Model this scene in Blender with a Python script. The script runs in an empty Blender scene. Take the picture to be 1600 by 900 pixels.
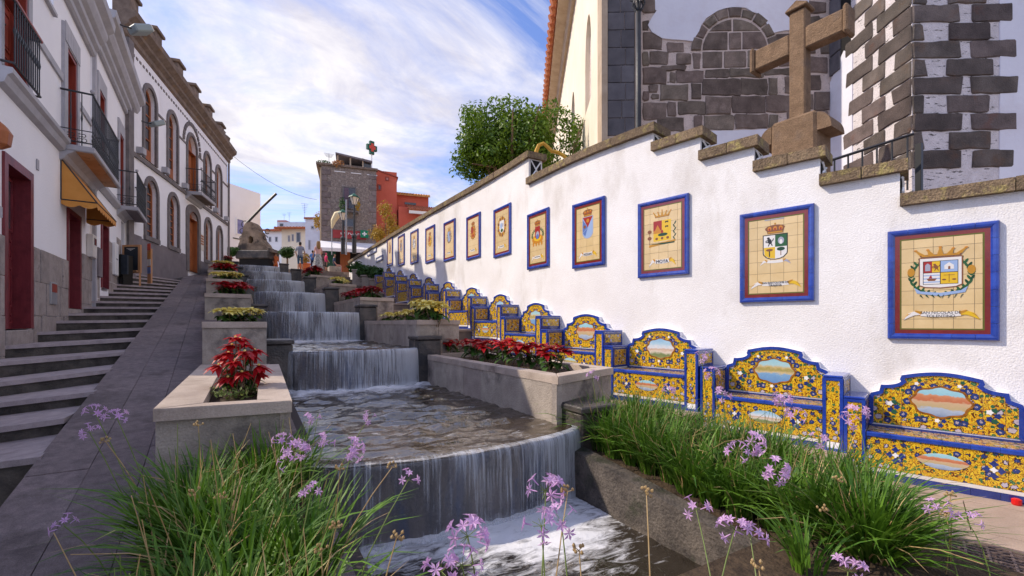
import bpy, bmesh, math, random
from mathutils import Vector, Matrix, noise as mnoise
from mathutils.geometry import tessellate_polygon

SC = bpy.context.scene
COL = SC.collection
RND = random.Random(11)
U = RND.uniform
# ------------------------------------------------------------------ camera
TH = math.radians(30); FPX = 700.0; HY = 505.0; ZC = 1.6
cam_d = bpy.data.cameras.new('camera'); cam = bpy.data.objects.new('camera', cam_d); COL.objects.link(cam)
cam_d.sensor_width = 36; cam_d.lens = 36 * FPX / 1600; cam_d.shift_y = (HY - 450) / 1600
cam.location = (0, 0, ZC); cam.rotation_euler = (math.radians(90), 0, -TH)
cam_d.clip_start = 0.05; cam_d.clip_end = 3000
SC.camera = cam
FW = Vector((math.sin(TH), math.cos(TH), 0)); RT = Vector((math.cos(TH), -math.sin(TH), 0)); CP = Vector((0, 0, ZC))
# ------------------------------------------------------------------ light
SUN_EL = math.radians(41); SUN_AZ = math.radians(-57)      # azimuth from +Y towards +X
world = bpy.data.worlds.new('World'); SC.world = world; world.use_nodes = True
wn = world.node_tree.nodes; wl = world.node_tree.links
wn.clear()
wo = wn.new('ShaderNodeOutputWorld'); bg = wn.new('ShaderNodeBackground'); bg.inputs[1].default_value = 0.15
sky = wn.new('ShaderNodeTexSky'); sky.sky_type = 'NISHITA'; sky.sun_disc = False
sky.sun_elevation = SUN_EL; sky.sun_rotation = SUN_AZ; sky.air_density = 1.0; sky.dust_density = 0.6; sky.ozone_density = 2.0
tc = wn.new('ShaderNodeTexCoord')
sep = wn.new('ShaderNodeSeparateXYZ'); wl.new(tc.outputs['Generated'], sep.inputs[0])
zc = wn.new('ShaderNodeMath'); zc.operation = 'MAXIMUM'; wl.new(sep.outputs[2], zc.inputs[0]); zc.inputs[1].default_value = 0.0
za = wn.new('ShaderNodeMath'); za.operation = 'ADD'; wl.new(zc.outputs[0], za.inputs[0]); za.inputs[1].default_value = 0.16
dx = wn.new('ShaderNodeMath'); dx.operation = 'DIVIDE'; wl.new(sep.outputs[0], dx.inputs[0]); wl.new(za.outputs[0], dx.inputs[1])
dy = wn.new('ShaderNodeMath'); dy.operation = 'DIVIDE'; wl.new(sep.outputs[1], dy.inputs[0]); wl.new(za.outputs[0], dy.inputs[1])
cmb = wn.new('ShaderNodeCombineXYZ'); wl.new(dx.outputs[0], cmb.inputs[0]); wl.new(dy.outputs[0], cmb.inputs[1])
mp = wn.new('ShaderNodeMapping'); mp.inputs['Rotation'].default_value = (0, 0, 0.9); mp.inputs['Scale'].default_value = (0.75, 1.25, 1); mp.inputs['Location'].default_value = (3.1, 1.7, 0)
wl.new(cmb.outputs[0], mp.inputs[0])
n1 = wn.new('ShaderNodeTexNoise'); n1.inputs['Scale'].default_value = 1.0; n1.inputs['Detail'].default_value = 12; n1.inputs['Roughness'].default_value = 0.64; n1.inputs['Distortion'].default_value = 0.9
wl.new(mp.outputs[0], n1.inputs['Vector'])
cr = wn.new('ShaderNodeValToRGB'); cr.color_ramp.elements[0].position = 0.40; cr.color_ramp.elements[1].position = 0.63
cr.color_ramp.elements[0].color = (0, 0, 0, 1); cr.color_ramp.elements[1].color = (1, 1, 1, 1)
wl.new(n1.outputs[0], cr.inputs[0])
n2 = wn.new('ShaderNodeTexNoise'); n2.inputs['Scale'].default_value = 2.3; n2.inputs['Detail'].default_value = 10; n2.inputs['Roughness'].default_value = 0.62; n2.inputs['Distortion'].default_value = 1.2
wl.new(mp.outputs[0], n2.inputs['Vector'])
ccol = wn.new('ShaderNodeMixRGB'); ccol.inputs[1].default_value = (2.55, 2.5, 2.9, 1); ccol.inputs[2].default_value = (3.75, 3.6, 3.65, 1)
c2r = wn.new('ShaderNodeMapRange'); c2r.inputs[1].default_value = 0.36; c2r.inputs[2].default_value = 0.62; wl.new(n2.outputs[0], c2r.inputs[0]); wl.new(c2r.outputs[0], ccol.inputs[0])
skb = wn.new('ShaderNodeMixRGB'); skb.blend_type = 'MULTIPLY'; skb.inputs[0].default_value = 1; skb.inputs[2].default_value = (0.62, 0.63, 0.84, 1)
wl.new(sky.outputs[0], skb.inputs[1])
cm = wn.new('ShaderNodeMixRGB'); wl.new(cr.outputs[0], cm.inputs[0]); wl.new(skb.outputs[0], cm.inputs[1]); wl.new(ccol.outputs[0], cm.inputs[2])
wl.new(cm.outputs[0], bg.inputs[0]); wl.new(bg.outputs[0], wo.inputs[0])
sun_d = bpy.data.lights.new('sun', 'SUN'); sun = bpy.data.objects.new('sun', sun_d); COL.objects.link(sun)
sun_d.energy = 2.1; sun_d.angle = math.radians(0.5); sun_d.color = (1.0, 0.88, 0.72)
sd = Vector((math.sin(SUN_AZ) * math.cos(SUN_EL), math.cos(SUN_AZ) * math.cos(SUN_EL), math.sin(SUN_EL)))
sun.rotation_euler = sd.to_track_quat('Z', 'Y').to_euler()
sun.location = (-30, 25, 40)
SC.view_settings.view_transform = 'Standard'; SC.view_settings.look = 'None'
SC.view_settings.exposure = 1.02; SC.view_settings.gamma = 1
# ------------------------------------------------------------------ pixel rays of the photograph (1600 wide) to real places
def ray(px, py): return FW + RT * ((px - 800) / FPX) + Vector((0, 0, (HY - py) / FPX))
def atD(px, py, d): return CP + ray(px, py) * d
def atZ(px, py, z): r = ray(px, py); return CP + r * ((z - ZC) / r.z)
def atX(px, py, x): r = ray(px, py); return CP + r * (x / r.x)
def atY(px, py, y): r = ray(px, py); return CP + r * (y / r.y)
class FR:
    """upright wall frame: local x runs to the right as seen from the front, y into the wall, z up"""
    def __init__(s, o, xd):
        s.o = Vector((o[0], o[1], 0)); s.x = Vector((xd[0], xd[1], 0)).normalized(); s.y = Vector((-s.x.y, s.x.x, 0))
        s.rz = math.atan2(s.x.y, s.x.x)
    def l(s, px, py, yo=0.0):
        r = ray(px, py); p0 = s.o + s.y * yo
        p = CP + r * ((p0 - CP).dot(s.y) / r.dot(s.y)); d = p - s.o
        return d.dot(s.x), p.z
    def w(s, x, y, z): return s.o + s.x * x + s.y * y + Vector((0, 0, z))
# ------------------------------------------------------------------ mesh building
MI = {}
def matrix_of(o): return MI.get(o.name)
def tag(o, label=None, cat=None, group=None, kind=None):
    if label: o['label'] = label
    if cat: o['category'] = cat
    if group: o['group'] = group
    if kind: o['kind'] = kind
    return o
def thing(name, label, cat, loc=(0, 0, 0), rz=0.0, group=None, kind=None):
    o = bpy.data.objects.new(name, None); COL.objects.link(o); o.empty_display_size = 0.2
    o.location = loc; o.rotation_euler = (0, 0, rz)
    MI[o.name] = (Matrix.Translation(Vector(loc)) @ Matrix.Rotation(rz, 4, 'Z')).inverted()
    return tag(o, label, cat, group, kind)
def fthing(name, label, cat, fr, group=None): return thing(name, label, cat, (fr.o.x, fr.o.y, 0), fr.rz, group)
class MB:
    def __init__(s): s.v = []; s.f = []; s.m = []; s.mi = 0
    def add(s, vs, fs):
        b = len(s.v); s.v.extend([tuple(v) for v in vs])
        for f in fs: s.f.append([i + b for i in f]); s.m.append(s.mi)
        return s
    def box(s, x0, y0, z0, x1, y1, z1, M=None):
        vs = [Vector(p) for p in ((x0, y0, z0), (x1, y0, z0), (x1, y1, z0), (x0, y1, z0), (x0, y0, z1), (x1, y0, z1), (x1, y1, z1), (x0, y1, z1))]
        if M is not None: vs = [M @ v for v in vs]
        return s.add(vs, [(0, 3, 2, 1), (4, 5, 6, 7), (0, 1, 5, 4), (1, 2, 6, 5), (2, 3, 7, 6), (3, 0, 4, 7)])
    def cbox(s, x0, y0, z0, x1, y1, z1, b=0.008, M=None):
        """box with chamfered edges"""
        xs = (x0, x1); ys = (y0, y1); zs = (z0, z1); vs = []; idx = {}
        for i in (0, 1):
            for j in (0, 1):
                for k in (0, 1):
                    sx, sy, sz = (b if i == 0 else -b), (b if j == 0 else -b), (b if k == 0 else -b)
                    for a, p in enumerate(((xs[i], ys[j] + sy, zs[k] + sz), (xs[i] + sx, ys[j], zs[k] + sz), (xs[i] + sx, ys[j] + sy, zs[k]))):
                        idx[(i, j, k, a)] = len(vs); vs.append(Vector(p))
        q = idx; fs = []
        for i in (0, 1): fs.append([q[(i, 0, 0, 0)], q[(i, 1, 0, 0)], q[(i, 1, 1, 0)], q[(i, 0, 1, 0)]][::(-1 if i == 0 else 1)])
        for j in (0, 1): fs.append([q[(0, j, 0, 1)], q[(1, j, 0, 1)], q[(1, j, 1, 1)], q[(0, j, 1, 1)]][::(1 if j == 0 else -1)])
        for k in (0, 1): fs.append([q[(0, 0, k, 2)], q[(1, 0, k, 2)], q[(1, 1, k, 2)], q[(0, 1, k, 2)]][::(-1 if k == 0 else 1)])
        for i in (0, 1):
            for j in (0, 1): fs.append([q[(i, j, 0, 0)], q[(i, j, 0, 1)], q[(i, j, 1, 1)], q[(i, j, 1, 0)]])
            for k in (0, 1): fs.append([q[(i, 0, k, 0)], q[(i, 0, k, 2)], q[(i, 1, k, 2)], q[(i, 1, k, 0)]])
        for j in (0, 1):
            for k in (0, 1): fs.append([q[(0, j, k, 1)], q[(0, j, k, 2)], q[(1, j, k, 2)], q[(1, j, k, 1)]])
        for i in (0, 1):
            for j in (0, 1):
                for k in (0, 1): fs.append([q[(i, j, k, 0)], q[(i, j, k, 1)], q[(i, j, k, 2)]])
        if M is not None: vs = [M @ v for v in vs]
        return s.add(vs, fs)
    def prism(s, poly, d0, d1, axis='y', M=None, bev=0.0):
        """polygon in the xz plane (axis y), xy plane (axis z) or yz plane (axis x), extruded d0..d1 along the axis; the face at d0 may be chamfered"""
        def mk(p, d):
            v = Vector((p[0], d, p[1])) if axis == 'y' else (Vector((p[0], p[1], d)) if axis == 'z' else Vector((d, p[0], p[1])))
            return M @ v if M is not None else v
        n = len(poly); vs = [mk(p, d1) for p in poly]
        if bev:
            cx = sum(p[0] for p in poly) / n; cz = sum(p[1] for p in poly) / n
            sg = 1 if d1 > d0 else -1
            vs += [mk(p, d0 + sg * bev) for p in poly]
            ins = []
            for p in poly:
                dx, dz = cx - p[0], cz - p[1]; L = math.hypot(dx, dz) or 1; ins.append((p[0] + dx / L * bev * 1.4, p[1] + dz / L * bev * 1.4))
            vs += [mk(p, d0) for p in ins]
            fs = [list(range(n - 1, -1, -1)), list(range(2 * n, 3 * n))]
            for i in range(n):
                j = (i + 1) % n; fs.append([i, j, n + j, n + i]); fs.append([n + i, n + j, 2 * n + j, 2 * n + i])
        else:
            vs += [mk(p, d0) for p in poly]
            fs = [list(range(n - 1, -1, -1)), list(range(n, 2 * n))] + [[i, (i + 1) % n, n + (i + 1) % n, n + i] for i in range(n)]
        return s.add(vs, fs)
    def ring(s, outer, inner, d0, d1, axis='y', M=None, closed=True):
        """band between two outlines with the same number of points"""
        def mk(p, d):
            v = Vector((p[0], d, p[1])) if axis == 'y' else (Vector((p[0], p[1], d)) if axis == 'z' else Vector((d, p[0], p[1])))
            return M @ v if M is not None else v
        n = len(outer); vs = [mk(p, d0) for p in outer] + [mk(p, d0) for p in inner] + [mk(p, d1) for p in outer] + [mk(p, d1) for p in inner]
        fs = []
        for i in range(n if closed else n - 1):
            j = (i + 1) % n
            fs += [[i, j, n + j, n + i], [2 * n + j, 2 * n + i, 3 * n + i, 3 * n + j], [j, i, 2 * n + i, 2 * n + j], [n + i, n + j, 3 * n + j, 3 * n + i]]
        if not closed:
            fs += [[0, n, 3 * n, 2 * n], [n - 1, 3 * n - 1, 4 * n - 1, 2 * n - 1]]
        return s.add(vs, fs)
    def tube(s, pts, r, n=6, cap=True):
        pts = [Vector(p) for p in pts]; rs = r if isinstance(r, (list, tuple)) else [r] * len(pts)
        vs = []; prev = None
        for i, p in enumerate(pts):
            d = (pts[min(i + 1, len(pts) - 1)] - pts[max(i - 1, 0)]).normalized()
            if prev is None:
                a = Vector((0, 0, 1)) if abs(d.z) < 0.9 else Vector((1, 0, 0)); e1 = d.cross(a).normalized()
            else:
                e1 = (prev - d * prev.dot(d)).normalized()
            prev = e1; e2 = d.cross(e1)
            for k in range(n):
                t = 2 * math.pi * k / n; vs.append(p + (e1 * math.cos(t) + e2 * math.sin(t)) * rs[i])
        fs = []
        for i in range(len(pts) - 1):
            for k in range(n):
                fs.append([i * n + k, i * n + (k + 1) % n, (i + 1) * n + (k + 1) % n, (i + 1) * n + k])
        if cap: fs += [list(range(n - 1, -1, -1)), list(range((len(pts) - 1) * n, len(pts) * n))]
        return s.add(vs, fs)
    def lathe(s, prof, c=(0, 0, 0), n=16, a0=0.0, a1=2 * math.pi):
        full = abs(a1 - a0 - 2 * math.pi) < 1e-6; m = n if full else n + 1; vs = []
        for r, z in prof:
            for k in range(m):
                t = a0 + (a1 - a0) * k / n; vs.append((c[0] + r * math.cos(t), c[1] + r * math.sin(t), c[2] + z))
        fs = []
        for i in range(len(prof) - 1):
            for k in range(n):
                k2 = (k + 1) % m; fs.append([i * m + k, i * m + k2, (i + 1) * m + k2, (i + 1) * m + k])
        if full: fs += [list(range(n - 1, -1, -1)), list(range((len(prof) - 1) * m, len(prof) * m))]
        return s.add(vs, fs)
    def quad(s, a, b, c, d): return s.add([a, b, c, d], [(0, 1, 2, 3)])
    def build(s, name, mats, parent=None, world=True, smooth=False, kind=None):
        me = bpy.data.meshes.new(name); vs = s.v
        if parent is not None:
            inv = MI.get(parent.name)
            if inv is not None and world: vs = [tuple(inv @ Vector(v)) for v in vs]
        me.from_pydata(vs, [], s.f)
        mats = mats if isinstance(mats, (list, tuple)) else [mats]
        for m in mats: me.materials.append(m)
        if len(mats) > 1: me.polygons.foreach_set('material_index', s.m)
        if smooth: me.polygons.foreach_set('use_smooth', [True] * len(me.polygons))
        me.update()
        o = bpy.data.objects.new(name, me); COL.objects.link(o)
        if parent is not None:
            o.parent = parent
            if parent.name in MI: MI[o.name] = MI[parent.name]
        if kind: o['kind'] = kind
        return o
def inst(src, name, parent, loc=(0, 0, 0), rot=(0, 0, 0), scale=(1, 1, 1)):
    o = bpy.data.objects.new(name, src.data if hasattr(src, 'data') else src); COL.objects.link(o); o.parent = parent
    o.location = loc; o.rotation_euler = rot; o.scale = scale
    return o
def dup(root, loc, rz=0.0, label=None, group=None, scale=1.0):
    def rec(o, par):
        c = o.copy(); COL.objects.link(c)
        if par is not None: c.parent = par
        for ch in list(o.children): rec(ch, c)
        return c
    r = rec(root, None); r.location = loc; r.rotation_euler = (0, 0, rz); r.scale = (scale, scale, scale)
    if label: r['label'] = label
    if group: r['group'] = group
    return r
def fix_normals(o):
    bm = bmesh.new(); bm.from_mesh(o.data); bmesh.ops.recalc_face_normals(bm, faces=bm.faces); bm.to_mesh(o.data); bm.free(); return o
def clip_rect(poly, x0, z0, x1, z1):
    """outline clipped to a rectangle"""
    def clip(pl, f, ins):
        out = []
        for i in range(len(pl)):
            a, b = pl[i - 1], pl[i]; ia, ib = ins(a), ins(b)
            if ib:
                if not ia: out.append(f(a, b))
                out.append(b)
            elif ia: out.append(f(a, b))
        return out
    def fx(v): return lambda a, b: (v, a[1] + (b[1] - a[1]) * (v - a[0]) / ((b[0] - a[0]) or 1e-9))
    def fz(v): return lambda a, b: (a[0] + (b[0] - a[0]) * (v - a[1]) / ((b[1] - a[1]) or 1e-9), v)
    for f, ins in ((fx(x0), lambda p: p[0] >= x0), (fx(x1), lambda p: p[0] <= x1), (fz(z0), lambda p: p[1] >= z0), (fz(z1), lambda p: p[1] <= z1)):
        if not poly: return []
        poly = clip(poly, f, ins)
    out = []
    for p in poly:
        if not out or math.hypot(p[0] - out[-1][0], p[1] - out[-1][1]) > 1e-4: out.append(p)
    if len(out) > 1 and math.hypot(out[0][0] - out[-1][0], out[0][1] - out[-1][1]) < 1e-4: out.pop()
    if len(out) < 3: return []
    ar = sum(out[i - 1][0] * out[i][1] - out[i][0] * out[i - 1][1] for i in range(len(out))) / 2
    return out if abs(ar) > 2e-4 else []
def arch_poly(x0, x1, z0, z1, n=8, rise=None):
    """upright opening with a rounded head, anticlockwise from lower left"""
    r = (x1 - x0) / 2; rise = r if rise is None else rise; c = (x0 + x1) / 2
    pts = [(x0, z0), (x1, z0)]
    for k in range(n + 1):
        t = math.pi * k / n; pts.append((c + r * math.cos(t), z1 - rise + rise * math.sin(t)))
    return pts
def grow(poly_args, g, g0=0.0):
    x0, x1, z0, z1 = poly_args[:4]; return (x0 - g, x1 + g, z0 - g0, z1 + g)
def wall_mesh(mb, outer, holes, y0, thick, reveal=0.18, M=None, through=False):
    """wall front with real openings: tessellated front, reveals, back and edges (local x z, y into the wall)"""
    def mk(p, d):
        v = Vector((p[0], d, p[1])); return M @ v if M is not None else v
    loops = [[Vector((p[0], p[1], 0)) for p in L] for L in [outer] + holes]
    flat = [p for L in [outer] + holes for p in L]
    tris = tessellate_polygon(loops)
    mb.add([mk(p, y0) for p in flat], [list(t) for t in tris])
    n = len(outer)
    mb.add([mk(p, y0) for p in outer] + [mk(p, y0 + thick) for p in outer], [[i, (i + 1) % n, n + (i + 1) % n, n + i] for i in range(n)] + ([] if through else [list(range(n, 2 * n))]))
    if through: mb.add([mk(p, y0 + thick) for p in flat], [list(t)[::-1] for t in tris]); reveal = thick
    for h in holes:
        n = len(h); mb.add([mk(p, y0) for p in h] + [mk(p, y0 + reveal) for p in h], [[i, (i + 1) % n, n + (i + 1) % n, n + i] for i in range(n)] + ([] if through else [list(range(n, 2 * n))]))
    return mb
# ------------------------------------------------------------------ materials
def mat(name, c1, c2=None, sc=4.0, rough=0.75, bump=0.0, bsc=40.0, c3=None, sc3=1.2, p3=(0.55, 0.7), rnd=0.0, spec=0.35, coat=0.0, stretch=None, metal=0.0, stretch3=None, fine=0.0, hue=0.0, det=6):
    m = bpy.data.materials.new(name); m.use_nodes = True; nt = m.node_tree; N = nt.nodes; L = nt.links; b = N['Principled BSDF']
    tc = N.new('ShaderNodeTexCoord'); src = tc.outputs['Object']
    if stretch:
        mpn = N.new('ShaderNodeMapping'); mpn.inputs['Scale'].default_value = stretch; L.new(src, mpn.inputs[0]); vec = mpn.outputs[0]
    else: vec = src
    col = None
    if c2 is not None:
        n = N.new('ShaderNodeTexNoise'); n.inputs['Scale'].default_value = sc; n.inputs['Detail'].default_value = det; n.inputs['Roughness'].default_value = 0.62; L.new(vec, n.inputs['Vector'])
        r = N.new('ShaderNodeValToRGB'); r.color_ramp.elements[0].position = 0.32; r.color_ramp.elements[1].position = 0.68
        r.color_ramp.elements[0].color = (*c1, 1); r.color_ramp.elements[1].color = (*c2, 1); L.new(n.outputs[0], r.inputs[0]); col = r.outputs[0]
    else:
        rg = N.new('ShaderNodeRGB'); rg.outputs[0].default_value = (*c1, 1); col = rg.outputs[0]
    if c3 is not None:
        v3 = src
        if stretch3:
            m3 = N.new('ShaderNodeMapping'); m3.inputs['Scale'].default_value = stretch3; L.new(src, m3.inputs[0]); v3 = m3.outputs[0]
        n3 = N.new('ShaderNodeTexNoise'); n3.inputs['Scale'].default_value = sc3; n3.inputs['Detail'].default_value = 8; n3.inputs['Roughness'].default_value = 0.65; L.new(v3, n3.inputs['Vector'])
        r3 = N.new('ShaderNodeValToRGB'); r3.color_ramp.elements[0].position = p3[0]; r3.color_ramp.elements[1].position = p3[1]; L.new(n3.outputs[0], r3.inputs[0])
        mx = N.new('ShaderNodeMixRGB'); L.new(r3.outputs[0], mx.inputs[0]); L.new(col, mx.inputs[1]); mx.inputs[2].default_value = (*c3, 1); col = mx.outputs[0]
    if fine:
        nf = N.new('ShaderNodeTexNoise'); nf.inputs['Scale'].default_value = bsc * 1.3; nf.inputs['Detail'].default_value = 3; L.new(src, nf.inputs['Vector'])
        mf = N.new('ShaderNodeMapRange'); mf.inputs[1].default_value = 0.3; mf.inputs[2].default_value = 0.7; mf.inputs[3].default_value = 1 - fine; mf.inputs[4].default_value = 1 + fine; L.new(nf.outputs[0], mf.inputs[0])
        mm = N.new('ShaderNodeVectorMath'); mm.operation = 'SCALE'; L.new(col, mm.inputs[0]); L.new(mf.outputs[0], mm.inputs['Scale']); col = mm.outputs[0]
    if rnd or hue:
        oi = N.new('ShaderNodeObjectInfo'); hs = N.new('ShaderNodeHueSaturation')
        mr = N.new('ShaderNodeMapRange'); mr.inputs[3].default_value = 1 - rnd; mr.inputs[4].default_value = 1 + rnd; L.new(oi.outputs['Random'], mr.inputs[0]); L.new(mr.outputs[0], hs.inputs['Value'])
        if hue:
            mh = N.new('ShaderNodeMath'); mh.operation = 'MULTIPLY'; mh.inputs[1].default_value = 7.31; L.new(oi.outputs['Random'], mh.inputs[0])
            fr = N.new('ShaderNodeMath'); fr.operation = 'FRACT'; L.new(mh.outputs[0], fr.inputs[0])
            mr2 = N.new('ShaderNodeMapRange'); mr2.inputs[3].default_value = 0.5 - hue; mr2.inputs[4].default_value = 0.5 + hue; L.new(fr.outputs[0], mr2.inputs[0]); L.new(mr2.outputs[0], hs.inputs['Hue'])
        L.new(col, hs.inputs['Color']); col = hs.outputs[0]
    L.new(col, b.inputs['Base Color'])
    b.inputs['Roughness'].default_value = rough; b.inputs['Specular IOR Level'].default_value = spec; b.inputs['Metallic'].default_value = metal
    if coat: b.inputs['Coat Weight'].default_value = coat; b.inputs['Coat Roughness'].default_value = 0.12
    if bump:
        nb = N.new('ShaderNodeTexNoise'); nb.inputs['Scale'].default_value = bsc; nb.inputs['Detail'].default_value = 5; L.new(src, nb.inputs['Vector'])
        bp = N.new('ShaderNodeBump'); bp.inputs['Strength'].default_value = min(1.0, bump); bp.inputs['Distance'].default_value = 0.02; L.new(nb.outputs[0], bp.inputs['Height']); L.new(bp.outputs[0], b.inputs['Normal'])
    return m
K = {}
K['plaster'] = mat('roughcast_plaster', (0.80, 0.77, 0.75), (0.88, 0.86, 0.85), 1.6, 0.92, 0.40, 66, c3=(0.54, 0.49, 0.43), sc3=0.95, p3=(0.53, 0.80), spec=0.15, fine=0.05, stretch3=(1, 1, 0.45))
K['white'] = mat('white_wash', (0.84, 0.83, 0.86), (0.90, 0.89, 0.92), 0.8, 0.85, 0.25, 25, c3=(0.66, 0.64, 0.63), sc3=0.8, p3=(0.6, 0.85), spec=0.2, stretch3=(1, 1, 0.35))
K['coping'] = mat('mossy_coping', (0.13, 0.09, 0.06), (0.25, 0.18, 0.11), 9, 0.95, 1.0, 45, c3=(0.33, 0.27, 0.10), sc3=7, p3=(0.52, 0.66), rnd=0.15, fine=0.35)
K['blue'] = mat('blue_glaze', (0.013, 0.036, 0.27), (0.024, 0.07, 0.39), 9, 0.18, 0.1, 14, spec=0.6, coat=0.5, rnd=0.12)
K['blue_dark'] = mat('blue_glaze_dark', (0.012, 0.025, 0.16), (0.02, 0.05, 0.26), 9, 0.2, 0.1, 14, spec=0.6, coat=0.5, rnd=0.12)
K['maroon'] = mat('maroon_glaze', (0.16, 0.012, 0.012), (0.22, 0.02, 0.015), 8, 0.22, spec=0.6, coat=0.4)
K['olive'] = mat('olive_glaze', (0.12, 0.13, 0.02), None, rough=0.3)
K['cream'] = mat('cream_tile', (0.66, 0.48, 0.23), (0.73, 0.55, 0.29), 5, 0.25, 0.05, 18, spec=0.5, coat=0.3, rnd=0.06)
K['cream2'] = mat('pale_cream_tile', (0.68, 0.49, 0.26), (0.80, 0.62, 0.36), 2, 0.3, spec=0.45)
K['grout'] = mat('grout', (0.30, 0.24, 0.17), None, rough=0.9)
K['stone'] = mat('planter_stone', (0.28, 0.24, 0.205), (0.46, 0.395, 0.335), 3.0, 0.88, 0.5, 60, c3=(0.10, 0.085, 0.08), sc3=1.7, p3=(0.54, 0.70), rnd=0.10, fine=0.10, hue=0.01)
K['stone_wet'] = mat('wet_stone', (0.040, 0.036, 0.034), (0.12, 0.098, 0.082), 4, 0.42, 0.6, 30, c3=(0.022, 0.022, 0.026), sc3=2.2, p3=(0.45, 0.62), spec=0.5)
K['stone_cap'] = mat('planter_coping', (0.36, 0.29, 0.24), (0.52, 0.43, 0.36), 3.2, 0.8, 0.3, 60, c3=(0.20, 0.15, 0.12), sc3=2.4, p3=(0.58, 0.75), rnd=0.08, fine=0.08)
K['kerb'] = mat('dark_kerb', (0.05, 0.042, 0.038), (0.15, 0.125, 0.105), 5, 0.8, 0.8, 40, c3=(0.03, 0.035, 0.018), sc3=3, p3=(0.5, 0.66), fine=0.2)
K['lip'] = mat('lip_stone', (0.20, 0.13, 0.08), (0.36, 0.25, 0.16), 6, 0.3, 0.3, 40, spec=0.5)
K['soil'] = mat('soil', (0.035, 0.022, 0.014), (0.09, 0.06, 0.035), 12, 0.95, 1.0, 40)
K['paving'] = mat('ramp_paving', (0.135, 0.108, 0.108), (0.225, 0.182, 0.18), 14, 0.75, 0.5, 130, c3=(0.085, 0.068, 0.066), sc3=2.6, p3=(0.52, 0.72), rnd=0.16, fine=0.28)
K['joint'] = mat('paving_joint', (0.06, 0.05, 0.048), None, rough=0.9)
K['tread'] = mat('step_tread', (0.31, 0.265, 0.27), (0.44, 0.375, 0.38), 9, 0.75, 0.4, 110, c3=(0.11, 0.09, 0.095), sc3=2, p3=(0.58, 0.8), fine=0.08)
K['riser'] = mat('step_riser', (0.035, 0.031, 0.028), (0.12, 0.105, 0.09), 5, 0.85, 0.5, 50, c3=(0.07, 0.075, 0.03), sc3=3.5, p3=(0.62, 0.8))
K['pave2'] = mat('promenade_paving', (0.33, 0.245, 0.19), (0.47, 0.355, 0.28), 2.2, 0.8, 0.35, 70, c3=(0.24, 0.17, 0.13), sc3=1.3, p3=(0.55, 0.8), rnd=0.06, fine=0.08)
K['riser2'] = mat('promenade_riser', (0.16, 0.12, 0.10), (0.26, 0.20, 0.16), 4, 0.85, 0.4, 60, fine=0.1)
K['dado'] = mat('dado_slab', (0.25, 0.215, 0.20), (0.41, 0.355, 0.33), 5, 0.8, 0.4, 60, c3=(0.13, 0.105, 0.10), sc3=5, p3=(0.60, 0.74), rnd=0.12, fine=0.12, stretch=(1, 1, 1))
K['dado_grey'] = mat('dado_grey', (0.17, 0.145, 0.155), (0.23, 0.20, 0.21), 2, 0.85, 0.2, 40)
K['trim'] = mat('grey_trim', (0.36, 0.35, 0.38), (0.46, 0.45, 0.48), 3, 0.7, 0.15, 40)
K['trim_dk'] = mat('basalt_trim', (0.13, 0.115, 0.115), (0.22, 0.19, 0.185), 4, 0.8, 0.3, 50, rnd=0.05)
K['red_paint'] = mat('dark_red_paint', (0.16, 0.020, 0.028), (0.22, 0.032, 0.04), 6, 0.38, 0.15, 30, c3=(0.10, 0.012, 0.018), sc3=4, p3=(0.5, 0.7), spec=0.45, stretch=(3, 3, 0.6))
K['brown_paint'] = mat('brick_red_paint', (0.24, 0.035, 0.020), (0.33, 0.055, 0.03), 5, 0.45, 0.1, 30, spec=0.4, stretch=(3, 3, 0.5))
K['wood'] = mat('orange_wood', (0.30, 0.085, 0.025), (0.42, 0.14, 0.045), 4, 0.5, 0.2, 30, stretch=(4, 4, 0.4), c3=(0.17, 0.045, 0.015), sc3=3, p3=(0.55, 0.75))
K['glass'] = mat('window_glass', (0.03, 0.035, 0.045), (0.06, 0.06, 0.07), 2, 0.06, spec=0.8)
K['dark'] = mat('dark_interior', (0.012, 0.011, 0.011), None, rough=0.9)
K['iron'] = mat('black_iron', (0.012, 0.013, 0.016), (0.03, 0.03, 0.033), 12, 0.45, 0.2, 60, spec=0.5)
K['awning'] = mat('ochre_awning', (0.56, 0.235, 0.045), (0.66, 0.30, 0.07), 3, 0.85, 0.1, 60)
K['peel'] = mat('peeling_soffit', (0.42, 0.23, 0.12), (0.55, 0.33, 0.19), 5, 0.9, 0.4, 30, c3=(0.15, 0.10, 0.05), sc3=6, p3=(0.60, 0.66))
K['cornice_br'] = mat('weathered_cornice', (0.13, 0.095, 0.075), (0.25, 0.19, 0.15), 4, 0.9, 0.5, 40, c3=(0.30, 0.17, 0.07), sc3=3, p3=(0.58, 0.75))
K['basalt'] = mat('basalt_block', (0.105, 0.080, 0.064), (0.235, 0.182, 0.148), 3.0, 0.9, 0.7, 55, c3=(0.27, 0.215, 0.18), sc3=4, p3=(0.55, 0.75), rnd=0.28, fine=0.22, hue=0.018)
K['basalt_blue'] = mat('basalt_quoin', (0.080, 0.064, 0.058), (0.165, 0.132, 0.118), 3.0, 0.9, 0.7, 55, c3=(0.15, 0.085, 0.06), sc3=2.5, p3=(0.56, 0.74), rnd=0.30, fine=0.2, hue=0.02)
K['grey_block'] = mat('grey_facing', (0.085, 0.08, 0.088), (0.145, 0.135, 0.145), 3.5, 0.75, 0.3, 50, rnd=0.18, fine=0.1)
K['cream_wall'] = mat('cream_render', (0.80, 0.70, 0.54), (0.86, 0.77, 0.62), 1.2, 0.9, 0.15, 30, spec=0.15)
K['beige_trim'] = mat('beige_stone', (0.42, 0.31, 0.21), (0.55, 0.43, 0.31), 3, 0.85, 0.3, 40)
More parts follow.
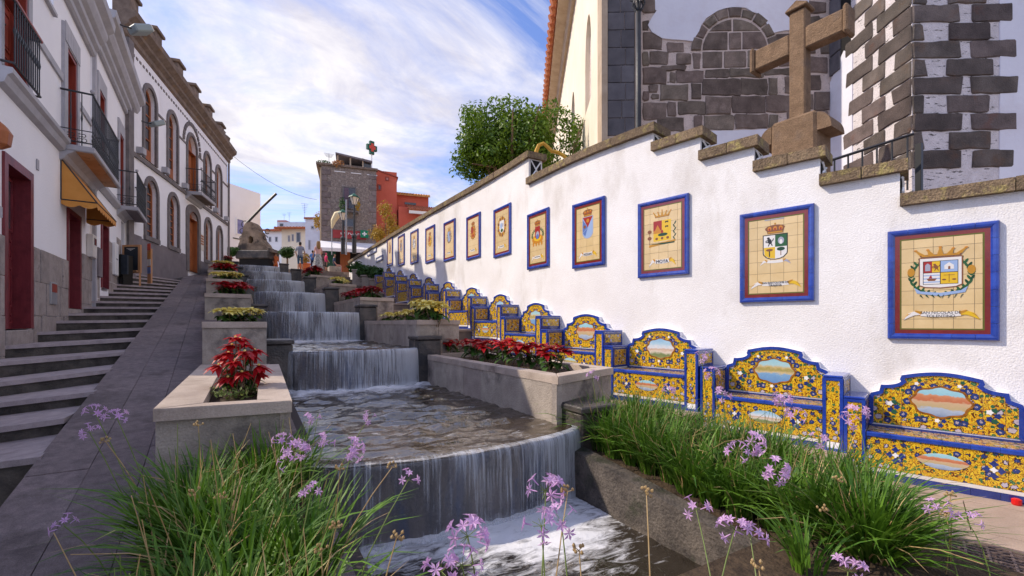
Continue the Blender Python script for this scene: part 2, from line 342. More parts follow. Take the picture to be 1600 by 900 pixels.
K['mortar'] = mat('pale_mortar', (0.56, 0.45, 0.39), (0.72, 0.60, 0.54), 6, 0.95, 1.0, 40, c3=(0.12, 0.09, 0.08), sc3=11, p3=(0.60, 0.64), stretch3=(1, 1, 2.2), fine=0.12)
K['mortar_w'] = mat('white_mortar', (0.62, 0.57, 0.57), (0.76, 0.70, 0.70), 6, 0.95, 1.0, 40, c3=(0.08, 0.07, 0.065), sc3=9, p3=(0.60, 0.63), stretch3=(0.6, 0.6, 2.6), fine=0.1)
K['church_white'] = mat('church_plaster', (0.72, 0.71, 0.78), (0.80, 0.80, 0.86), 1.0, 0.9, 0.3, 14, c3=(0.66, 0.61, 0.64), sc3=1.1, p3=(0.5, 0.8), spec=0.15)
K['cross'] = mat('cross_stone', (0.16, 0.10, 0.058), (0.27, 0.175, 0.105), 6, 0.9, 0.9, 50, c3=(0.14, 0.10, 0.075), sc3=3, p3=(0.55, 0.72), fine=0.25)
K['tile_red'] = mat('roof_tile', (0.40, 0.12, 0.05), (0.55, 0.20, 0.09), 5, 0.85, 0.4, 30, c3=(0.20, 0.10, 0.06), sc3=4, p3=(0.58, 0.75), rnd=0.15)
K['tile_yel'] = mat('ochre_roof_tile', (0.50, 0.24, 0.08), (0.62, 0.33, 0.13), 5, 0.85, 0.4, 30, c3=(0.32, 0.14, 0.06), sc3=4, p3=(0.56, 0.75))
K['coral'] = mat('coral_render', (0.52, 0.105, 0.065), (0.60, 0.14, 0.09), 1.0, 0.9, 0.1, 20)
K['pinkwall'] = mat('pink_render', (0.60, 0.30, 0.27), None, rough=0.9)
K['rubble'] = mat('rubble_stone', (0.16, 0.13, 0.115), (0.31, 0.26, 0.23), 6.0, 0.95, 1.0, 9, c3=(0.40, 0.36, 0.33), sc3=5, p3=(0.55, 0.68), fine=0.3)
K['rubble_q'] = mat('tower_quoin', (0.15, 0.12, 0.115), (0.25, 0.20, 0.19), 3, 0.9, 0.6, 20, rnd=0.2)
K['terra'] = mat('terracotta', (0.60, 0.15, 0.05), (0.70, 0.2, 0.07), 4, 0.8)
K['metal_grey'] = mat('grey_metal', (0.30, 0.31, 0.33), (0.38, 0.39, 0.42), 3, 0.45, metal=0.4)
K['greenish'] = mat('floodlight_metal', (0.28, 0.33, 0.33), None, rough=0.5)
K['lampglass'] = mat('lamp_glass', (0.80, 0.70, 0.56), (0.85, 0.76, 0.62), 3, 0.2, spec=0.6)
K['canvas'] = mat('white_canvas', (0.80, 0.79, 0.80), (0.86, 0.85, 0.86), 2, 0.8)
K['cream_canvas'] = mat('cream_canvas', (0.80, 0.68, 0.42), None, rough=0.8)
K['green_sign'] = mat('green_sign', (0.0, 0.22, 0.10), None, rough=0.4)
K['dkgreen'] = mat('dark_green_paint', (0.02, 0.10, 0.06), None, rough=0.5)
K['red_sign'] = mat('red_sign', (0.30, 0.03, 0.035), (0.36, 0.05, 0.05), 3, 0.5)
K['cross_red'] = mat('sign_red', (0.60, 0.06, 0.03), None, rough=0.4)
K['white_paint'] = mat('white_paint', (0.82, 0.82, 0.82), None, rough=0.5)
K['offwhite'] = mat('off_white_plastic', (0.66, 0.62, 0.58), (0.74, 0.70, 0.66), 3, 0.5)
K['chalk'] = mat('chalkboard', (0.018, 0.024, 0.035), (0.035, 0.045, 0.06), 6, 0.6)
K['pine'] = mat('pine_frame', (0.50, 0.24, 0.11), (0.60, 0.32, 0.16), 4, 0.6, stretch=(3, 3, 0.6))
K['plastic_red'] = mat('red_plastic', (0.62, 0.01, 0.01), None, rough=0.3)
K['drain'] = mat('drain_iron', (0.13, 0.09, 0.08), (0.22, 0.16, 0.14), 10, 0.6, 0.3, 40)
K['bark'] = mat('bark', (0.16, 0.10, 0.06), (0.27, 0.19, 0.12), 9, 0.95, 0.8, 30)
K['yellow_paint'] = mat('yellow_pipe', (0.70, 0.38, 0.03), (0.55, 0.30, 0.05), 6, 0.5)
K['skin'] = mat('skin', (0.50, 0.28, 0.19), None, rough=0.55)
K['black'] = mat('black_paint', (0.01, 0.01, 0.01), None, rough=0.5)
def leafmat(name, c1, c2, sc=7, rough=0.5, sss=0.25, rnd=0.0):
    m = mat(name, c1, c2, sc, rough, spec=0.35, rnd=rnd); nt = m.node_tree; b = nt.nodes['Principled BSDF']
    tr = nt.nodes.new('ShaderNodeBsdfTranslucent'); mx = nt.nodes.new('ShaderNodeMixShader'); mx.inputs[0].default_value = sss
    src = b.inputs['Base Color'].links[0].from_socket
    nt.links.new(src, tr.inputs[0]); nt.links.new(b.outputs[0], mx.inputs[1]); nt.links.new(tr.outputs[0], mx.inputs[2])
    nt.links.new(mx.outputs[0], nt.nodes['Material Output'].inputs[0]); return m
K['grass'] = leafmat('grass_blade', (0.032, 0.105, 0.010), (0.15, 0.29, 0.025), 4, sss=0.22)
K['grass_lt'] = leafmat('pale_stem', (0.16, 0.24, 0.05), (0.24, 0.30, 0.08), 6)
K['straw'] = leafmat('dry_stem', (0.44, 0.29, 0.12), (0.60, 0.44, 0.22), 8)
K['petal'] = leafmat('lilac_petal', (0.66, 0.38, 0.70), (0.80, 0.56, 0.82), 30, sss=0.35)
K['bract_red'] = leafmat('red_bract', (0.30, 0.004, 0.008), (0.58, 0.012, 0.018), 14, 0.45, 0.3, rnd=0.2)
K['bract_yel'] = leafmat('yellow_bract', (0.93, 0.76, 0.12), (0.95, 0.87, 0.36), 10, 0.5, 0.3)
K['leaf'] = leafmat('green_leaf', (0.028, 0.085, 0.015), (0.085, 0.17, 0.03), 9)
K['ficus'] = leafmat('ficus_leaf', (0.035, 0.105, 0.008), (0.20, 0.31, 0.02), 2.2, 0.4, 0.3)
K['hedge'] = leafmat('hedge_leaf', (0.020, 0.075, 0.012), (0.06, 0.14, 0.02), 6)
K['autumn'] = leafmat('yellow_leaf', (0.34, 0.20, 0.02), (0.50, 0.34, 0.04), 3)
K['autumn2'] = leafmat('orange_leaf', (0.40, 0.16, 0.05), (0.48, 0.25, 0.10), 3)
# --- painted glaze of the benches: flowers, scrolls and leaves on yellow
def maiolica(name, dim=1.0, scale=1.0, xaxis=True, base=(0.76, 0.53, 0.03)):
    m = bpy.data.materials.new(name); m.use_nodes = True; N = m.node_tree.nodes; L = m.node_tree.links; b = N['Principled BSDF']
    tc = N.new('ShaderNodeTexCoord'); sp = N.new('ShaderNodeSeparateXYZ'); L.new(tc.outputs['Object'], sp.inputs[0])
    ab = N.new('ShaderNodeMath'); ab.operation = 'ABSOLUTE'; L.new(sp.outputs[0], ab.inputs[0])
    cb = N.new('ShaderNodeCombineXYZ'); L.new(ab.outputs[0], cb.inputs[0]); L.new(sp.outputs[1], cb.inputs[1]); L.new(sp.outputs[2], cb.inputs[2])
    def math_(op, a, v=None, w=None):
        n = N.new('ShaderNodeMath'); n.operation = op
        if hasattr(a, 'links'): L.new(a, n.inputs[0])
        else: n.inputs[0].default_value = a
        if v is not None:
            if hasattr(v, 'links'): L.new(v, n.inputs[1])
            else: n.inputs[1].default_value = v
        return n.outputs[0]
    def less(a, v): return math_('LESS_THAN', a, v)
    def mix(f, a, c):
        n = N.new('ShaderNodeMixRGB'); L.new(f, n.inputs[0])
        for i, q in ((1, a), (2, c)):
            if isinstance(q, tuple): n.inputs[i].default_value = (*[x * dim for x in q], 1)
            else: L.new(q, n.inputs[i])
        return n.outputs[0]
    ns = N.new('ShaderNodeTexNoise'); ns.inputs['Scale'].default_value = 9 * scale; ns.inputs['Detail'].default_value = 1.5; ns.inputs['Distortion'].default_value = 1.6; L.new(cb.outputs[0], ns.inputs['Vector'])
    ct = math_('FRACT', math_('MULTIPLY', ns.outputs[0], 7.0))
    line = less(math_('ABSOLUTE', math_('SUBTRACT', ct, 0.45)), 0.13)
    or_ = less(math_('ABSOLUTE', math_('SUBTRACT', ct, 0.64)), 0.22)
    vg = N.new('ShaderNodeTexVoronoi'); vg.inputs['Scale'].default_value = 17 * scale; L.new(cb.outputs[0], vg.inputs['Vector'])
    leafm = less(vg.outputs['Distance'], 0.37)
    pick = N.new('ShaderNodeSeparateColor'); L.new(vg.outputs['Color'], pick.inputs[0])
    v = N.new('ShaderNodeTexVoronoi'); v.inputs['Scale'].default_value = 9.5 * scale; v.inputs['Randomness'].default_value = 0.8; L.new(cb.outputs[0], v.inputs['Vector'])
    pk = N.new('ShaderNodeSeparateColor'); L.new(v.outputs['Color'], pk.inputs[0])
    vp = N.new('ShaderNodeTexVoronoi'); vp.inputs['Scale'].default_value = 42 * scale; L.new(cb.outputs[0], vp.inputs['Vector'])
    dd = math_('ADD', v.outputs['Distance'], math_('MULTIPLY', math_('SUBTRACT', vp.outputs['Distance'], 0.4), 0.22))
    c = mix(or_, base, (0.68, 0.32, 0.015))
    c = mix(line, c, (0.13, 0.04, 0.012))
    grn = math_('MULTIPLY', leafm, less(pick.outputs[0], 0.55)); c = mix(grn, c, (0.035, 0.13, 0.055))
    gr2 = math_('MULTIPLY', less(vg.outputs['Distance'], 0.13), less(pick.outputs[0], 0.55)); c = mix(gr2, c, (0.16, 0.30, 0.10))
    has = less(pk.outputs[0], 0.93)
    c = mix(math_('MULTIPLY', less(dd, 0.44), has), c, (0.05, 0.025, 0.03))
    fcol = mix(less(pk.outputs[1], 0.50), (0.66, 0.30, 0.02), (0.025, 0.05, 0.20))
    fcol = mix(less(pk.outputs[2], 0.34), fcol, (0.50, 0.46, 0.55))
    c = mix(math_('MULTIPLY', less(dd, 0.375), has), c, fcol)
    c = mix(math_('MULTIPLY', less(dd, 0.17), has), c, (0.50, 0.42, 0.46))
    c = mix(math_('MULTIPLY', less(dd, 0.09), has), c, (0.06, 0.06, 0.20))
    L.new(c, b.inputs['Base Color']); b.inputs['Roughness'].default_value = 0.2; b.inputs['Specular IOR Level'].default_value = 0.5; b.inputs['Coat Weight'].default_value = 0.3
    return m
K['maio'] = maiolica('painted_tile', 1.0, 1.3)
K['maio_s'] = maiolica('painted_tile_fine', 1.0, 1.6)
K['maio_seat'] = maiolica('worn_seat_tile', 1.0, 1.3, base=(0.72, 0.55, 0.24))
K['maio_arm'] = maiolica('painted_arm_tile', 1.0, 1.8, base=(0.62, 0.42, 0.10))
def scene_mat(name, bands):
    """small painted landscape: colour bands by height, broken by noise"""
    m = bpy.data.materials.new(name); m.use_nodes = True; N = m.node_tree.nodes; L = m.node_tree.links; b = N['Principled BSDF']
    tc = N.new('ShaderNodeTexCoord'); sp = N.new('ShaderNodeSeparateXYZ'); L.new(tc.outputs['Generated'], sp.inputs[0])
    ns = N.new('ShaderNodeTexNoise'); ns.inputs['Scale'].default_value = 5; ns.inputs['Detail'].default_value = 6; L.new(tc.outputs['Generated'], ns.inputs['Vector'])
    a = N.new('ShaderNodeMath'); a.operation = 'MULTIPLY_ADD'; L.new(ns.outputs[0], a.inputs[0]); a.inputs[1].default_value = 0.34; L.new(sp.outputs[2], a.inputs[2])
    s = N.new('ShaderNodeMath'); s.operation = 'SUBTRACT'; L.new(a.outputs[0], s.inputs[0]); s.inputs[1].default_value = 0.17
    r = N.new('ShaderNodeValToRGB'); cr_ = r.color_ramp
    while len(cr_.elements) > 1: cr_.elements.remove(cr_.elements[-1])
    cr_.elements[0].position = bands[0][0]; cr_.elements[0].color = (*bands[0][1], 1)
    for p, c in bands[1:]:
        e = cr_.elements.new(p); e.color = (*c, 1)
    L.new(s.outputs[0], r.inputs[0]); L.new(r.outputs[0], b.inputs['Base Color']); b.inputs['Roughness'].default_value = 0.2; b.inputs['Coat Weight'].default_value = 0.3
    return m
SCN = [scene_mat('painted_dunes', [(0.0, (0.20, 0.27, 0.42)), (0.25, (0.42, 0.50, 0.62)), (0.30, (0.50, 0.40, 0.22)), (0.52, (0.60, 0.42, 0.26)), (0.57, (0.52, 0.17, 0.08)), (0.72, (0.62, 0.27, 0.14)), (0.76, (0.30, 0.58, 0.68)), (1.0, (0.40, 0.66, 0.74))]),
       scene_mat('painted_beach', [(0.0, (0.12, 0.26, 0.55)), (0.38, (0.22, 0.40, 0.62)), (0.44, (0.62, 0.50, 0.28)), (0.58, (0.38, 0.32, 0.10)), (0.66, (0.60, 0.46, 0.22)), (0.76, (0.40, 0.62, 0.66)), (1.0, (0.30, 0.56, 0.66))]),
       scene_mat('painted_village', [(0.0, (0.34, 0.30, 0.12)), (0.2, (0.18, 0.24, 0.10)), (0.32, (0.70, 0.62, 0.52)), (0.48, (0.58, 0.40, 0.30)), (0.56, (0.68, 0.70, 0.74)), (0.75, (0.40, 0.60, 0.74)), (1.0, (0.24, 0.46, 0.70))])]
# --- water
def water_mat(name, foam_glint_lo, foam_glint_hi, dark=(0.022, 0.016, 0.010)):
    m = bpy.data.materials.new(name); m.use_nodes = True; N = m.node_tree.nodes; L = m.node_tree.links; b = N['Principled BSDF']
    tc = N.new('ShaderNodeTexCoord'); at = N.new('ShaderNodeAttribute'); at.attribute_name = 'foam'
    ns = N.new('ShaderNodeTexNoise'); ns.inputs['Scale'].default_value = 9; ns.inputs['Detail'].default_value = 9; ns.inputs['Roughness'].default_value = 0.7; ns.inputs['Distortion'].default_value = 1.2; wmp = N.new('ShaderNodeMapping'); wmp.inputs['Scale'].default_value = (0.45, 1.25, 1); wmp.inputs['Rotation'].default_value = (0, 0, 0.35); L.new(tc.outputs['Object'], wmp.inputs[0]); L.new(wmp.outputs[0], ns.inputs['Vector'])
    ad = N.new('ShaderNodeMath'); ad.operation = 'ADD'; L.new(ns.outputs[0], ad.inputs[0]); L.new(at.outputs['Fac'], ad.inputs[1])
    r = N.new('ShaderNodeValToRGB'); r.color_ramp.elements[0].position = foam_glint_lo; r.color_ramp.elements[1].position = foam_glint_hi; L.new(ad.outputs[0], r.inputs[0])
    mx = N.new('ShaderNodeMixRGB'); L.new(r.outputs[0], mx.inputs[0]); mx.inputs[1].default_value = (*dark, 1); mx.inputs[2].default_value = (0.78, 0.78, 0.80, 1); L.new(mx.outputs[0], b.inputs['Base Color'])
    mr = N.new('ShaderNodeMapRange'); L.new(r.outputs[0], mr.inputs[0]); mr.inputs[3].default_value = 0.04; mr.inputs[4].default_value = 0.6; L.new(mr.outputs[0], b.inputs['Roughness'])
    b.inputs['IOR'].default_value = 1.75; b.inputs['Specular IOR Level'].default_value = 0.9
    nb = N.new('ShaderNodeTexNoise'); nb.inputs['Scale'].default_value = 16; nb.inputs['Detail'].default_value = 4; nb.inputs['Distortion'].default_value = 0.8; L.new(tc.outputs['Object'], nb.inputs['Vector'])
    bp = N.new('ShaderNodeBump'); bp.inputs['Strength'].default_value = 0.25; bp.inputs['Distance'].default_value = 0.03; L.new(nb.outputs[0], bp.inputs['Height']); L.new(bp.outputs[0], b.inputs['Normal'])
    return m
K['water'] = water_mat('pool_water', 0.57, 0.90, (0.045, 0.031, 0.018))  # pale streaks put reflected highlights into the pool colour, besides the real foam
K['foamw'] = water_mat('rough_water', 0.66, 0.92)
def fall_mat(name):
    m = bpy.data.materials.new(name); m.use_nodes = True; N = m.node_tree.nodes; L = m.node_tree.links; b = N['Principled BSDF']
    uv = N.new('ShaderNodeUVMap')
    mpn = N.new('ShaderNodeMapping'); mpn.inputs['Scale'].default_value = (48, 1.3, 1); L.new(uv.outputs[0], mpn.inputs[0])
    ns = N.new('ShaderNodeTexNoise'); ns.inputs['Scale'].default_value = 1; ns.inputs['Detail'].default_value = 7; ns.inputs['Roughness'].default_value = 0.72; L.new(mpn.outputs[0], ns.inputs['Vector'])
    mp2 = N.new('ShaderNodeMapping'); mp2.inputs['Scale'].default_value = (2.2, 0.8, 1); L.new(uv.outputs[0], mp2.inputs[0])
    n2 = N.new('ShaderNodeTexNoise'); n2.inputs['Scale'].default_value = 1; n2.inputs['Detail'].default_value = 3; L.new(mp2.outputs[0], n2.inputs['Vector'])
    at = N.new('ShaderNodeAttribute'); at.attribute_name = 'foam'
    a1 = N.new('ShaderNodeMath'); a1.operation = 'MULTIPLY_ADD'; L.new(n2.outputs[0], a1.inputs[0]); a1.inputs[1].default_value = 0.60; L.new(ns.outputs[0], a1.inputs[2])
    a2 = N.new('ShaderNodeMath'); a2.operation = 'ADD'; L.new(a1.outputs[0], a2.inputs[0]); L.new(at.outputs['Fac'], a2.inputs[1])
    r = N.new('ShaderNodeValToRGB'); r.color_ramp.elements[0].position = 0.74; r.color_ramp.elements[1].position = 1.30
    r.color_ramp.elements[0].color = (0.05, 0.05, 0.05, 1); r.color_ramp.elements[1].color = (0.62, 0.62, 0.62, 1); L.new(a2.outputs[0], r.inputs[0])
    b.inputs['Base Color'].default_value = (0.70, 0.74, 0.80, 1); b.inputs['Roughness'].default_value = 0.22; b.inputs['Specular IOR Level'].default_value = 0.6
    tr = N.new('ShaderNodeBsdfTransparent'); mx = N.new('ShaderNodeMixShader'); L.new(r.outputs[0], mx.inputs[0]); L.new(tr.outputs[0], mx.inputs[1]); L.new(b.outputs[0], mx.inputs[2])
    bp = N.new('ShaderNodeBump'); bp.inputs['Strength'].default_value = 0.5; bp.inputs['Distance'].default_value = 0.02; L.new(ns.outputs[0], bp.inputs['Height']); L.new(bp.outputs[0], b.inputs['Normal'])
    L.new(mx.outputs[0], N['Material Output'].inputs[0]); return m
K['fall'] = fall_mat('falling_water')
K['drum'] = mat('wet_drum_stone', (0.028, 0.030, 0.042), (0.15, 0.125, 0.11), 1.0, 0.28, 0.5, 25, c3=(0.04, 0.06, 0.12), sc3=1.0, p3=(0.50, 0.68), stretch=(5, 5, 1.1), stretch3=(3.2, 3.2, 0.9), spec=0.6)  # bluish patches put a reflection into the colour of the wet stone
# ================================================================== ground, ramp, stairs, promenade
g = MB()
ys = [-400, -60, -6, 0.5, 3.2, 32, 60, 160, 700, 2600]; zs = [-0.9, -0.9, -0.62, -0.62, -0.5, 4.55, 5.2, 6.0, 7.0, 7.0]
xs = [-2600, -300, -40, 40, 300, 2600]
vs = [(x, y, z) for y, z in zip(ys, zs) for x in xs]; nx = len(xs)
g.add(vs, [[j * nx + i, j * nx + i + 1, (j + 1) * nx + i + 1, (j + 1) * nx + i] for j in range(len(ys) - 1) for i in range(nx - 1)])
g.build('ground', mat('ground_earth', (0.10, 0.085, 0.065), (0.16, 0.13, 0.10), 0.4, 0.95), kind='structure')
# --- sloping ramp: plane through the slab joints
RD = Vector((-0.0587, 0.998, 0)); RQ = Vector((0.998, 0.0587, 0)); RS = 0.165; RA = -0.281
def ramp_z(x, y): return RA + RS * (x * RD.x + y * RD.y)
def on_ramp(px, py):
    n = Vector((-RS * RD.x, -RS * RD.y, 1)); r = ray(px, py); return CP + r * ((Vector((0, 0, RA)) - CP).dot(n) / r.dot(n))
ramp = thing('ramp', None, None, (0, 0, 0), kind='structure')
def rp(p, q, dz=0): v = RD * p + RQ * q; return Vector((v.x, v.y, ramp_z(v.x, v.y) + dz))
def ramp_slab(mb, p0, p1, q0, q1, gap=0.0022, th=0.06, top=0.0):
    mb.add([rp(p0 + gap, q0 + gap, top), rp(p0 + gap, q1 - gap, top), rp(p1 - gap, q1 - gap, top), rp(p1 - gap, q0 + gap, top), rp(p0 + gap, q0 + gap, -th), rp(p0 + gap, q1 - gap, -th), rp(p1 - gap, q1 - gap, -th), rp(p1 - gap, q0 + gap, -th)],
           [(0, 1, 2, 3), (0, 4, 5, 1), (1, 5, 6, 2), (2, 6, 7, 3), (3, 7, 4, 0)])
m = MB()
m.add([rp(-3, -1.17, -0.02), rp(-3, 0.75, -0.02), rp(31, 0.75, -0.02), rp(31, -1.17, -0.02), rp(-3, -1.17, -0.9), rp(31, -1.17, -0.9)], [(0, 1, 2, 3), (4, 0, 3, 5)])
m.add([rp(20.6, -6, -0.012), rp(20.6, -1.172, -0.012), rp(31, -1.172, -0.012), rp(31, -6, -0.012)], [(0, 1, 2, 3)])
m.build('ramp_bed', K['joint'], ramp)
q1_, q2_ = on_ramp(239, 550).dot(RQ), on_ramp(281, 550).dot(RQ); qs = [-1.17, q1_, q2_, q2_ + 0.40, q2_ + 0.8, q2_ + 1.15]
for c in range(5):
    p = -2.6 + 0.31 * c
    while p < 17:
        ln = U(0.75, 1.1); mb = MB(); ramp_slab(mb, p, p + ln, qs[c], qs[c + 1], top=U(-0.003, 0.003)); mb.build('paving_slab', K['paving'], ramp); p += ln
    mb = MB()
    while p < 30.5:
        ln = U(0.75, 1.1); ramp_slab(mb, p, p + ln, qs[c], qs[c + 1]); p += ln
    mb.build('far_slabs', K['paving'], ramp, kind='stuff')
# --- houses' wall plane and stairs
HD = Vector((-0.0577, 0.998, 0)); HF = FR((-3.044, 9.902), HD)
nos_r = [(64, 716), (100, 656), (147, 614), (172, 579), (192, 552), (209, 531), (221, 514), (231, 501), (240, 490), (248, 479), (256, 468), (262, 459), (269, 450), (275, 442), (280, 435), (284, 429), (288, 424), (291, 420)]
nos_l = [(-330, 880), (-240, 770), (-150, 682), (-110, 624), (-55, 573), (3, 543), (54, 521), (83, 503), (103, 491), (127, 480.5), (141, 471.5), (153, 463.5), (167, 457), (174, 450.5), (179, 444.5), (184, 438), (189, 431), (193, 426)]
stairs = thing('stairs', None, None, (0, 0, 0), kind='structure')
Rs = [on_ramp(*p) for p in nos_r]; Ls = []
for i, p in enumerate(nos_l):
    x, z = HF.l(*p); Ls.append(HF.w(x, 0.05, z))
    if i > 8:      # upper steps run level to the edge of the ramp
        pp = (z + 0.03 - RA) / RS; Rs[i] = rp(pp, -1.17)
    else: Ls[-1].z = max(min(z, Rs[i].z + 0.02), Rs[i].z - 0.10)
for i in range(len(Rs)):
    R0, L0 = Rs[i] + Vector((0.01, 0, 0.02)), Ls[i] + Vector((0, 0, 0.02))
    if i + 1 < len(Rs): R1, L1 = Rs[i + 1] + (Rs[i + 1] - Rs[i]) * 0.06, Ls[i + 1] + (Ls[i + 1] - Ls[i]) * 0.06
    else: R1, L1 = R0 + Vector((-0.1, 1.2, 0)), L0 + Vector((-0.1, 4, 0))
    ztR, ztL = R0.z, L0.z; mb = MB(); fo = Vector((0, -0.035, 0)); th = 0.05
    def V(v, z): return Vector((v.x, v.y, z))
    a, b_, c, d = V(L0 + fo, ztL), V(R0 + fo, ztR), V(R1, ztR), V(L1, ztL)
    mb.add([a, b_, c, d] + [v - Vector((0, 0, th)) for v in (a, b_, c, d)], [(0, 1, 2, 3), (0, 4, 5, 1), (1, 5, 6, 2), (2, 6, 7, 3), (3, 7, 4, 0), (7, 6, 5, 4)])
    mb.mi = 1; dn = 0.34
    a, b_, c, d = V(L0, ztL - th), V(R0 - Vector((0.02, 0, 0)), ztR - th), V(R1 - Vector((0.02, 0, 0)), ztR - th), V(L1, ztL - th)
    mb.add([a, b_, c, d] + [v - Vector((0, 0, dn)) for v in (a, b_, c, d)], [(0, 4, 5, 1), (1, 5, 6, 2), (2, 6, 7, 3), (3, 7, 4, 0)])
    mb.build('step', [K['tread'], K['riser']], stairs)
# ================================================================== the white wall line (near to far)
WC = [(6.161, 1.801), (5.731, 3.245), (5.369, 4.729), (5.131, 6.175), (5.07, 7.69), (5.09, 9.25), (5.07, 10.80), (5.02, 12.35), (4.98, 13.90), (4.95, 15.45), (4.93, 17.0), (4.92, 18.6)]
a20 = math.radians(19)
WP = [(6.161 + 5.5 * math.sin(a20), 1.801 - 5.5 * math.cos(a20)), (6.161 + 1.5 * math.sin(a20), 1.801 - 1.5 * math.cos(a20))] + WC + [(4.90, 23.0), (4.88, 27.6)]
def catmull(P, n=10):
    out = []
    for i in range(len(P) - 1):
        p0 = P[max(i - 1, 0)]; p1 = P[i]; p2 = P[i + 1]; p3 = P[min(i + 2, len(P) - 1)]
        for k in range(n):
            t = k / n
            out.append(tuple(0.5 * (2 * p1[j] + (p2[j] - p0[j]) * t + (2 * p0[j] - 5 * p1[j] + 4 * p2[j] - p3[j]) * t * t + (3 * p1[j] - p0[j] - 3 * p2[j] + p3[j]) * t ** 3) for j in (0, 1)))
    out.append(P[-1]); return out
WL = [Vector((x, y, 0)) for x, y in catmull(WP)]
WU = [0.0]
for i in range(1, len(WL)): WU.append(WU[-1] + (WL[i] - WL[i - 1]).length)
def wall_at(u):
    u = max(0, min(WU[-1] - 1e-4, u)); i = 0
    while WU[i + 1] < u: i += 1
    t = (u - WU[i]) / (WU[i + 1] - WU[i]); d = (WL[i + 1] - WL[i]).normalized(); return WL[i].lerp(WL[i + 1], t), d
def wall_hit(px, py):
    r = ray(px, py)
    for i in range(len(WL) - 1):
        a, b = WL[i], WL[i + 1]; e = b - a; den = r.x * e.y - r.y * e.x
        if abs(den) < 1e-9: continue
        t = (a.x * e.y - a.y * e.x) / den; s = (a.x * r.y - a.y * r.x) / den
        if t > 0 and -1e-6 <= s <= 1 + 1e-6: return WU[i] + s * e.length, ZC + r.z * t
    return None
wall = thing('white_wall', 'long rough white wall above the tiled benches with a mossy stepped coping', 'wall', (0, 0, 0))
segs = []      # (u0, u1, top of coping)
cuts = [(1600, 1406, 3.0), (1406, 1281, 0), (1281, 1178, 0), (1178, 1094, 0), (1094, 1020, 0), (1020, 826, 0)]
ub = [0.0] + [wall_hit(x, y)[0] for x, y in ((1406, 290), (1281, 268), (1178, 250), (1094, 235), (1020, 225), (826, 270))] + [WU[-1]]
tops = [2.99, 3.36, 3.70, 4.03, 4.37, 4.67, 5.24]
WT = 0.34
def wall_band(mb, u0, u1, o0, o1, z0, z1, zf=None):
    """solid along the wall line; offsets measured away from the street"""
    us = [u0] + [u for u in WU if u0 + 0.05 < u < u1 - 0.05] + [u1]; n = len(us); vs = []
    for u in us:
        p, d = wall_at(u); nn = Vector((d.y, -d.x, 0)); zb = z0 if zf is None else zf(u)
        vs += [p + nn * o0 + Vector((0, 0, zb)), p + nn * o1 + Vector((0, 0, zb)), p + nn * o1 + Vector((0, 0, z1)), p + nn * o0 + Vector((0, 0, z1))]
    fs = [(0, 1, 2, 3), (4 * n - 1, 4 * n - 2, 4 * n - 3, 4 * n - 4)]
    for i in range(n - 1):
        for k in range(4): fs.append((4 * i + k, 4 * (i + 1) + k, 4 * (i + 1) + (k + 1) % 4, 4 * i + (k + 1) % 4))
    return mb.add(vs, fs)
mb = MB()
for i in range(7): wall_band(mb, ub[i], ub[i + 1], 0, WT, -0.7, tops[i] - 0.13)
fix_normals(mb.build('wall_body', K['plaster'], wall))
for i in range(7):
    u0, u1 = ub[i] - (0.07 if i else 0), ub[i + 1]; n = max(1, round((u1 - u0) / 0.78)); n = 2 if 0 < i < 5 else n
    for k in range(n):
        mb = MB(); wall_band(mb, u0 + (u1 - u0) * k / n + 0.004, u0 + (u1 - u0) * (k + 1) / n - 0.004, -0.075 + U(-0.006, 0.006), WT + 0.08, tops[i] - 0.13 + U(-0.004, 0.004), tops[i] + U(-0.005, 0.005))
        fix_normals(mb.build('coping_stone', K['coping'], wall))
    if i:   # the exposed near end above the lower coping: white frame, dark panel, slanting bars
        p, d = wall_at(ub[i]); nn = Vector((d.y, -d.x, 0)); z0 = tops[i - 1] + 0.005; z1 = tops[i] - 0.13
        if z1 - z0 < 0.03: continue
        Mx = Matrix(((nn.x, d.x, 0, p.x), (nn.y, d.y, 0, p.y), (0, 0, 1, 0), (0, 0, 0, 1)))
        lp = MB(); lp.box(0.05, -0.012, z0 + 0.03, WT - 0.04, 0.0, z1 - 0.03, M=Mx); lo = lp.build('end_panel', K['dark'], wall)
        bars = MB()
        for (xa, za, xb, zb) in ((0.05, z1 - 0.04, WT - 0.05, z0 + 0.05), (0.06, z0 + 0.04, 0.19, (z0 + z1) / 2), (WT - 0.05, z1 - 0.05, 0.17, (z0 + z1) / 2)):
            A = Mx @ Vector((xa, -0.018, za)); B = Mx @ Vector((xb, -0.018, zb)); bars.tube([A, B], 0.016, 4)
        bars.build('slanting_bar', K['white_paint'], lo)
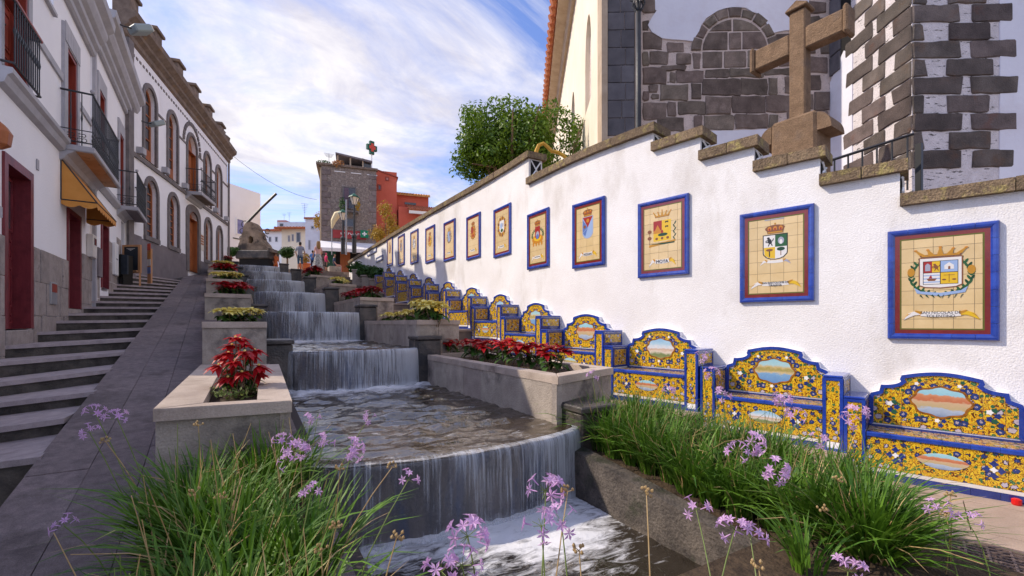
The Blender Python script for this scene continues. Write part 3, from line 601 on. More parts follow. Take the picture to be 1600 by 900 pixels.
# ================================================================== promenade: one terrace per bench
TZ = [0.0, 0.21, 0.43, 0.665, 0.92, 1.185, 1.45, 1.72, 1.99, 2.26, 2.53, 2.81]
BU = []
for x, y in WC:
    best = min(range(len(WL)), key=lambda i: (WL[i] - Vector((x, y, 0))).length); BU.append(WU[best])
BH = 0.765
prom = thing('promenade', None, None, (0, 0, 0), kind='structure')
bounds = [BU[0] - 6.0] + [(BU[i] + BU[i + 1]) / 2 for i in range(11)] + [BU[11] + 0.77]
lefts = [4.05, 4.05, 4.02, 3.4, 3.2, 3.2, 3.1, 3.0, 3.0, 2.9, 2.9, 2.8]
def terr(mb, ua, ubb, xl, z0, z1):
    pa, da = wall_at(ua); pb, db = wall_at(ubb)
    def left(p, d): n = Vector((-d.y, d.x, 0)); return p + n * ((xl - p.x) / n.x)
    A, B = pa + Vector((da.y, -da.x, 0)) * 0.1, pb + Vector((db.y, -db.x, 0)) * 0.1; C_, D_ = left(pb, db), left(pa, da)
    q = [D_, A, B, C_]
    mb.add([v + Vector((0, 0, z0)) for v in q] + [v + Vector((0, 0, z1)) for v in q], [(4, 5, 6, 7), (0, 1, 5, 4), (1, 2, 6, 5), (2, 3, 7, 6), (3, 0, 4, 7)])
for k in range(12):
    mb = MB(); terr(mb, bounds[k], bounds[k + 1], lefts[k], -0.7 if k < 4 else TZ[k] - 0.8, TZ[k] - 0.05); mb.build('terrace', K['riser2'], prom)
    if k == 0: continue
    mb = MB(); terr(mb, bounds[k] - 0.03, bounds[k + 1] - 0.04, lefts[k] - 0.02, TZ[k] - 0.05, TZ[k]); mb.build('step_slab', K['pave2'], prom)
p0, d0 = wall_at(BU[0]); n0 = Vector((-d0.y, d0.x, 0))
for c in range(3):
    s = -4.5 + (0.45 if c % 2 else 0)
    while s < 0.72:
        e = min(s + 0.98, 0.735); mb = MB(); w0, w1 = c * 0.78 - 0.1, (c + 1) * 0.78 - 0.1; gp = 0.004
        q = [p0 + d0 * (s + gp) + n0 * (w0 + gp), p0 + d0 * (e - gp) + n0 * (w0 + gp), p0 + d0 * (e - gp) + n0 * (w1 - gp), p0 + d0 * (s + gp) + n0 * (w1 - gp)]
        if e - s > 0.1:
            mb.add([v + Vector((0, 0, -0.05)) for v in q] + [v for v in q], [(7, 6, 5, 4), (0, 4, 5, 1), (1, 5, 6, 2), (2, 6, 7, 3), (3, 7, 4, 0)])
            fix_normals(mb.build('paving_slab', K['pave2'], prom))
        s = e
mb = MB(); q = [p0 + d0 * -6 + n0 * -0.1, p0 + d0 * 0.74 + n0 * -0.1, p0 + d0 * 0.74 + n0 * 3, p0 + d0 * -6 + n0 * 3]
mb.add([v + Vector((0, 0, -0.045)) for v in q], [(3, 2, 1, 0)]); mb.build('slab_bed', K['joint'], prom)
# drain grating in the near paving
gc = atZ(1528, 868, 0.0); dr = thing('drain_grating', 'rusty iron drain grating set in the near paving right of the grass', 'grating', (gc.x, gc.y, 0.004), math.atan2(d0.y, d0.x))
mb = MB()
for i in range(9): mb.box(-0.30, -0.20 + i * 0.05, 0, 0.30, -0.188 + i * 0.05, 0.012)
mb.build('grating_bars', K['drain'], dr, world=False)
mb = MB()
for i in range(6): mb.box(-0.29 + i * 0.114, -0.20, 0.001, -0.276 + i * 0.114, 0.21, 0.010)
mb.build('cross_bars', K['drain'], dr, world=False)
mb = MB(); mb.ring([(-0.34, -0.24), (0.34, -0.24), (0.34, 0.25), (-0.34, 0.25)], [(-0.30, -0.205), (0.30, -0.205), (0.30, 0.215), (-0.30, 0.215)], 0.0, 0.014, 'z'); mb.build('grating_frame', K['drain'], dr, world=False)
mb = MB(); mb.box(-0.30, -0.2, -0.0035, 0.30, 0.21, -0.003); mb.build('drain_pit', K['dark'], dr, world=False)
# small red object at the foot of the first bench
rc = atZ(1590, 788, 0.0); t = thing('red_cap', 'small red plastic cap on the paving at the foot of the nearest bench', 'cap', (rc.x - 0.03, rc.y, 0.0))
mb = MB(); mb.lathe([(0.028, 0), (0.034, 0.012), (0.034, 0.05), (0.02, 0.058), (0.0, 0.06)], n=12); mb.build('cap_shell', K['plastic_red'], t, world=False)
# ================================================================== tiled benches
EC0 = mat('brown_glaze', (0.16, 0.06, 0.015), (0.45, 0.17, 0.02), 22, 0.25)
ND = ['nearest', 'second', 'third', 'fourth', 'fifth', 'sixth', 'seventh', 'eighth', 'ninth', 'tenth', 'eleventh', 'farthest']
def scallop(half=0.485, top=1.096, n=7):
    """back outline from the right foot round to the left foot (local x z)"""
    R_ = [(0.57, 0.47), (0.57, 0.80), (0.555, 0.835)]
    R_ += [(0.485, 0.862), (0.47, 0.93)]        # lower horn
    for k in range(1, n): t = k / n * math.pi / 2; R_.append((0.47 - 0.17 * math.sin(t) , 0.93 + 0.065 * (1 - math.cos(t))))
    R_ += [(0.315, 1.0), (0.30, 1.045)]
    for k in range(1, 9): t = k / 9; R_.append((0.30 * (1 - t), 1.045 + (top - 1.045) * math.sin(t * math.pi / 2)))
    R_ += [(0.0, top)]
    return R_ + [(-x, z) for x, z in R_[-2::-1]]
BACK = scallop()
def inset(poly, d):
    n = len(poly); out = []
    for i in range(n):
        a, b, c = Vector(poly[i - 1]), Vector(poly[i]), Vector(poly[(i + 1) % n]); e1 = (b - a).normalized(); e2 = (c - b).normalized()
        n1 = Vector((-e1.y, e1.x)); n2 = Vector((-e2.y, e2.x)); q = (n1 + n2); q = q / max(0.35, q.dot(q) / 2) if q.length > 1e-6 else n1
        out.append((b.x + q.x * d, b.y + q.y * d))
    return out
BIN = inset(BACK, 0.036)
DEP = 0.45; BT = 0.075      # bench depth from the wall, thickness of the back
def framed(mbs, x0, x1, z0, z1, y, fw=0.026, axis='y', sgn=1, prd=0.006):
    """blue glazed frame lying on a face"""
    o = [(x0, z0), (x1, z0), (x1, z1), (x0, z1)]; i_ = [(x0 + fw, z0 + fw), (x1 - fw, z0 + fw), (x1 - fw, z1 - fw), (x0 + fw, z1 - fw)]
    mbs.ring(o, i_, y - prd * sgn, y + 0.004 * sgn, axis)
def bench(k, detail):
    p, d = wall_at(BU[k]); fr = FR((p.x, p.y), (-d.x, -d.y)); side = ['nearest the camera', '', '']
    pic = ['orange dunes', 'a beach', 'village houses'][k % 3] if k < 3 else None
    lab = f'{ND[k]} yellow and blue tiled bench' + (f', its back painted with {pic}' if pic else ' counted from the near end of the wall')
    b = thing('tiled_bench', lab, 'bench', (fr.o.x, fr.o.y, TZ[k]), fr.rz, 'tiled benches stepping up along the white wall')
    # body
    mb = MB(); mb.box(-0.575, -DEP, 0.0, 0.575, -0.002, 0.462); mb.build('seat_block', K['grout'], b, world=False)
    mb = MB(); mb.prism(BACK, -BT + 0.008, -0.002); fix_normals(mb.build('back_core', K['white'], b, world=False))
    # glazed tiles of the back
    def tiles(poly, nx, nz, x0, x1, z0, z1, y0, y1, name, m, split):
        cells = []
        for i in range(nx):
            for j in range(nz):
                q = clip_rect(poly, x0 + (x1 - x0) * i / nx + 0.0015, z0 + (z1 - z0) * j / nz + 0.0015, x0 + (x1 - x0) * (i + 1) / nx - 0.0015, z0 + (z1 - z0) * (j + 1) / nz - 0.0015)
                if q: cells.append(q)
        if split:
            for q in cells: mt = MB(); mt.prism(q, y0, y1); fix_normals(mt.build(name, m, b, world=False))
        else:
            mt = MB()
            for q in cells: mt.prism(q, y0, y1)
            fix_normals(mt.build(name + 's', m, b, world=False))
    tiles(BIN, 8, 5, -0.6, 0.6, 0.47, 1.10, -BT, -BT + 0.008, 'back_tile', K['maio'], detail > 1)
    # blue border of the back, in short glazed lengths
    nb = len(BACK)
    if detail:
        for i in range(0, nb - 1):
            mt = MB(); qd = [BACK[i], BACK[i + 1], BIN[i + 1], BIN[i]]
            mt.prism(qd, -BT - 0.012, -BT + 0.006); fix_normals(mt.build('border_tile', K['blue'], b, world=False))
    else:
        mt = MB(); mt.ring(BACK, BIN, -BT - 0.012, -BT + 0.006, closed=False); fix_normals(mt.build('border_band', K['blue'], b, world=False))
    # painted picture in the back, framed by scrolls
    pc = MB(); pw, ph = 0.20, 0.135; cz = 0.79; op = []
    for i in range(40):
        t = 2 * math.pi * i / 40; r = 1.06 + 0.06 * math.cos(8 * t); op.append((pw * r * math.cos(t), cz + ph * r * math.sin(t)))
    rim = MB(); rim.ring([(x * 1.10, cz + (z - cz) * 1.13) for x, z in op], op, -BT - 0.0045, -BT + 0.002); fix_normals(rim.build('picture_scroll_rim', EC0, b, world=False))
    pc.prism(op, -BT - 0.0035, -BT + 0.002); fix_normals(pc.build('painted_picture', SCN[k % 3], b, world=False))
    if detail > 1:   # painted clusters of blue flowers either side and below
        for (cx, czz, nf, s) in ((-0.37, 0.70, 5, 1), (0.37, 0.70, 5, 1), (0, 0.60, 4, 0.8), (-0.16, 0.965, 4, 0.7), (0.16, 0.965, 4, 0.7)):
            mt = MB()
            for q in range(nf):
                ang = q / nf * 6.283; cx2 = cx + 0.03 * s * math.cos(ang); cz2 = czz + 0.055 * s * math.sin(ang)
                pts = [(cx2 + (0.024 + 0.006 * math.cos(5 * t)) * s * math.cos(t), cz2 + (0.024 + 0.006 * math.cos(5 * t)) * s * math.sin(t)) for t in [i / 15 * 6.283 for i in range(15)]]
                mt.mi = q % 3; mt.prism(pts, -BT - 0.0025 - 0.0004 * q, -BT + 0.002)
            mt.build('painted_cluster', [K['blue_dark'], K['dkgreen'], K['white_paint']], b, world=False)
    # rail between back and seat
    mt = MB(); mt.box(-0.57, -BT - 0.012, 0.463, 0.57, -BT + 0.01, 0.492); mt.build('back_rail', K['blue_dark'], b, world=False)
    # seat tiles and nosing
    n = 8; sp = detail > 1
    mt = MB()
    for i in range(n):
        mt.box(-0.57 + 1.14 * i / n + 0.0015, -DEP + 0.03, 0.462, -0.57 + 1.14 * (i + 1) / n - 0.0015, -BT - 0.013, 0.470)
        if sp: mt.build('seat_tile', K['maio_seat'], b, world=False); mt = MB()
    if not sp: mt.build('seat_tiles', K['maio_seat'], b, world=False)
    mt = MB(); n2 = 6 if detail else 1
    for i in range(n2):
        x0, x1 = -0.57 + 1.14 * i / n2 + 0.001, -0.57 + 1.14 * (i + 1) / n2 - 0.001
        prof = [(-DEP + 0.03, 0.472), (-DEP - 0.008, 0.472), (-DEP - 0.020, 0.462), (-DEP - 0.022, 0.432), (-DEP - 0.014, 0.424), (-DEP + 0.03, 0.424)]
        mt.prism(prof, x0, x1, 'x')
        if detail: fix_normals(mt.build('nosing_tile', K['blue'], b, world=False)); mt = MB()
    if not detail: fix_normals(mt.build('seat_nosing', K['blue'], b, world=False))
    # front panel tiles, white band and blue plinth
    fp = [(-0.572, 0.105), (0.572, 0.105), (0.572, 0.424), (-0.572, 0.424)]
    tiles(fp, 8, 2, -0.572, 0.572, 0.105, 0.424, -DEP - 0.008, -DEP, 'front_tile', K['maio_s'], detail > 1)
    mt = MB(); mt.box(-0.572, -DEP - 0.010, 0.070, 0.572, -DEP + 0.002, 0.1035); mt.build('white_band', K['maio_arm'] if False else K['offwhite'], b, world=False)
    mt = MB()
    for i in range(n2):
        mt.box(-0.572 + 1.144 * i / n2 + 0.001, -DEP - 0.014, 0.0, -0.572 + 1.144 * (i + 1) / n2 - 0.001, -DEP + 0.002, 0.0685)
        if detail: mt.build('plinth_tile', K['blue_dark'], b, world=False); mt = MB()
    if not detail: mt.build('plinth', K['blue_dark'], b, world=False)
    if detail:   # small picture in the front panel
        pts = [(0.17 * math.cos(t) * (1 + 0.08 * math.cos(4 * t)), 0.27 + 0.075 * math.sin(t)) for t in [i / 24 * 6.283 for i in range(24)]]
        mt = MB(); mt.prism(pts, -DEP - 0.0115, -DEP); fix_normals(mt.build('front_picture', SCN[(k + 1) % 3] if k else SCN[0], b, world=False))
        for sx in (-0.34, 0.34):
            mt = MB()
            for q, (ox, oz, r) in enumerate(((0, 0.055, 0.026), (0, -0.055, 0.026), (-0.045, 0, 0.026), (0.045, 0, 0.026), (0, 0, 0.022))):
                pts = [(sx + ox + (r + 0.007 * math.cos(4 * t)) * math.cos(t), 0.265 + oz + (r + 0.007 * math.cos(4 * t)) * math.sin(t)) for t in [i / 14 * 6.283 for i in range(14)]]
                mt.mi = 0 if q < 4 else 1; mt.prism(pts, -DEP - 0.011 - 0.0005 * q, -DEP)
            fix_normals(mt.build('front_motif', [K['blue_dark'], K['white_paint']], b, world=False))
    # arms: pillar at the front, lower towards the wall it stays level
    for sx in (-1, 1):
        xa, xb = (0.578, 0.762); x0, x1 = (xa, xb) if sx > 0 else (-xb, -xa)
        arm = MB(); arm.box(x0 + 0.004, -DEP - 0.01, 0, x1 - 0.004, -0.003, 0.795); ao = arm.build('arm', K['white'], b, world=False)
        cp = MB(); cp.cbox(x0, -DEP - 0.022, 0.795, x1, -0.003, 0.822, 0.008); cp.build('arm_cap', K['blue'] , ao, world=False)
        fm = MB(); fm.box(x0 + 0.03, -DEP - 0.0135, 0.10, x1 - 0.03, -DEP - 0.008, 0.765); fm.build('arm_front_tile', K['maio_s'], ao, world=False)
        f2 = MB(); framed(f2, x0, x1, 0.0, 0.795, -DEP - 0.012, 0.030, 'y', 1, 0.008); f2.build('arm_frame', K['blue'], ao, world=False)
        for face in (-1, 1):       # both side faces carry an inset picture
            X = x1 - 0.004 if face > 0 else x0 + 0.004
            outer = (face * sx > 0)
            za, zb = ((0.60, 0.79) if outer else (0.49, 0.79)); ya, yb = (-DEP + 0.0, -0.02 if outer else -BT - 0.012)
            st = MB(); st.box(min(X, X + face * 0.006), ya + 0.035, za + 0.03, max(X, X + face * 0.006), yb - 0.03, zb - 0.03); st.build('arm_side_tile', K['maio_arm'] if not outer else K['maio_s'], ao, world=False)
            f3 = MB(); oo = [(ya - 0.01, za), (yb, za), (yb, zb), (ya - 0.01, zb)]; ii = [(ya + 0.022, za + 0.028), (yb - 0.028, za + 0.028), (yb - 0.028, zb - 0.028), (ya + 0.022, zb - 0.028)]
            f3.ring(oo, ii, X - 0.002 * face, X + face * 0.010, 'x'); fix_normals(f3.build('side_frame', K['blue_dark'], ao, world=False))
            if outer:
                f4 = MB(); f4.box(min(X, X + face * 0.007), ya - 0.008, 0.0, max(X, X + face * 0.007), yb, za - 0.002); f4.build('side_tile', K['blue_dark'], ao, world=False)
    return b
for k in range(12): bench(k, 2 if k < 3 else (1 if k < 6 else 0))
# ================================================================== coat of arms panels
def text_mesh(txt, size, name, m, parent, x, y, z, shear=0.0, w=1.0):
    cu = bpy.data.curves.new(name, 'FONT'); cu.body = txt; cu.size = size; cu.align_x = 'CENTER'; cu.align_y = 'CENTER'; cu.extrude = 0.0006
    o = bpy.data.objects.new(name, cu); COL.objects.link(o); dg = bpy.context.evaluated_depsgraph_get(); me = bpy.data.meshes.new_from_object(o.evaluated_get(dg))
    bpy.data.objects.remove(o); me.name = name; me.materials.clear(); me.materials.append(m)
    ob = bpy.data.objects.new(name, me); COL.objects.link(ob)
    if parent: ob.parent = parent
    ob.location = (x, y, z); ob.rotation_euler = (math.radians(90), 0, 0); ob.scale = (w, 1, 1); return ob
EC = {n: mat('glaze_' + n, c, None, rough=0.3, spec=0.5) for n, c in dict(gold=(0.50, 0.24, 0.02), yellow=(0.72, 0.46, 0.02), red=(0.34, 0.025, 0.02), green=(0.02, 0.10, 0.03), blue=(0.10, 0.18, 0.45), white=(0.74, 0.72, 0.70), black=(0.015, 0.015, 0.015), sky=(0.30, 0.42, 0.66), orange=(0.55, 0.22, 0.02), brown=(0.22, 0.08, 0.03), dgreen=(0.01, 0.055, 0.02), grey=(0.35, 0.36, 0.45)).items()}
EM = list(EC.values()); EI = {n: i for i, n in enumerate(EC)}
class Art:
    def __init__(s, y): s.mb = MB(); s.y = y; s.n = 0
    def poly(s, pts, c):
        s.mb.mi = EI[c]; s.n += 1; y = s.y - 0.0002 - 0.00006 * s.n; s.mb.prism(pts, y, s.y + 0.002)
    def rect(s, x0, z0, x1, z1, c): s.poly([(x0, z0), (x1, z0), (x1, z1), (x0, z1)], c)
    def ell(s, cx, cz, rx, rz, c, n=14, a=0.0): s.poly([(cx + rx * math.cos(t) * math.cos(a) - rz * math.sin(t) * math.sin(a), cz + rx * math.cos(t) * math.sin(a) + rz * math.sin(t) * math.cos(a)) for t in [i / n * 6.2832 for i in range(n)]], c)
    def shield(s, cx, cz, w, h, c, e=0.0):
        w += e; h += e; s.poly([(cx - w, cz + h), (cx - w, cz - h * 0.45)] + [(cx + w * math.sin(t), cz - h * 0.45 - h * 0.55 * math.cos(t)) for t in [-1.3, -0.8, -0.4, 0, 0.4, 0.8, 1.3]] + [(cx + w, cz - h * 0.45), (cx + w, cz + h)], c)
    def crown(s, cx, cz, w, h, closed=True):
        s.poly([(cx - w * 0.75, cz), (cx + w * 0.75, cz), (cx + w * 0.8, cz + h * 0.25), (cx - w * 0.8, cz + h * 0.25)], 'brown')
        s.poly([(cx - w * 0.7, cz + h * 0.05), (cx + w * 0.7, cz + h * 0.05), (cx + w * 0.72, cz + h * 0.2), (cx - w * 0.72, cz + h * 0.2)], 'gold')
        if closed:
            s.poly([(cx - w * 0.8, cz + h * 0.25)] + [(cx + w * math.cos(t) * 1.0, cz + h * 0.5 + h * 0.35 * math.sin(t)) for t in [3.3 - i * 0.43 for i in range(8)]] + [(cx + w * 0.8, cz + h * 0.25)], 'brown')
            for q in (-0.55, 0, 0.55): s.ell(cx + q * w, cz + h * 0.5, w * 0.2, h * 0.22, 'orange', 8); s.ell(cx + q * w, cz + h * 0.42, w * 0.1, h * 0.13, 'red', 8)
            s.ell(cx, cz + h * 0.95, w * 0.09, h * 0.1, 'gold', 8)
        else:
            for q in (-0.9, -0.45, 0, 0.45, 0.9):
                hh = h * (0.95 if q == 0 else 0.75); s.poly([(cx + q * w * 0.75 - w * 0.12, cz + h * 0.2), (cx + q * w * 0.75 + w * 0.12, cz + h * 0.2), (cx + q * w * 1.05 + w * 0.03, cz + hh), (cx + q * w * 1.05 - w * 0.03, cz + hh)], 'gold'); s.ell(cx + q * w * 1.05, cz + hh, w * 0.07, h * 0.09, 'orange', 8)
    def ribbon(s, cx, cz, w, h, c='yellow'):
        def arc(t): return cz - h * 0.9 * (1 - (t / w) ** 2) * 0.5
        xs = [-w * 0.62 + w * 1.24 * i / 8 for i in range(9)]
        s.poly([(cx + x, arc(x) - h * 0.5) for x in xs] + [(cx + x, arc(x) + h * 0.5) for x in xs[::-1]], 'white')
        for q in (-1, 1):
            s.poly([(cx + q * w * 0.55, cz + h * 0.1), (cx + q * w * 0.78, cz + h * 0.45), (cx + q * w * 0.8, cz - h * 0.35), (cx + q * w * 0.62, cz - h * 0.7)][::q], 'gold')
            s.poly([(cx + q * w * 0.6, cz - h * 0.5), (cx + q * w * 0.82, cz + h * 0.2), (cx + q * w * 1.0, cz - h * 0.2), (cx + q * w * 1.16, cz - h * 1.6), (cx + q * w * 1.0, cz - h * 1.1), (cx + q * w * 0.8, cz - h * 0.6)][::q], c if q > 0 else 'white')
            s.poly([(cx + q * w * 0.9, cz - h * 0.1), (cx + q * w * 1.04, cz - h * 0.45), (cx + q * w * 1.16, cz - h * 1.55), (cx + q * w * 1.08, cz - h * 0.9)][::q], 'gold')
    def wreath(s, cx, cz, rx, rz, c1, c2, n=9, a0=-1.3, a1=0.9):
        for q in (-1, 1):
            for i in range(n):
                t = a0 + (a1 - a0) * i / (n - 1); x, z = cx + q * rx * math.cos(t), cz + rz * math.sin(t)
                for e in (-1, 1): s.ell(x + q * 0.012 * e, z + 0.01, 0.030, 0.011, c1 if (i + e) % 3 else c2, 8, (math.pi / 2 - 0.5 * e * 1) if q > 0 else (math.pi / 2 + 0.5 * e))
    def lion(s, cx, cz, h, c):
        s.ell(cx, cz, h * 0.22, h * 0.33, c, 9, 0.3); s.ell(cx - h * 0.15, cz + h * 0.36, h * 0.16, h * 0.14, c, 8)
        for dx, dz, a in ((-0.3, 0.1, 0.4), (-0.28, -0.1, -0.2), (-0.1, -0.4, 1.2), (0.2, -0.38, 1.9), (0.33, 0.15, 1.2)): s.ell(cx + dx * h, cz + dz * h, h * 0.2, h * 0.06, c, 7, a)
    def done(s, name, parent): return fix_normals(s.mb.build(name, EM, parent, world=False))
def emblem(k, A, cz):
    if k == 0:      # quartered shield in a laurel wreath under an open crown
        A.wreath(0, cz - 0.035, 0.225, 0.20, 'green', 'dgreen', 11); A.ell(-0.225, cz + 0.015, 0.03, 0.045, 'gold'); A.ell(0.225, cz + 0.015, 0.03, 0.045, 'gold')
        A.poly([(-0.165, cz + 0.16), (-0.165, cz - 0.13), (-0.12, cz - 0.155), (0, cz - 0.165), (0.12, cz - 0.155), (0.165, cz - 0.13), (0.165, cz + 0.16)], 'brown')
        A.poly([(-0.155, cz + 0.15), (-0.155, cz - 0.125), (-0.115, cz - 0.145), (0, cz - 0.155), (0.115, cz - 0.145), (0.155, cz - 0.125), (0.155, cz + 0.15)], 'white')
        A.rect(-0.132, cz - 0.122, 0.132, cz + 0.122, 'black')
        A.rect(-0.127, cz + 0.003, -0.062, cz + 0.117, 'red'); A.rect(-0.062, cz + 0.003, -0.003, cz + 0.117, 'yellow'); A.rect(0.003, cz + 0.003, 0.127, cz + 0.117, 'sky')
        A.rect(-0.127, cz - 0.117, -0.003, cz - 0.003, 'white'); A.rect(0.003, cz - 0.117, 0.127, cz - 0.003, 'yellow')
        for q in (0.022, 0.055, 0.09): A.rect(-0.127, cz - q - 0.012, -0.003, cz - q, 'sky')
        A.poly([(-0.105, cz - 0.06), (-0.025, cz - 0.06), (-0.04, cz - 0.085), (-0.09, cz - 0.085)], 'brown'); A.poly([(-0.07, cz - 0.02), (-0.06, cz - 0.058), (-0.09, cz - 0.058)], 'red')
        A.lion(-0.032, cz + 0.058, 0.07, 'brown'); A.poly([(-0.115, cz + 0.02), (-0.075, cz + 0.02), (-0.075, cz + 0.08), (-0.095, cz + 0.10), (-0.115, cz + 0.08)], 'grey')
        A.poly([(0.03, cz + 0.03), (0.10, cz + 0.03), (0.10, cz + 0.07), (0.065, cz + 0.10), (0.03, cz + 0.07)], 'white'); A.rect(0.058, cz + 0.03, 0.074, cz + 0.06, 'brown')
        A.rect(0.063, cz - 0.10, 0.067, cz - 0.02, 'brown'); A.rect(0.025, cz - 0.032, 0.105, cz - 0.028, 'brown'); A.ell(0.028, cz - 0.075, 0.016, 0.008, 'brown'); A.ell(0.102, cz - 0.075, 0.016, 0.008, 'brown')
        A.poly([(-0.20, cz - 0.15), (-0.15, cz - 0.19), (0, cz - 0.21), (0.15, cz - 0.19), (0.20, cz - 0.15), (0.18, cz - 0.21), (0, cz - 0.245), (-0.18, cz - 0.21)], 'sky')
        for i in range(8): x = -0.16 + i * 0.045; A.poly([(x, cz - 0.235), (x + 0.012, cz - 0.225), (x + (0.03 if x < 0 else -0.01), cz - 0.265)], 'dgreen')
        A.crown(0, cz + 0.165, 0.20, 0.10, False)
    elif k == 1:
        A.shield(0, cz, 0.135, 0.155, 'black', 0.006); A.shield(0, cz, 0.13, 0.15, 'white'); A.rect(0, cz + 0.0, 0.13, cz + 0.15, 'green'); A.poly([(-0.13, cz), (0, cz), (0, cz - 0.148), (-0.07, cz - 0.135), (-0.12, cz - 0.10)], 'yellow')
        A.lion(-0.06, cz + 0.075, 0.11, 'black'); A.ell(0.065, cz + 0.075, 0.035, 0.045, 'grey'); A.ell(0.065, cz + 0.06, 0.018, 0.03, 'white')
        A.rect(-0.07, cz - 0.12, -0.058, cz - 0.02, 'black'); A.ell(-0.064, cz - 0.035, 0.04, 0.016, 'brown'); A.rect(0.06, cz - 0.11, 0.068, cz - 0.04, 'brown'); A.ell(0.064, cz - 0.03, 0.045, 0.024, 'dgreen')
        A.ribbon(0, cz - 0.17, 0.15, 0.035, 'grey'); A.crown(0, cz + 0.17, 0.115, 0.13)
    elif k == 2:
        A.rect(-0.145, cz - 0.16, 0.145, cz + 0.15, 'yellow'); A.rect(-0.145, cz + 0.0, -0.005, cz + 0.15, 'red'); A.poly([(-0.13, cz - 0.01), (-0.02, cz - 0.01), (-0.075, cz + 0.09)], 'orange'); A.rect(-0.145, cz - 0.04, -0.005, cz - 0.002, 'orange')
        for q in (0.03, 0.10): A.poly([(0.05, cz + q), (0.10, cz + q + 0.03), (0.10, cz + q), (0.05, cz + q + 0.03)], 'black')
        A.ell(0.01, cz - 0.065, 0.08, 0.025, 'dgreen'); A.ell(0, cz - 0.02, 0.02, 0.025, 'red')
        for x in (-0.09, 0.0, 0.09): A.ell(x, cz - 0.12, 0.022, 0.02, 'brown')
        for i in range(6): A.ell(0.19 + 0.02 * (i % 2), cz - 0.14 + i * 0.045, 0.03, 0.01, 'dgreen', 8, 1.0 if i % 2 else 2.0)
        for z in (-0.10, 0.0): A.ell(-0.21, cz + z, 0.035, 0.028, 'brown')
        A.rect(-0.212, cz - 0.2, -0.206, cz - 0.02, 'brown'); A.poly([(-0.22, cz - 0.24), (0.21, cz - 0.19), (0.22, cz - 0.16), (-0.22, cz - 0.205)], 'gold'); A.poly([(-0.22, cz - 0.19), (0.0, cz - 0.215), (0.2, cz - 0.21), (0.2, cz - 0.19)], 'dgreen')
        A.crown(0, cz + 0.20, 0.15, 0.11, False)
    elif k == 3:
        A.shield(0, cz, 0.125, 0.19, 'grey', 0.006); A.shield(0, cz, 0.12, 0.185, 'sky'); A.poly([(-0.12, cz + 0.185), (0.12, cz + 0.185), (0.0, cz + 0.0)], 'red'); A.ell(0, cz + 0.12, 0.035, 0.035, 'orange')
        A.poly([(-0.12, cz + 0.15), (-0.12, cz - 0.08), (0.0, cz - 0.0)], 'blue'); A.poly([(-0.06, cz - 0.15), (-0.12, cz - 0.09), (0, cz - 0.01)], 'blue'); A.ell(-0.075, cz + 0.02, 0.03, 0.03, 'brown'); A.crown(0, cz + 0.20, 0.12, 0.14)
    elif k == 4:
        A.wreath(0, cz - 0.03, 0.20, 0.13, 'green', 'dgreen', 6, -0.2, 1.2); A.ell(0, cz - 0.10, 0.20, 0.09, 'orange'); A.ell(0, cz - 0.08, 0.13, 0.06, 'yellow'); A.shield(0, cz + 0.03, 0.09, 0.13, 'red'); A.ell(0, cz - 0.01, 0.06, 0.07, 'grey'); A.ell(0, cz - 0.05, 0.05, 0.05, 'blue')
        for x in (-0.15, -0.05, 0.05, 0.15): A.ell(x, cz - 0.19, 0.03, 0.05, 'orange')
        A.crown(0, cz + 0.17, 0.11, 0.13)
    elif k == 5:
        for i in range(18): t = i / 18 * 6.283; A.ell(0.17 * math.cos(t), cz + 0.20 * math.sin(t), 0.05, 0.035, 'gold' if i % 2 else 'brown', 8, t)
        A.shield(0, cz, 0.11, 0.14, 'white'); A.ell(-0.03, cz + 0.02, 0.05, 0.07, 'sky'); A.ell(0, cz - 0.09, 0.06, 0.04, 'green'); A.ell(0.05, cz + 0.03, 0.03, 0.05, 'grey')
    else:
        c = [('orange', 'red'), ('grey', 'sky'), ('yellow', 'red'), ('white', 'grey'), ('grey', 'brown'), ('red', 'yellow')][k - 6]
        A.wreath(0, cz - 0.02, 0.15, 0.16, 'gold' if k % 2 == 0 else 'dgreen', 'brown', 6); A.shield(0, cz, 0.11, 0.16, 'brown', 0.008); A.shield(0, cz, 0.105, 0.155, c[0]); A.rect(-0.1, cz - 0.02, 0, cz + 0.15, c[1]); A.ell(0.05, cz + 0.06, 0.03, 0.05, 'brown'); A.ell(0, cz - 0.08, 0.05, 0.04, c[1]); A.crown(0, cz + 0.18, 0.10, 0.12, k % 2 == 0)
PW, PH = 0.835, 1.17
PZ = [2.014, 2.454, 2.894, 3.178, 3.314, 3.765, 3.893, 4.034, 4.152, 4.298, 4.398, 4.558]
pdesc = ['a laurel wreath, reading SAN NICOLAS DE TOLENTINO', 'a lion, reading SAN BARTOLOME DE TIRAJANA', 'a yellow and red square shield, reading MOYA', 'a narrow red and blue shield, reading MOGAN', 'a crown over a red shield flanked by green palms', 'a white shield inside a golden scroll frame']
wd = [1.0, 1.0, 1.0, 0.93, 0.93, 1.0, 0.97, 0.97, 0.97, 0.97, 0.97, 1.0]
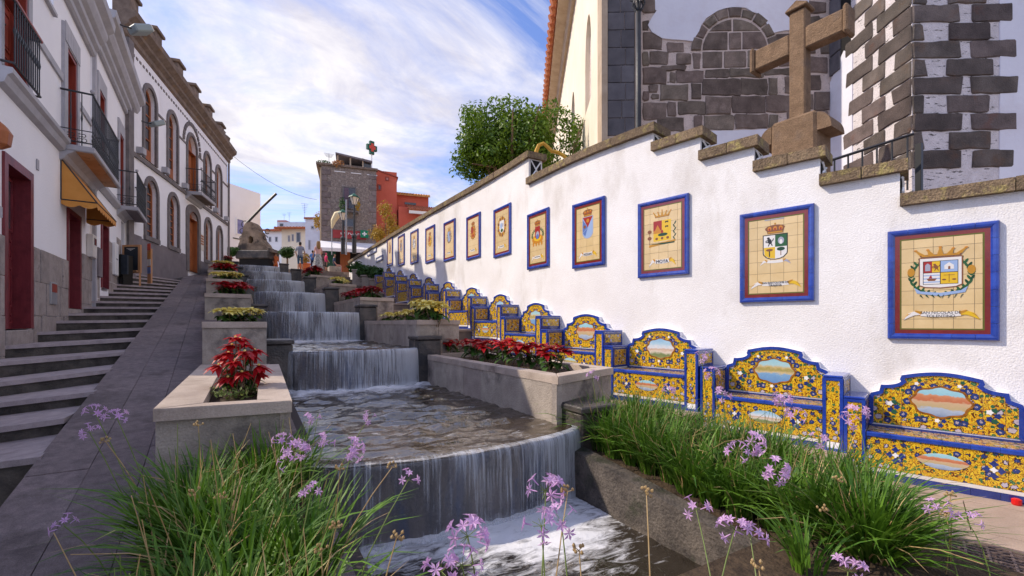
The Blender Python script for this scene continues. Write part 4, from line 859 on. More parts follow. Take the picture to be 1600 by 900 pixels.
for k in range(12):
    p, d = wall_at(BU[k]); fr = FR((p.x, p.y), (-d.x, -d.y))
    lab = 'blue framed wall panel with ' + pdesc[k] if k < 6 else f'blue framed coat of arms panel above the {ND[k]} tiled bench from the near end'
    t = thing('tile_panel', lab, 'tile panel', (fr.o.x, fr.o.y, PZ[k]), fr.rz, 'coat of arms panels along the white wall')
    w, h = PW / 2 * wd[k], PH / 2; fwid = 0.062; th = 0.045
    mb = MB(); mb.box(-w + 0.01, -th + 0.022, -h + 0.01, w - 0.01, -0.001, h - 0.01); mb.build('backing', K['grout'], t, world=False)
    # blue rounded border, cut in glazed lengths
    def border(a, b2, horizontal, sgn, nseg, first):
        for i in range(nseg):
            s0, s1 = a + (b2 - a) * i / nseg + 0.0012, a + (b2 - a) * (i + 1) / nseg - 0.0012
            e0 = fwid if i == 0 else 0; e1 = fwid if i == nseg - 1 else 0; mt = MB()
            prof = [(0.0, -0.001), (0.0, -th * 0.7), (0.010, -th * 0.95), (0.028, -th), (0.048, -th * 0.9), (fwid, -th * 0.62), (fwid, -0.001)]
            n = len(prof); vs = []
            for (q, y) in prof:
                for (s, e, sg) in ((s0, e0, 1), (s1, e1, -1)):
                    ss = s + (q if e else 0) * sg; o_ = (h if horizontal else w) - q
                    vs.append((ss, y, sgn * o_) if horizontal else (sgn * o_, y, ss))
            mt.add(vs, [[2 * j, 2 * j + 1, 2 * j + 3, 2 * j + 2] for j in range(n - 1)] + [[2 * j for j in range(n)], [2 * j + 1 for j in range(n - 1, -1, -1)]])
            if k < 5: fix_normals(mt.build('border_tile', K['blue'], t, world=False))
            else: first.add(mt.v, mt.f)
    acc = MB(); ns = (5, 7) if k < 5 else (1, 1)
    border(-w, w, True, 1, ns[0], acc); border(-w, w, True, -1, ns[0], acc); border(-h, h, False, 1, ns[1], acc); border(-h, h, False, -1, ns[1], acc)
    if k >= 5: fix_normals(acc.build('border', K['blue'], t, world=False))
    a = fwid; b_ = a + 0.040; c = b_ + 0.012; yF = -th + 0.018
    def rr(q): return [(-w + q, -h + q), (w - q, -h + q), (w - q, h - q), (-w + q, h - q)]
    mb = MB(); mb.ring(rr(a), rr(b_), yF, yF + 0.01); mb.build('maroon_band', K['maroon'], t, world=False)
    if k < 5: mb = MB(); mb.ring(rr(b_), rr(c), yF, yF + 0.01); mb.build('olive_band', K['olive'], t, world=False)
    else: c = b_
    tw = 0.15; x0, x1, z0, z1 = -w + c, w - c, -h + c, h - c
    xe = [x0 + 0.10]
    while xe[-1] + tw < x1 - 0.02: xe.append(xe[-1] + tw)
    ze = [z0 + 0.10]
    while ze[-1] + tw < z1 - 0.02: ze.append(ze[-1] + tw)
    xe = [x0] + xe + [x1]; ze = [z0] + ze + [z1]; mb = MB()
    for i in range(len(xe) - 1):
        for j in range(len(ze) - 1):
            mb.box(xe[i] + 0.0018, yF + 0.001, ze[j] + 0.0018, xe[i + 1] - 0.0018, yF + 0.009, ze[j + 1] - 0.0018)
            if k < 4: mb.build('face_tile', K['cream'], t, world=False); mb = MB()
    if k >= 4: mb.build('face_tiles', K['cream2'] if k > 5 else K['cream'], t, world=False)
    A = Art(yF + 0.001); emblem(k, A, 0.11)
    rz_ = -0.335 if k else -0.30
    A.ribbon(0, rz_, 0.245 if k < 2 else 0.19, 0.05 if k < 2 else 0.06)
    if k >= 4:
        for i in range(5): A.rect(-0.09 + i * 0.037, rz_ - 0.032 + 0.004 * (i % 2), -0.065 + i * 0.037, rz_ - 0.008, 'black')
    if k == 1: A.rect(-0.12, 0.455, 0.10, 0.467, 'grey')
    A.done('painted_emblem', t)
    yt = yF - 0.0055
    for txt, sz, dz, ww in ([[('SAN NICOLAS DE', 0.042, -0.004, 0.92), ('TOLENTINO', 0.042, -0.042, 0.92)], [('SAN BARTOLOME DE', 0.037, -0.006, 0.85), ('TIRAJANA', 0.037, -0.040, 0.9)], [('MOYA', 0.070, -0.026, 1.0)], [('MOGAN', 0.060, -0.028, 0.85)]][k] if k < 4 else []):
        text_mesh(txt, sz, 'lettering', EC['black'], t, 0, yt, rz_ + dz, w=ww)
    if k == 2: text_mesh('LEAL VILLA', 0.035, 'lettering', EC['grey'], t, 0, yt, 0.285) if False else None
# two small dark framed plaques at the far end
for (xa, xb, yc, hpx, lab) in ((574.5, 589, 393.5, 7, 'upper small dark framed plaque at the far end of the white wall'), (588.5, 599, 404.5, 7, 'lower small dark framed plaque at the far end of the white wall')):
    u0, z0 = wall_hit(xb, yc); u1, z1 = wall_hit(xa, yc); p, d = wall_at((u0 + u1) / 2); fr = FR((p.x, p.y), (-d.x, -d.y)); hw = abs(u1 - u0) / 2; hh = hpx / 700 * (p - CP).dot(FW) / 2 * 1.1
    t = thing('wall_plaque', lab, 'plaque', (fr.o.x, fr.o.y, (z0 + z1) / 2), fr.rz)
    mb = MB(); mb.ring([(-hw, -hh), (hw, -hh), (hw, hh), (-hw, hh)], [(-hw + .07, -hh + .06), (hw - .07, -hh + .06), (hw - .07, hh - .06), (-hw + .07, hh - .06)], -0.04, -0.001); mb.build('plaque_frame', K['blue_dark'], t, world=False)
    mb = MB(); mb.box(-hw + .06, -0.025, -hh + .05, hw - .06, -0.001, hh - .05); mb.build('plaque_face', K['white_paint'], t, world=False)
# ================================================================== left houses
def proj_out(fr, s, px, z=0):
    A = fr.w(s, 0, 0) - Vector((0, 0, 0)); A.z = 0; Y = -fr.y; u = (px - 800) / FPX
    return (u * A.dot(FW) - A.dot(RT)) / (Y.dot(RT) - u * Y.dot(FW))
def rect(x0, x1, z0, z1): return [(x0, z0), (x1, z0), (x1, z1), (x0, z1)]
def panel_door(par, x0, x1, z0, z1, y, mf, leaves=1, rows=((0.06, 0.30), (0.36, 0.56), (0.62, 0.97)), fw=0.10, name='door', proud=0.03, sill=None, glass_top=False):
    """frame, boarded leaf, raised panels"""
    f = MB(); f.ring(rect(x0 - fw, x1 + fw, z0, z1 + fw), rect(x0 + 0.02, x1 - 0.02, z0 - 0.001, z1 - 0.02), -proud, y); f.build('door_frame', mf, par, world=False)
    d = MB(); d.box(x0, y, z0, x1, y + 0.05, z1); do = d.build(name, mf, par, world=False)
    w = (x1 - x0) / leaves
    for l in range(leaves):
        for (a, b) in rows:
            ncol = 2 if w > 0.7 else 1; cw = w / ncol
            for c in range(ncol):
                xa, xb = x0 + l * w + c * cw + 0.06, x0 + l * w + (c + 1) * cw - 0.06; za, zb = z0 + (z1 - z0) * a, z0 + (z1 - z0) * b
                if glass_top and b > 0.9:
                    p = MB(); p.box(xa, y - 0.006, za, xb, y + 0.004, zb); p.build('door_pane', K['glass'], do, world=False)
                    p = MB(); p.ring(rect(xa, xb, za, zb), rect(xa + .035, xb - .035, za + .035, zb - .035), y - 0.022, y); p.build('pane_frame', mf, do, world=False); continue
                p = MB(); p.ring(rect(xa, xb, za, zb), rect(xa + .03, xb - .03, za + .03, zb - .03), y - 0.016, y); p.cbox(xa + .05, y - 0.014, za + .05, xb - .05, y, zb - .05, 0.010); p.build('door_panel', mf, do, world=False)
    p = MB(); hx = x0 + 0.12 if leaves == 1 else (x0 + x1) / 2 + 0.07; hz = z0 + min(1.0, (z1 - z0) * 0.45); p.lathe([(0.0, 0), (0.02, 0.008), (0.026, 0.022), (0.016, 0.036), (0.0, 0.04)], (hx, y - 0.03, hz), 8); p.build('door_knob', K['iron'], do, world=False)
    if leaves > 1:
        p = MB(); p.box((x0 + x1) / 2 - 0.02, y - 0.02, z0, (x0 + x1) / 2 + 0.02, y, z1); p.build('meeting_stile', mf, do, world=False)
    return do
def balcony(par, fr, s0, s1, out, z, slab=0.11, h=1.02, soffit=None, z_under=None):
    b = MB(); b.cbox(s0, -out, z - slab, s1, 0.02, z, 0.015); so = b.build('balcony_slab', K['trim'], par, world=False)
    b = MB(); b.box(s0 + 0.05, -out + 0.05, z - slab - 0.006, s1 - 0.05, -0.002, z - slab + 0.01); b.build('soffit', soffit or K['peel'], so, world=False)
    b = MB(); b.prism([(-0.22, z - slab - 0.004), (0.0, z - slab - 0.004), (0.0, z - slab - 0.20), (-0.06, z - slab - 0.17), (-0.10, z - slab - 0.09)], s0 + 0.02, s1 - 0.02, 'x'); fix_normals(b.build('bed_moulding', K['trim'], so, world=False))
    rl = MB(); i = 0.04; path = [(s0 + i, -0.01), (s0 + i, -out + i), (s1 - i, -out + i), (s1 - i, -0.01)]
    for zz, r in ((z + h, 0.020), (z + 0.07, 0.014), (z + 0.30, 0.010)):
        rl.tube([(x, y, zz) for x, y in path], r, 6)
    ro = rl.build('railing', K['iron'], par, world=False)
    bal = MB(); bal.tube([(0, 0, 0), (0, 0, h * 0.45), (0, 0, h * 0.52), (0, 0, h * 0.60), (0, 0, h)], [0.009, 0.009, 0.019, 0.009, 0.009], 5); me = None
    scr = MB()
    for q in (-1, 1):
        for cz, rr in ((0.115, 0.035), (0.205, 0.028)):
            scr.tube([(q * rr + rr * math.cos(t), 0, cz + rr * math.sin(t)) for t in [k / 8 * 5.2 + 0.5 for k in range(9)]], 0.006, 4)
    n = max(3, int((s1 - s0 - 0.08) / 0.115)); pts = [(s0 + i + (s1 - s0 - 2 * i) * k / n, -out + i) for k in range(n + 1)]
    m2 = max(2, int(out / 0.135)); pts += [(x, -out + i + (out - i) * k / m2) for k in range(1, m2) for x in (s0 + i, s1 - i)]
    for x, y in pts:
        if me is None:
            o = bal.build('baluster', K['iron'], ro, world=False); me = o.data; o.location = (x, y, z)
            s_ = scr.build('scrollwork', K['iron'], ro, world=False); me2 = s_.data; s_.location = (x, y, z + 0.0)
        else:
            inst(me, 'baluster', ro, (x, y, z)); inst(me2, 'scrollwork', ro, (x, y, z), (0, 0, 0 if y < -out + i + 0.01 else math.pi / 2))
    kn = MB()
    for x in (s0 + i, s1 - i): kn.lathe([(0.0, 0), (0.03, 0.012), (0.042, 0.04), (0.03, 0.07), (0, 0.082)], (x, -out + i, z + h + 0.015), 10)
    kn.build('rail_knob', K['trim'], ro, world=False)
def cornice(par, x0, x1, z, prof, m, name='cornice'):
    b = MB(); b.prism([(-p, z + q) for p, q in prof] + [(0.02, z + prof[-1][1]), (0.02, z + prof[0][1])], x0, x1, 'x'); return fix_normals(b.build(name, m, par, world=False))
def bars_window(par, x0, x1, z0, z1, y, mframe, nx=2, nz=4, arch=True, name='window', bar=0.035, panel_low=0.0):
    """wooden sash with glazing bars and glass in one opening"""
    ol = arch_poly(x0, x1, z0, z1, 10) if arch else rect(x0, x1, z0, z1); il = arch_poly(x0 + .07, x1 - .07, z0 + .08, z1 - .07, 10) if arch else rect(x0 + .07, x1 - .07, z0 + .07, z1 - .07)
    f = MB(); f.ring(ol, il, y - 0.03, y + 0.03); w = f.build(name, mframe, par, world=False)
    f = MB(); f.prism(il, y + 0.005, y + 0.02); fix_normals(f.build('pane', K['glass'], w, world=False))
    zt = z1 - (x1 - x0) / 2 if arch else z1; f = MB()
    for i in range(1, nx):
        x = x0 + (x1 - x0) * i / nx; f.box(x - bar / 2, y - 0.02, z0 + .05, x + bar / 2, y + 0.01, z1 - 0.06)
    for j in range(1, nz + 1):
        zz = z0 + (zt - z0) * j / nz; f.box(x0 + .05, y - (0.032 if j in (nz, nz // 2) else 0.019), zz - bar / 2, x1 - .05, y + 0.009, zz + bar / 2)
    f.build('glazing_bar', mframe, w, world=False)
    if panel_low:
        f = MB(); f.cbox(x0 + .07, y - 0.035, z0 + .08, x1 - .07, y, z0 + panel_low, 0.012); f.build('lower_panel', mframe, w, world=False)
    return w
# ---- near house: two storeys, shaded street front
hA = fthing('white_house', 'white two storey house with dark red doors and an ochre awning by the stairs', 'house', HF)
holesA = [rect(-1.0, -0.06, 1.29, 3.85), rect(2.10, 2.98, 1.78, 3.80), rect(-1.15, -0.28, 5.06, 6.90), rect(1.95, 2.58, 5.05, 6.92)]
mb = MB(); wall_mesh(mb, [(-1.32, -0.2), (4.0, -0.2), (4.0, 8.3), (1.2, 8.3), (1.2, 7.1), (-1.32, 7.1)], holesA, 0, 1.5, 0.24); mb.build('wall', K['white'], hA, world=False)  # unseen near end shaped low and shallow so the sun clears it
mb = MB(); mb.box(1.25, 1.51, -0.2, 4.0, 6.5, 8.3); mb.build('rear_wall', K['white'], hA, world=False)
panel_door(hA, -1.0, -0.06, 1.52, 3.85, 0.18, K['red_paint'], 1, ((0.03, 0.10), (0.14, 0.40), (0.45, 0.58), (0.63, 0.97)), 0.11, glass_top=True)
mb = MB(); mb.cbox(-1.06, -0.04, 1.27, 0.0, 0.26, 1.50, 0.012); mb.build('door_sill', K['dado'], hA, world=False)
panel_door(hA, 2.10, 2.98, 1.90, 3.80, 0.18, K['red_paint'], 2, ((0.04, 0.34), (0.39, 0.60), (0.66, 0.96)), 0.07)
mb = MB(); mb.cbox(2.05, -0.03, 1.74, 3.03, 0.26, 1.89, 0.012); mb.build('door_sill', K['dado'], hA, world=False)
for (a, b, z0, z1) in ((-1.15, -0.28, 5.06, 6.90), (1.95, 2.58, 5.05, 6.92)):
    panel_door(hA, a, b, z0, z1, 0.14, K['brown_paint'], 2, ((0.03, 0.25), (0.30, 0.60), (0.65, 0.97)), 0.04, 'french_window')
mb = MB(); mb.ring(rect(1.68, 2.80, 5.05, 7.33), rect(1.91, 2.62, 5.049, 6.96), -0.05, 0.001); mb.build('window_surround', K['trim'], hA, world=False)
for i in range(6): mb = MB(); mb.prism([(1.70 + i * 0.18, 6.985), (1.70 + (i + 1) * 0.18 - 0.006, 6.985), (1.70 + (i + 1) * 0.18 - 0.006, 7.36), (1.70 + i * 0.18, 7.36)], -0.062, -0.05); mb.build('lintel_block', K['trim'], hA, world=False)
mb = MB(); mb.ring(rect(-1.30, -0.08, 5.05, 7.06), rect(-1.19, -0.24, 5.049, 6.94), -0.05, 0.001); mb.build('window_surround', K['trim'], hA, world=False)
# juliet railing in front of the first window
mb = MB()
for z in (5.12, 5.98): mb.tube([(-1.3, -0.04, z), (-1.3, -0.16, z), (-0.2, -0.16, z), (-0.2, -0.04, z)], 0.018, 6)
jr = mb.build('window_railing', K['iron'], hA, world=False); bb = MB(); bb.tube([(0, 0, 0), (0, 0, 0.4), (0, 0, 0.46), (0, 0, 0.52), (0, 0, 0.86)], [0.009, 0.009, 0.02, 0.009, 0.009], 5); o = bb.build('baluster', K['iron'], jr, world=False); o.location = (-1.25, -0.16, 5.12)
for i in range(1, 12): inst(o, 'baluster', jr, (-1.25 + i * 0.092, -0.16, 5.12))
mb = MB(); mb.cbox(-1.36, -0.18, 5.98, -0.14, -0.03, 6.03, 0.01); mb.build('hand_rail', K['brown_paint'], hA, world=False)
mb = MB(); mb.prism([(-0.16, 5.05), (-0.16, 4.98), (-0.11, 4.94), (-0.08, 4.84), (0.0, 4.80), (0.0, 5.05)], -1.32, 1.53, 'x'); fix_normals(mb.build('string_course', K['trim'], hA, world=False))
mb = MB(); mb.box(-0.14, -0.035, 6.17, 1.68, 0.0, 6.30); mb.build('upper_string', K['trim'], hA, world=False)
mb = MB(); mb.box(2.8, -0.035, 6.17, 4.0, 0.0, 6.30); mb.build('upper_string', K['trim'], hA, world=False)
CPROF = [(0.05, 0.0), (0.09, 0.03), (0.09, 0.14), (0.16, 0.20), (0.16, 0.32), (0.24, 0.38), (0.30, 0.50), (0.30, 0.60), (0.42, 0.70), (0.44, 0.86)]
mb = MB(); mb.box(-1.36, -0.06, 7.1, 1.18, 1.5, 7.16); mb.build('parapet', K['trim'], hA, world=False)
cornice(hA, 1.15, 4.05, 7.80, CPROF, K['trim'])
mb = MB(); mb.box(1.2, 0, 8.3, 4.0, 6.5, 8.62); mb.build('roof', K['trim'], hA, world=False)
balcony(hA, HF, 1.53, 4.25, 0.50, 4.97)
# dado of upright stone slabs
def dado(par, x0, x1, ztop, zb, m, w=0.42, h=0.55):
    z = ztop
    while z > zb:
        x = x0 - U(0, 0.3)
        while x < x1:
            a, b_ = max(x, x0), min(x + w * U(0.8, 1.2), x1)
            if b_ - a > 0.05: d = MB(); d.cbox(a + .003, -0.035 + U(-.004, .004), max(zb, z - h) + .003, b_ - .003, 0.0, z - .003, 0.005); d.build('dado_slab', m, par, world=False)
            x += w * U(0.8, 1.2) if b_ < x1 else 9
        z -= h
dado(hA, 0.06, 2.02, 2.82, 0.9, K['dado']); dado(hA, 3.06, 4.0, 3.12, 1.4, K['dado'], 0.32); dado(hA, -1.32, -1.12, 2.80, 0.7, K['dado'])
def wallbox(name, label, cat, fr, x0, x1, z0, z1, dep, m, detail=None):
    t = thing(name, label, cat, fr.w((x0 + x1) / 2, 0, z0), fr.rz); w = (x1 - x0) / 2; h = z1 - z0
    b = MB(); b.cbox(-w, -dep, 0, w, -0.002, h, 0.01); o = b.build('box_shell', m, t, world=False)
    if detail: d = MB(); d.box(-w * detail[0], -dep - 0.006, h * detail[1], w * detail[0], -dep + 0.001, h * detail[2]); d.build(detail[3], detail[4], t, world=False)
    return t
wallbox('letter_box', 'brown and lilac letter box on the stone dado right of the first red door', 'letter box', HF, 0.82, 1.16, 1.93, 2.32, 0.06, K['metal_grey'], (0.8, 0.55, 0.92, 'flap', K['brown_paint']))
wallbox('wall_vent', 'small grey vent plate high on the white house beside the first red door', 'vent', HF, 0.26, 0.36, 4.10, 4.28, 0.02, K['trim'])
wallbox('meter_box', 'cream meter box with a dark window between the red doors', 'meter box', HF, 3.60, 3.98, 3.10, 3.62, 0.12, K['offwhite'], (0.55, 0.55, 0.85, 'meter_window', K['glass']))
# awning over the second door
aw = thing('awning', 'ochre cloth awning with a scalloped edge over the second red door', 'awning', HF.w(0, 0, 0), HF.rz)
sa = 1.62; pa = proj_out(HF, sa, 152); sb = 3.55
zt, zl = 4.70, 3.93; mb = MB()
mb.quad((sa, -0.01, zt), (sb, -0.01, zt), (sb, -pa, zl), (sa, -pa, zl)); mb.add([(sa, -0.01, zt), (sa, -pa, zl), (sa, -0.01, zl)], [(0, 1, 2)]); mb.add([(sb, -0.01, zt), (sb, -0.01, zl), (sb, -pa, zl)], [(0, 1, 2)])
mb.build('canopy', K['awning'], aw, world=False)
def scal(mb, P, Q, n, drop=0.13):
    P, Q = Vector(P), Vector(Q); N = n * 8; vs = []
    for i in range(N + 1): t = i / N; v = P.lerp(Q, t); vs += [v, v - Vector((0, 0, drop * (0.62 + 0.38 * abs(math.sin(t * n * math.pi)))))]
    mb.add(vs, [[2 * i, 2 * i + 1, 2 * i + 3, 2 * i + 2] for i in range(N)])
mb = MB(); scal(mb, (sa, -0.01, zl), (sa, -pa, zl), 2); scal(mb, (sa, -pa, zl), (sb, -pa, zl), 9); scal(mb, (sb, -pa, zl), (sb, -0.01, zl), 2); mb.build('valance', K['awning'], aw, world=False)
mb = MB()
for a, b in (((sa, -.01, zl), (sa, -pa, zl)), ((sa, -pa, zl), (sb, -pa, zl)), ((sb, -pa, zl), (sb, -.01, zl)), ((sa, -.01, zt), (sa, -pa, zl)), ((sb, -.01, zt), (sb, -pa, zl)), ((sa, -.01, zl), (sa, -.01, zt))): mb.tube([a, b], 0.012, 5)
mb.build('awning_frame', K['iron'], aw, world=False)
# ---- second house of the row, a little taller
hB = fthing('white_house', 'narrow white house with two balconies between the awning house and the town hall', 'house', HF)
holesB = [rect(4.98, 5.72, 2.42, 4.12), rect(4.62, 5.22, 5.55, 7.30), rect(7.33, 7.95, 5.05, 7.2), rect(7.75, 8.25, 2.85, 4.7)]
mb = MB(); wall_mesh(mb, rect(4.0, 9.0, 0.5, 8.9), holesB, -0.03, 6, 0.24); mb.build('wall', K['white'], hB, world=False)
panel_door(hB, 4.98, 5.72, 2.50, 4.12, 0.15, K['red_paint'], 1, ((0.04, 0.34), (0.39, 0.60), (0.66, 0.96)), 0.08, proud=0.06)
for (a, b, z0, z1) in ((4.62, 5.22, 5.55, 7.30), (7.33, 7.95, 5.05, 7.2)):
    panel_door(hB, a, b, z0, z1, 0.12, K['brown_paint'], 2, ((0.03, 0.25), (0.30, 0.60), (0.65, 0.97)), 0.03, 'french_window', proud=0.05)
    mb = MB(); mb.ring(rect(a - 0.2, b + 0.2, z0, z1 + 0.4), rect(a - 0.03, b + 0.03, z0 - 0.001, z1 + 0.03), -0.075, -0.03); mb.build('window_surround', K['trim'], hB, world=False)
cornice(hB, 3.95, 9.1, 8.15, [(p + 0.03, q) for p, q in CPROF], K['trim'])
mb = MB(); mb.box(4.0, -0.09, 0.6, 4.14, -0.03, 8.15); mb.build('pilaster', K['trim'], hB, world=False)
mb = MB(); mb.prism([(-0.14, 5.05), (-0.14, 4.96), (-0.06, 4.86), (-0.03, 4.86), (-0.03, 5.05)], 4.14, 6.9, 'x'); fix_normals(mb.build('string_course', K['trim'], hB, world=False))
balcony(hB, HF, 7.0, 9.0, 0.52, 5.02, soffit=K['dado_grey'])
dado(hB, 4.14, 4.88, 3.3, 1.6, K['dado'], 0.3); dado(hB, 5.84, 7.0, 3.82, 2.0, K['dado'], 0.35); dado(hB, 7.0, 7.7, 4.1, 2.4, K['dado'], 0.35)
mb = MB(); mb.box(7.75, 0.15, 2.85, 8.25, 0.2, 4.7); mb.build('door', K['dark'], hB, world=False)
mb = MB(); mb.box(4.0, 0, 8.9, 9.0, 6, 9.2); mb.build('roof', K['trim'], hB, world=False)
mb = MB(); mb.tube([(8.35, -0.06, 2.6), (8.35, -0.06, 4.85)], 0.035, 8); mb.build('downpipe', K['offwhite'], hB, world=False)
wallbox('meter_box', 'pinkish grey cupboard low on the dado left of the third red door', 'meter box', HF, 4.30, 4.72, 2.72, 3.42, 0.10, K['dado_grey'], None)
wallbox('meter_box', 'tall white meter cupboard on the dado right of the third red door', 'meter box', HF, 6.35, 6.85, 2.95, 3.85, 0.10, K['white_paint'], (0.5, 0.48, 0.52, 'latch', K['metal_grey']))
# wall lantern at the very left
lw = atD(-5, 232, 5.8); t = thing('wall_lantern', 'brown wall lantern at the left edge of the picture above the first door', 'lantern', lw, HF.rz)
mb = MB(); mb.lathe([(0.05, 0), (0.13, 0.06), (0.15, 0.22), (0.10, 0.30), (0.03, 0.36)], n=6); mb.build('lantern_body', K['wood'], t, world=False)
mb = MB(); mb.tube([(0, 0, 0.34), (0, 0.0, 0.5), (0, 0.25, 0.52)], 0.015, 5); mb.build('bracket', K['iron'], t, world=False)
# floodlights
def flood(label, p, rz, s=1.0, tilt=0.5):
    t = thing('floodlight', label, 'floodlight', p, rz, 'floodlights on the house fronts'); M_ = Matrix.Rotation(-tilt, 4, 'X')
    b = MB(); b.cbox(-0.2 * s, -0.32 * s, -0.08 * s, 0.2 * s, 0.1 * s, 0.10 * s, 0.03 * s, M=M_); b.build('lamp_housing', K['greenish'], t, world=False)
    b = MB(); b.box(-0.17 * s, -0.335 * s, -0.06 * s, 0.17 * s, -0.315 * s, 0.08 * s, M=M_); b.build('lamp_glass', K['lampglass'], t, world=False)
    b = MB(); b.tube([(0, 0.05 * s, 0), (0, 0.25 * s, -0.05 * s), (0, 0.42 * s, -0.05 * s)], 0.02, 6); b.build('bracket', K['iron'], t, world=False)
flood('large floodlight on the cornice where the two white houses meet', HF.w(4.6, -0.75, 9.0), HF.rz + 0.5, 1.0); flood('floodlight at the upper left edge above the first window', HF.w(-0.9, -0.5, 6.95), HF.rz, 1.0)
flood('floodlight under the far end of the grey cornice', HF.w(8.45, -0.75, 8.05), HF.rz + 0.6, 0.85)
# ---- low neighbour added out of view, its height set to shade the ramp
mb = MB(); hShade = fthing('white_house', 'unseen low white house added past the near house to shade the ramp', 'house', HF); wall_mesh(mb, rect(-16, -1.33, -1.2, 3.0), [rect(-5, -4, -0.3, 2.0)], 0.02, 5, 0.2); mb.build('wall', K['white'], hShade, world=False)
mb = MB(); mb.box(-16, -0.08, 3.0, -1.37, 5, 3.14); mb.build('parapet', K['trim'], hShade, world=False)
panel_door(hShade, -5, -4, -0.3, 2.0, 0.15, K['red_paint'], 2)
# ---- town hall
BFr = FR((-3.484, 18.2), (0.1923, 0.981))
tb = fthing('town_hall', 'long white civic building with arched stone windows and a merloned brown cornice', 'building', BFr)
up = [(1.32, 2.20, 7.22, 9.80), (3.34, 4.22, 7.22, 9.80), (7.62, 8.50, 7.25, 9.75), (9.46, 10.34, 7.25, 9.72)]
lo = [(1.44, 2.32, 4.62, 6.62), (3.43, 4.31, 4.62, 6.62), (7.73, 8.61, 4.64, 6.60), (9.62, 10.46, 4.66, 6.58)]
dr_ = (5.50, 6.66, 3.85, 6.50); du = (5.40, 6.50, 7.22, 9.78)
hol = [arch_poly(*a, 10) for a in up + lo + [du]] + [arch_poly(*dr_, 10, rise=0.35)]
mb = MB(); wall_mesh(mb, rect(0.0, 11.6, 1.0, 10.6), hol, 0, 7, 0.22); mb.build('wall', K['white'], tb, world=False)
for a in up + lo + [du]:
    mb = MB(); mb.ring(arch_poly(a[0] - 0.15, a[1] + 0.15, a[2], a[3] + 0.15, 10), arch_poly(a[0], a[1], a[2] - 0.001, a[3], 10), -0.05, 0.02); mb.build('stone_surround', K['trim_dk'], tb, world=False)
    if a[2] < 6: mb = MB(); mb.box(a[0] - 0.16, -0.07, a[2] - 0.16, a[1] + 0.16, 0.2, a[2]); mb.build('window_sill', K['trim_dk'], tb, world=False)
for a in up: bars_window(tb, *a, 0.15, K['wood'], 2, 5, panel_low=0.5)
for a in lo: bars_window(tb, *a, 0.15, K['wood'], 2, 6)
panel_door(tb, du[0] + .02, du[1] - .02, du[2], 9.1, 0.16, K['wood'], 2, ((0.03, 0.25), (0.30, 0.60), (0.65, 0.97)), 0.0, 'balcony_door', 0.0)
mb = MB(); mb.prism(arch_poly(du[0] + .02, du[1] - .02, 9.1, du[3] - .02, 10), 0.15, 0.17); fix_normals(mb.build('fanlight', K['wood'], tb, world=False))
mb = MB()
for i in range(14):   # carved hood over the balcony door
    t0, t1 = math.pi * i / 14, math.pi * (i + 0.8) / 14; c = (5.95, 9.25)
    mb.prism([(c[0] + r * math.cos(t), c[1] + r * math.sin(t)) for r, t in ((0.95, t0), (1.10, t0), (1.10, t1), (0.95, t1))], -0.05, 0.01)
mb.build('carved_hood', K['trim_dk'], tb, world=False)
mb = MB(); mb.ring(arch_poly(dr_[0] - .3, dr_[1] + .3, dr_[2], dr_[3] + .3, 10, 0.45), arch_poly(dr_[0], dr_[1], dr_[2] - .001, dr_[3], 10, 0.35), -0.06, 0.02); mb.build('door_surround', K['trim_dk'], tb, world=False)
panel_door(tb, dr_[0], dr_[1], dr_[2], dr_[3] - 0.3, 0.18, K['wood'], 2, ((0.03, 0.24), (0.28, 0.50), (0.54, 0.74), (0.78, 0.97)), 0.0, 'main_door', 0.0)
mb = MB(); mb.prism(arch_poly(dr_[0], dr_[1], dr_[3] - 0.3, dr_[3], 10, 0.28), 0.17, 0.2); fix_normals(mb.build('door_head', K['wood'], tb, world=False))
mb = MB(); mb.box(0.02, -0.10, 1.0, 0.36, 0.001, 10.6); mb.build('corner_pilaster', K['trim_dk'], tb, world=False)
mb = MB(); mb.tube([(11.55, -0.08, 3.6), (11.55, -0.08, 10.5)], 0.05, 8); mb.build('downpipe', K['trim_dk'], tb, world=False)
def course(z0, z1, pr, gaps, name):
    xs = [0.36] + [v for g_ in sorted(gaps) for v in g_] + [11.6]
    for i in range(0, len(xs), 2):
        m_ = MB(); m_.box(xs[i], -pr, z0, xs[i + 1], 0.001, z1); m_.build(name, K['trim_dk'], tb, world=False)
course(7.02, 7.16, 0.06, [], 'string_course')
course(9.17, 9.25, 0.03, [(a[0] - .15, a[1] + .15) for a in up + [du]], 'thin_string')
mb = MB()
for i in range(46): mb.box(0.5 + i * 0.24, -0.02, 10.28, 0.62 + i * 0.24, 0.001, 10.36)
mb.build('dentil_row', K['trim_dk'], tb, world=False, kind='stuff')
cornice(tb, -0.25, 11.9, 10.60, [(0.02, 0), (0.08, 0.05), (0.08, 0.2), (0.2, 0.3), (0.2, 0.4), (0.38, 0.55), (0.40, 0.72)], K['cornice_br'])
mb = MB(); mb.box(-0.05, 0, 10.6, 11.6, 7, 11.3); mb.build('parapet', K['cornice_br'], tb, world=False)
for x in (0.35, 2.2, 4.3, 6.2, 8.2, 10.2):
    mb = MB(); mb.cbox(x - 0.28, -0.12, 11.31, x + 0.28, 0.36, 12.0, 0.02); mo = mb.build('merlon', K['cornice_br'], tb, world=False); mb = MB(); mb.cbox(x - 0.36, -0.2, 12.0, x + 0.36, 0.44, 12.12, 0.02); mb.build('merlon_cap', K['cornice_br'], mo, world=False)
mb = MB(); mb.lathe([(0.20, 0), (0.12, 0.12), (0.14, 0.2), (0.30, 0.34), (0.34, 0.5), (0.20, 0.62), (0.09, 0.7), (0.13, 0.78), (0.0, 0.95)], (11.2, 0.1, 11.3), 12); mb.build('corner_urn', K['cornice_br'], tb, world=False, smooth=True)
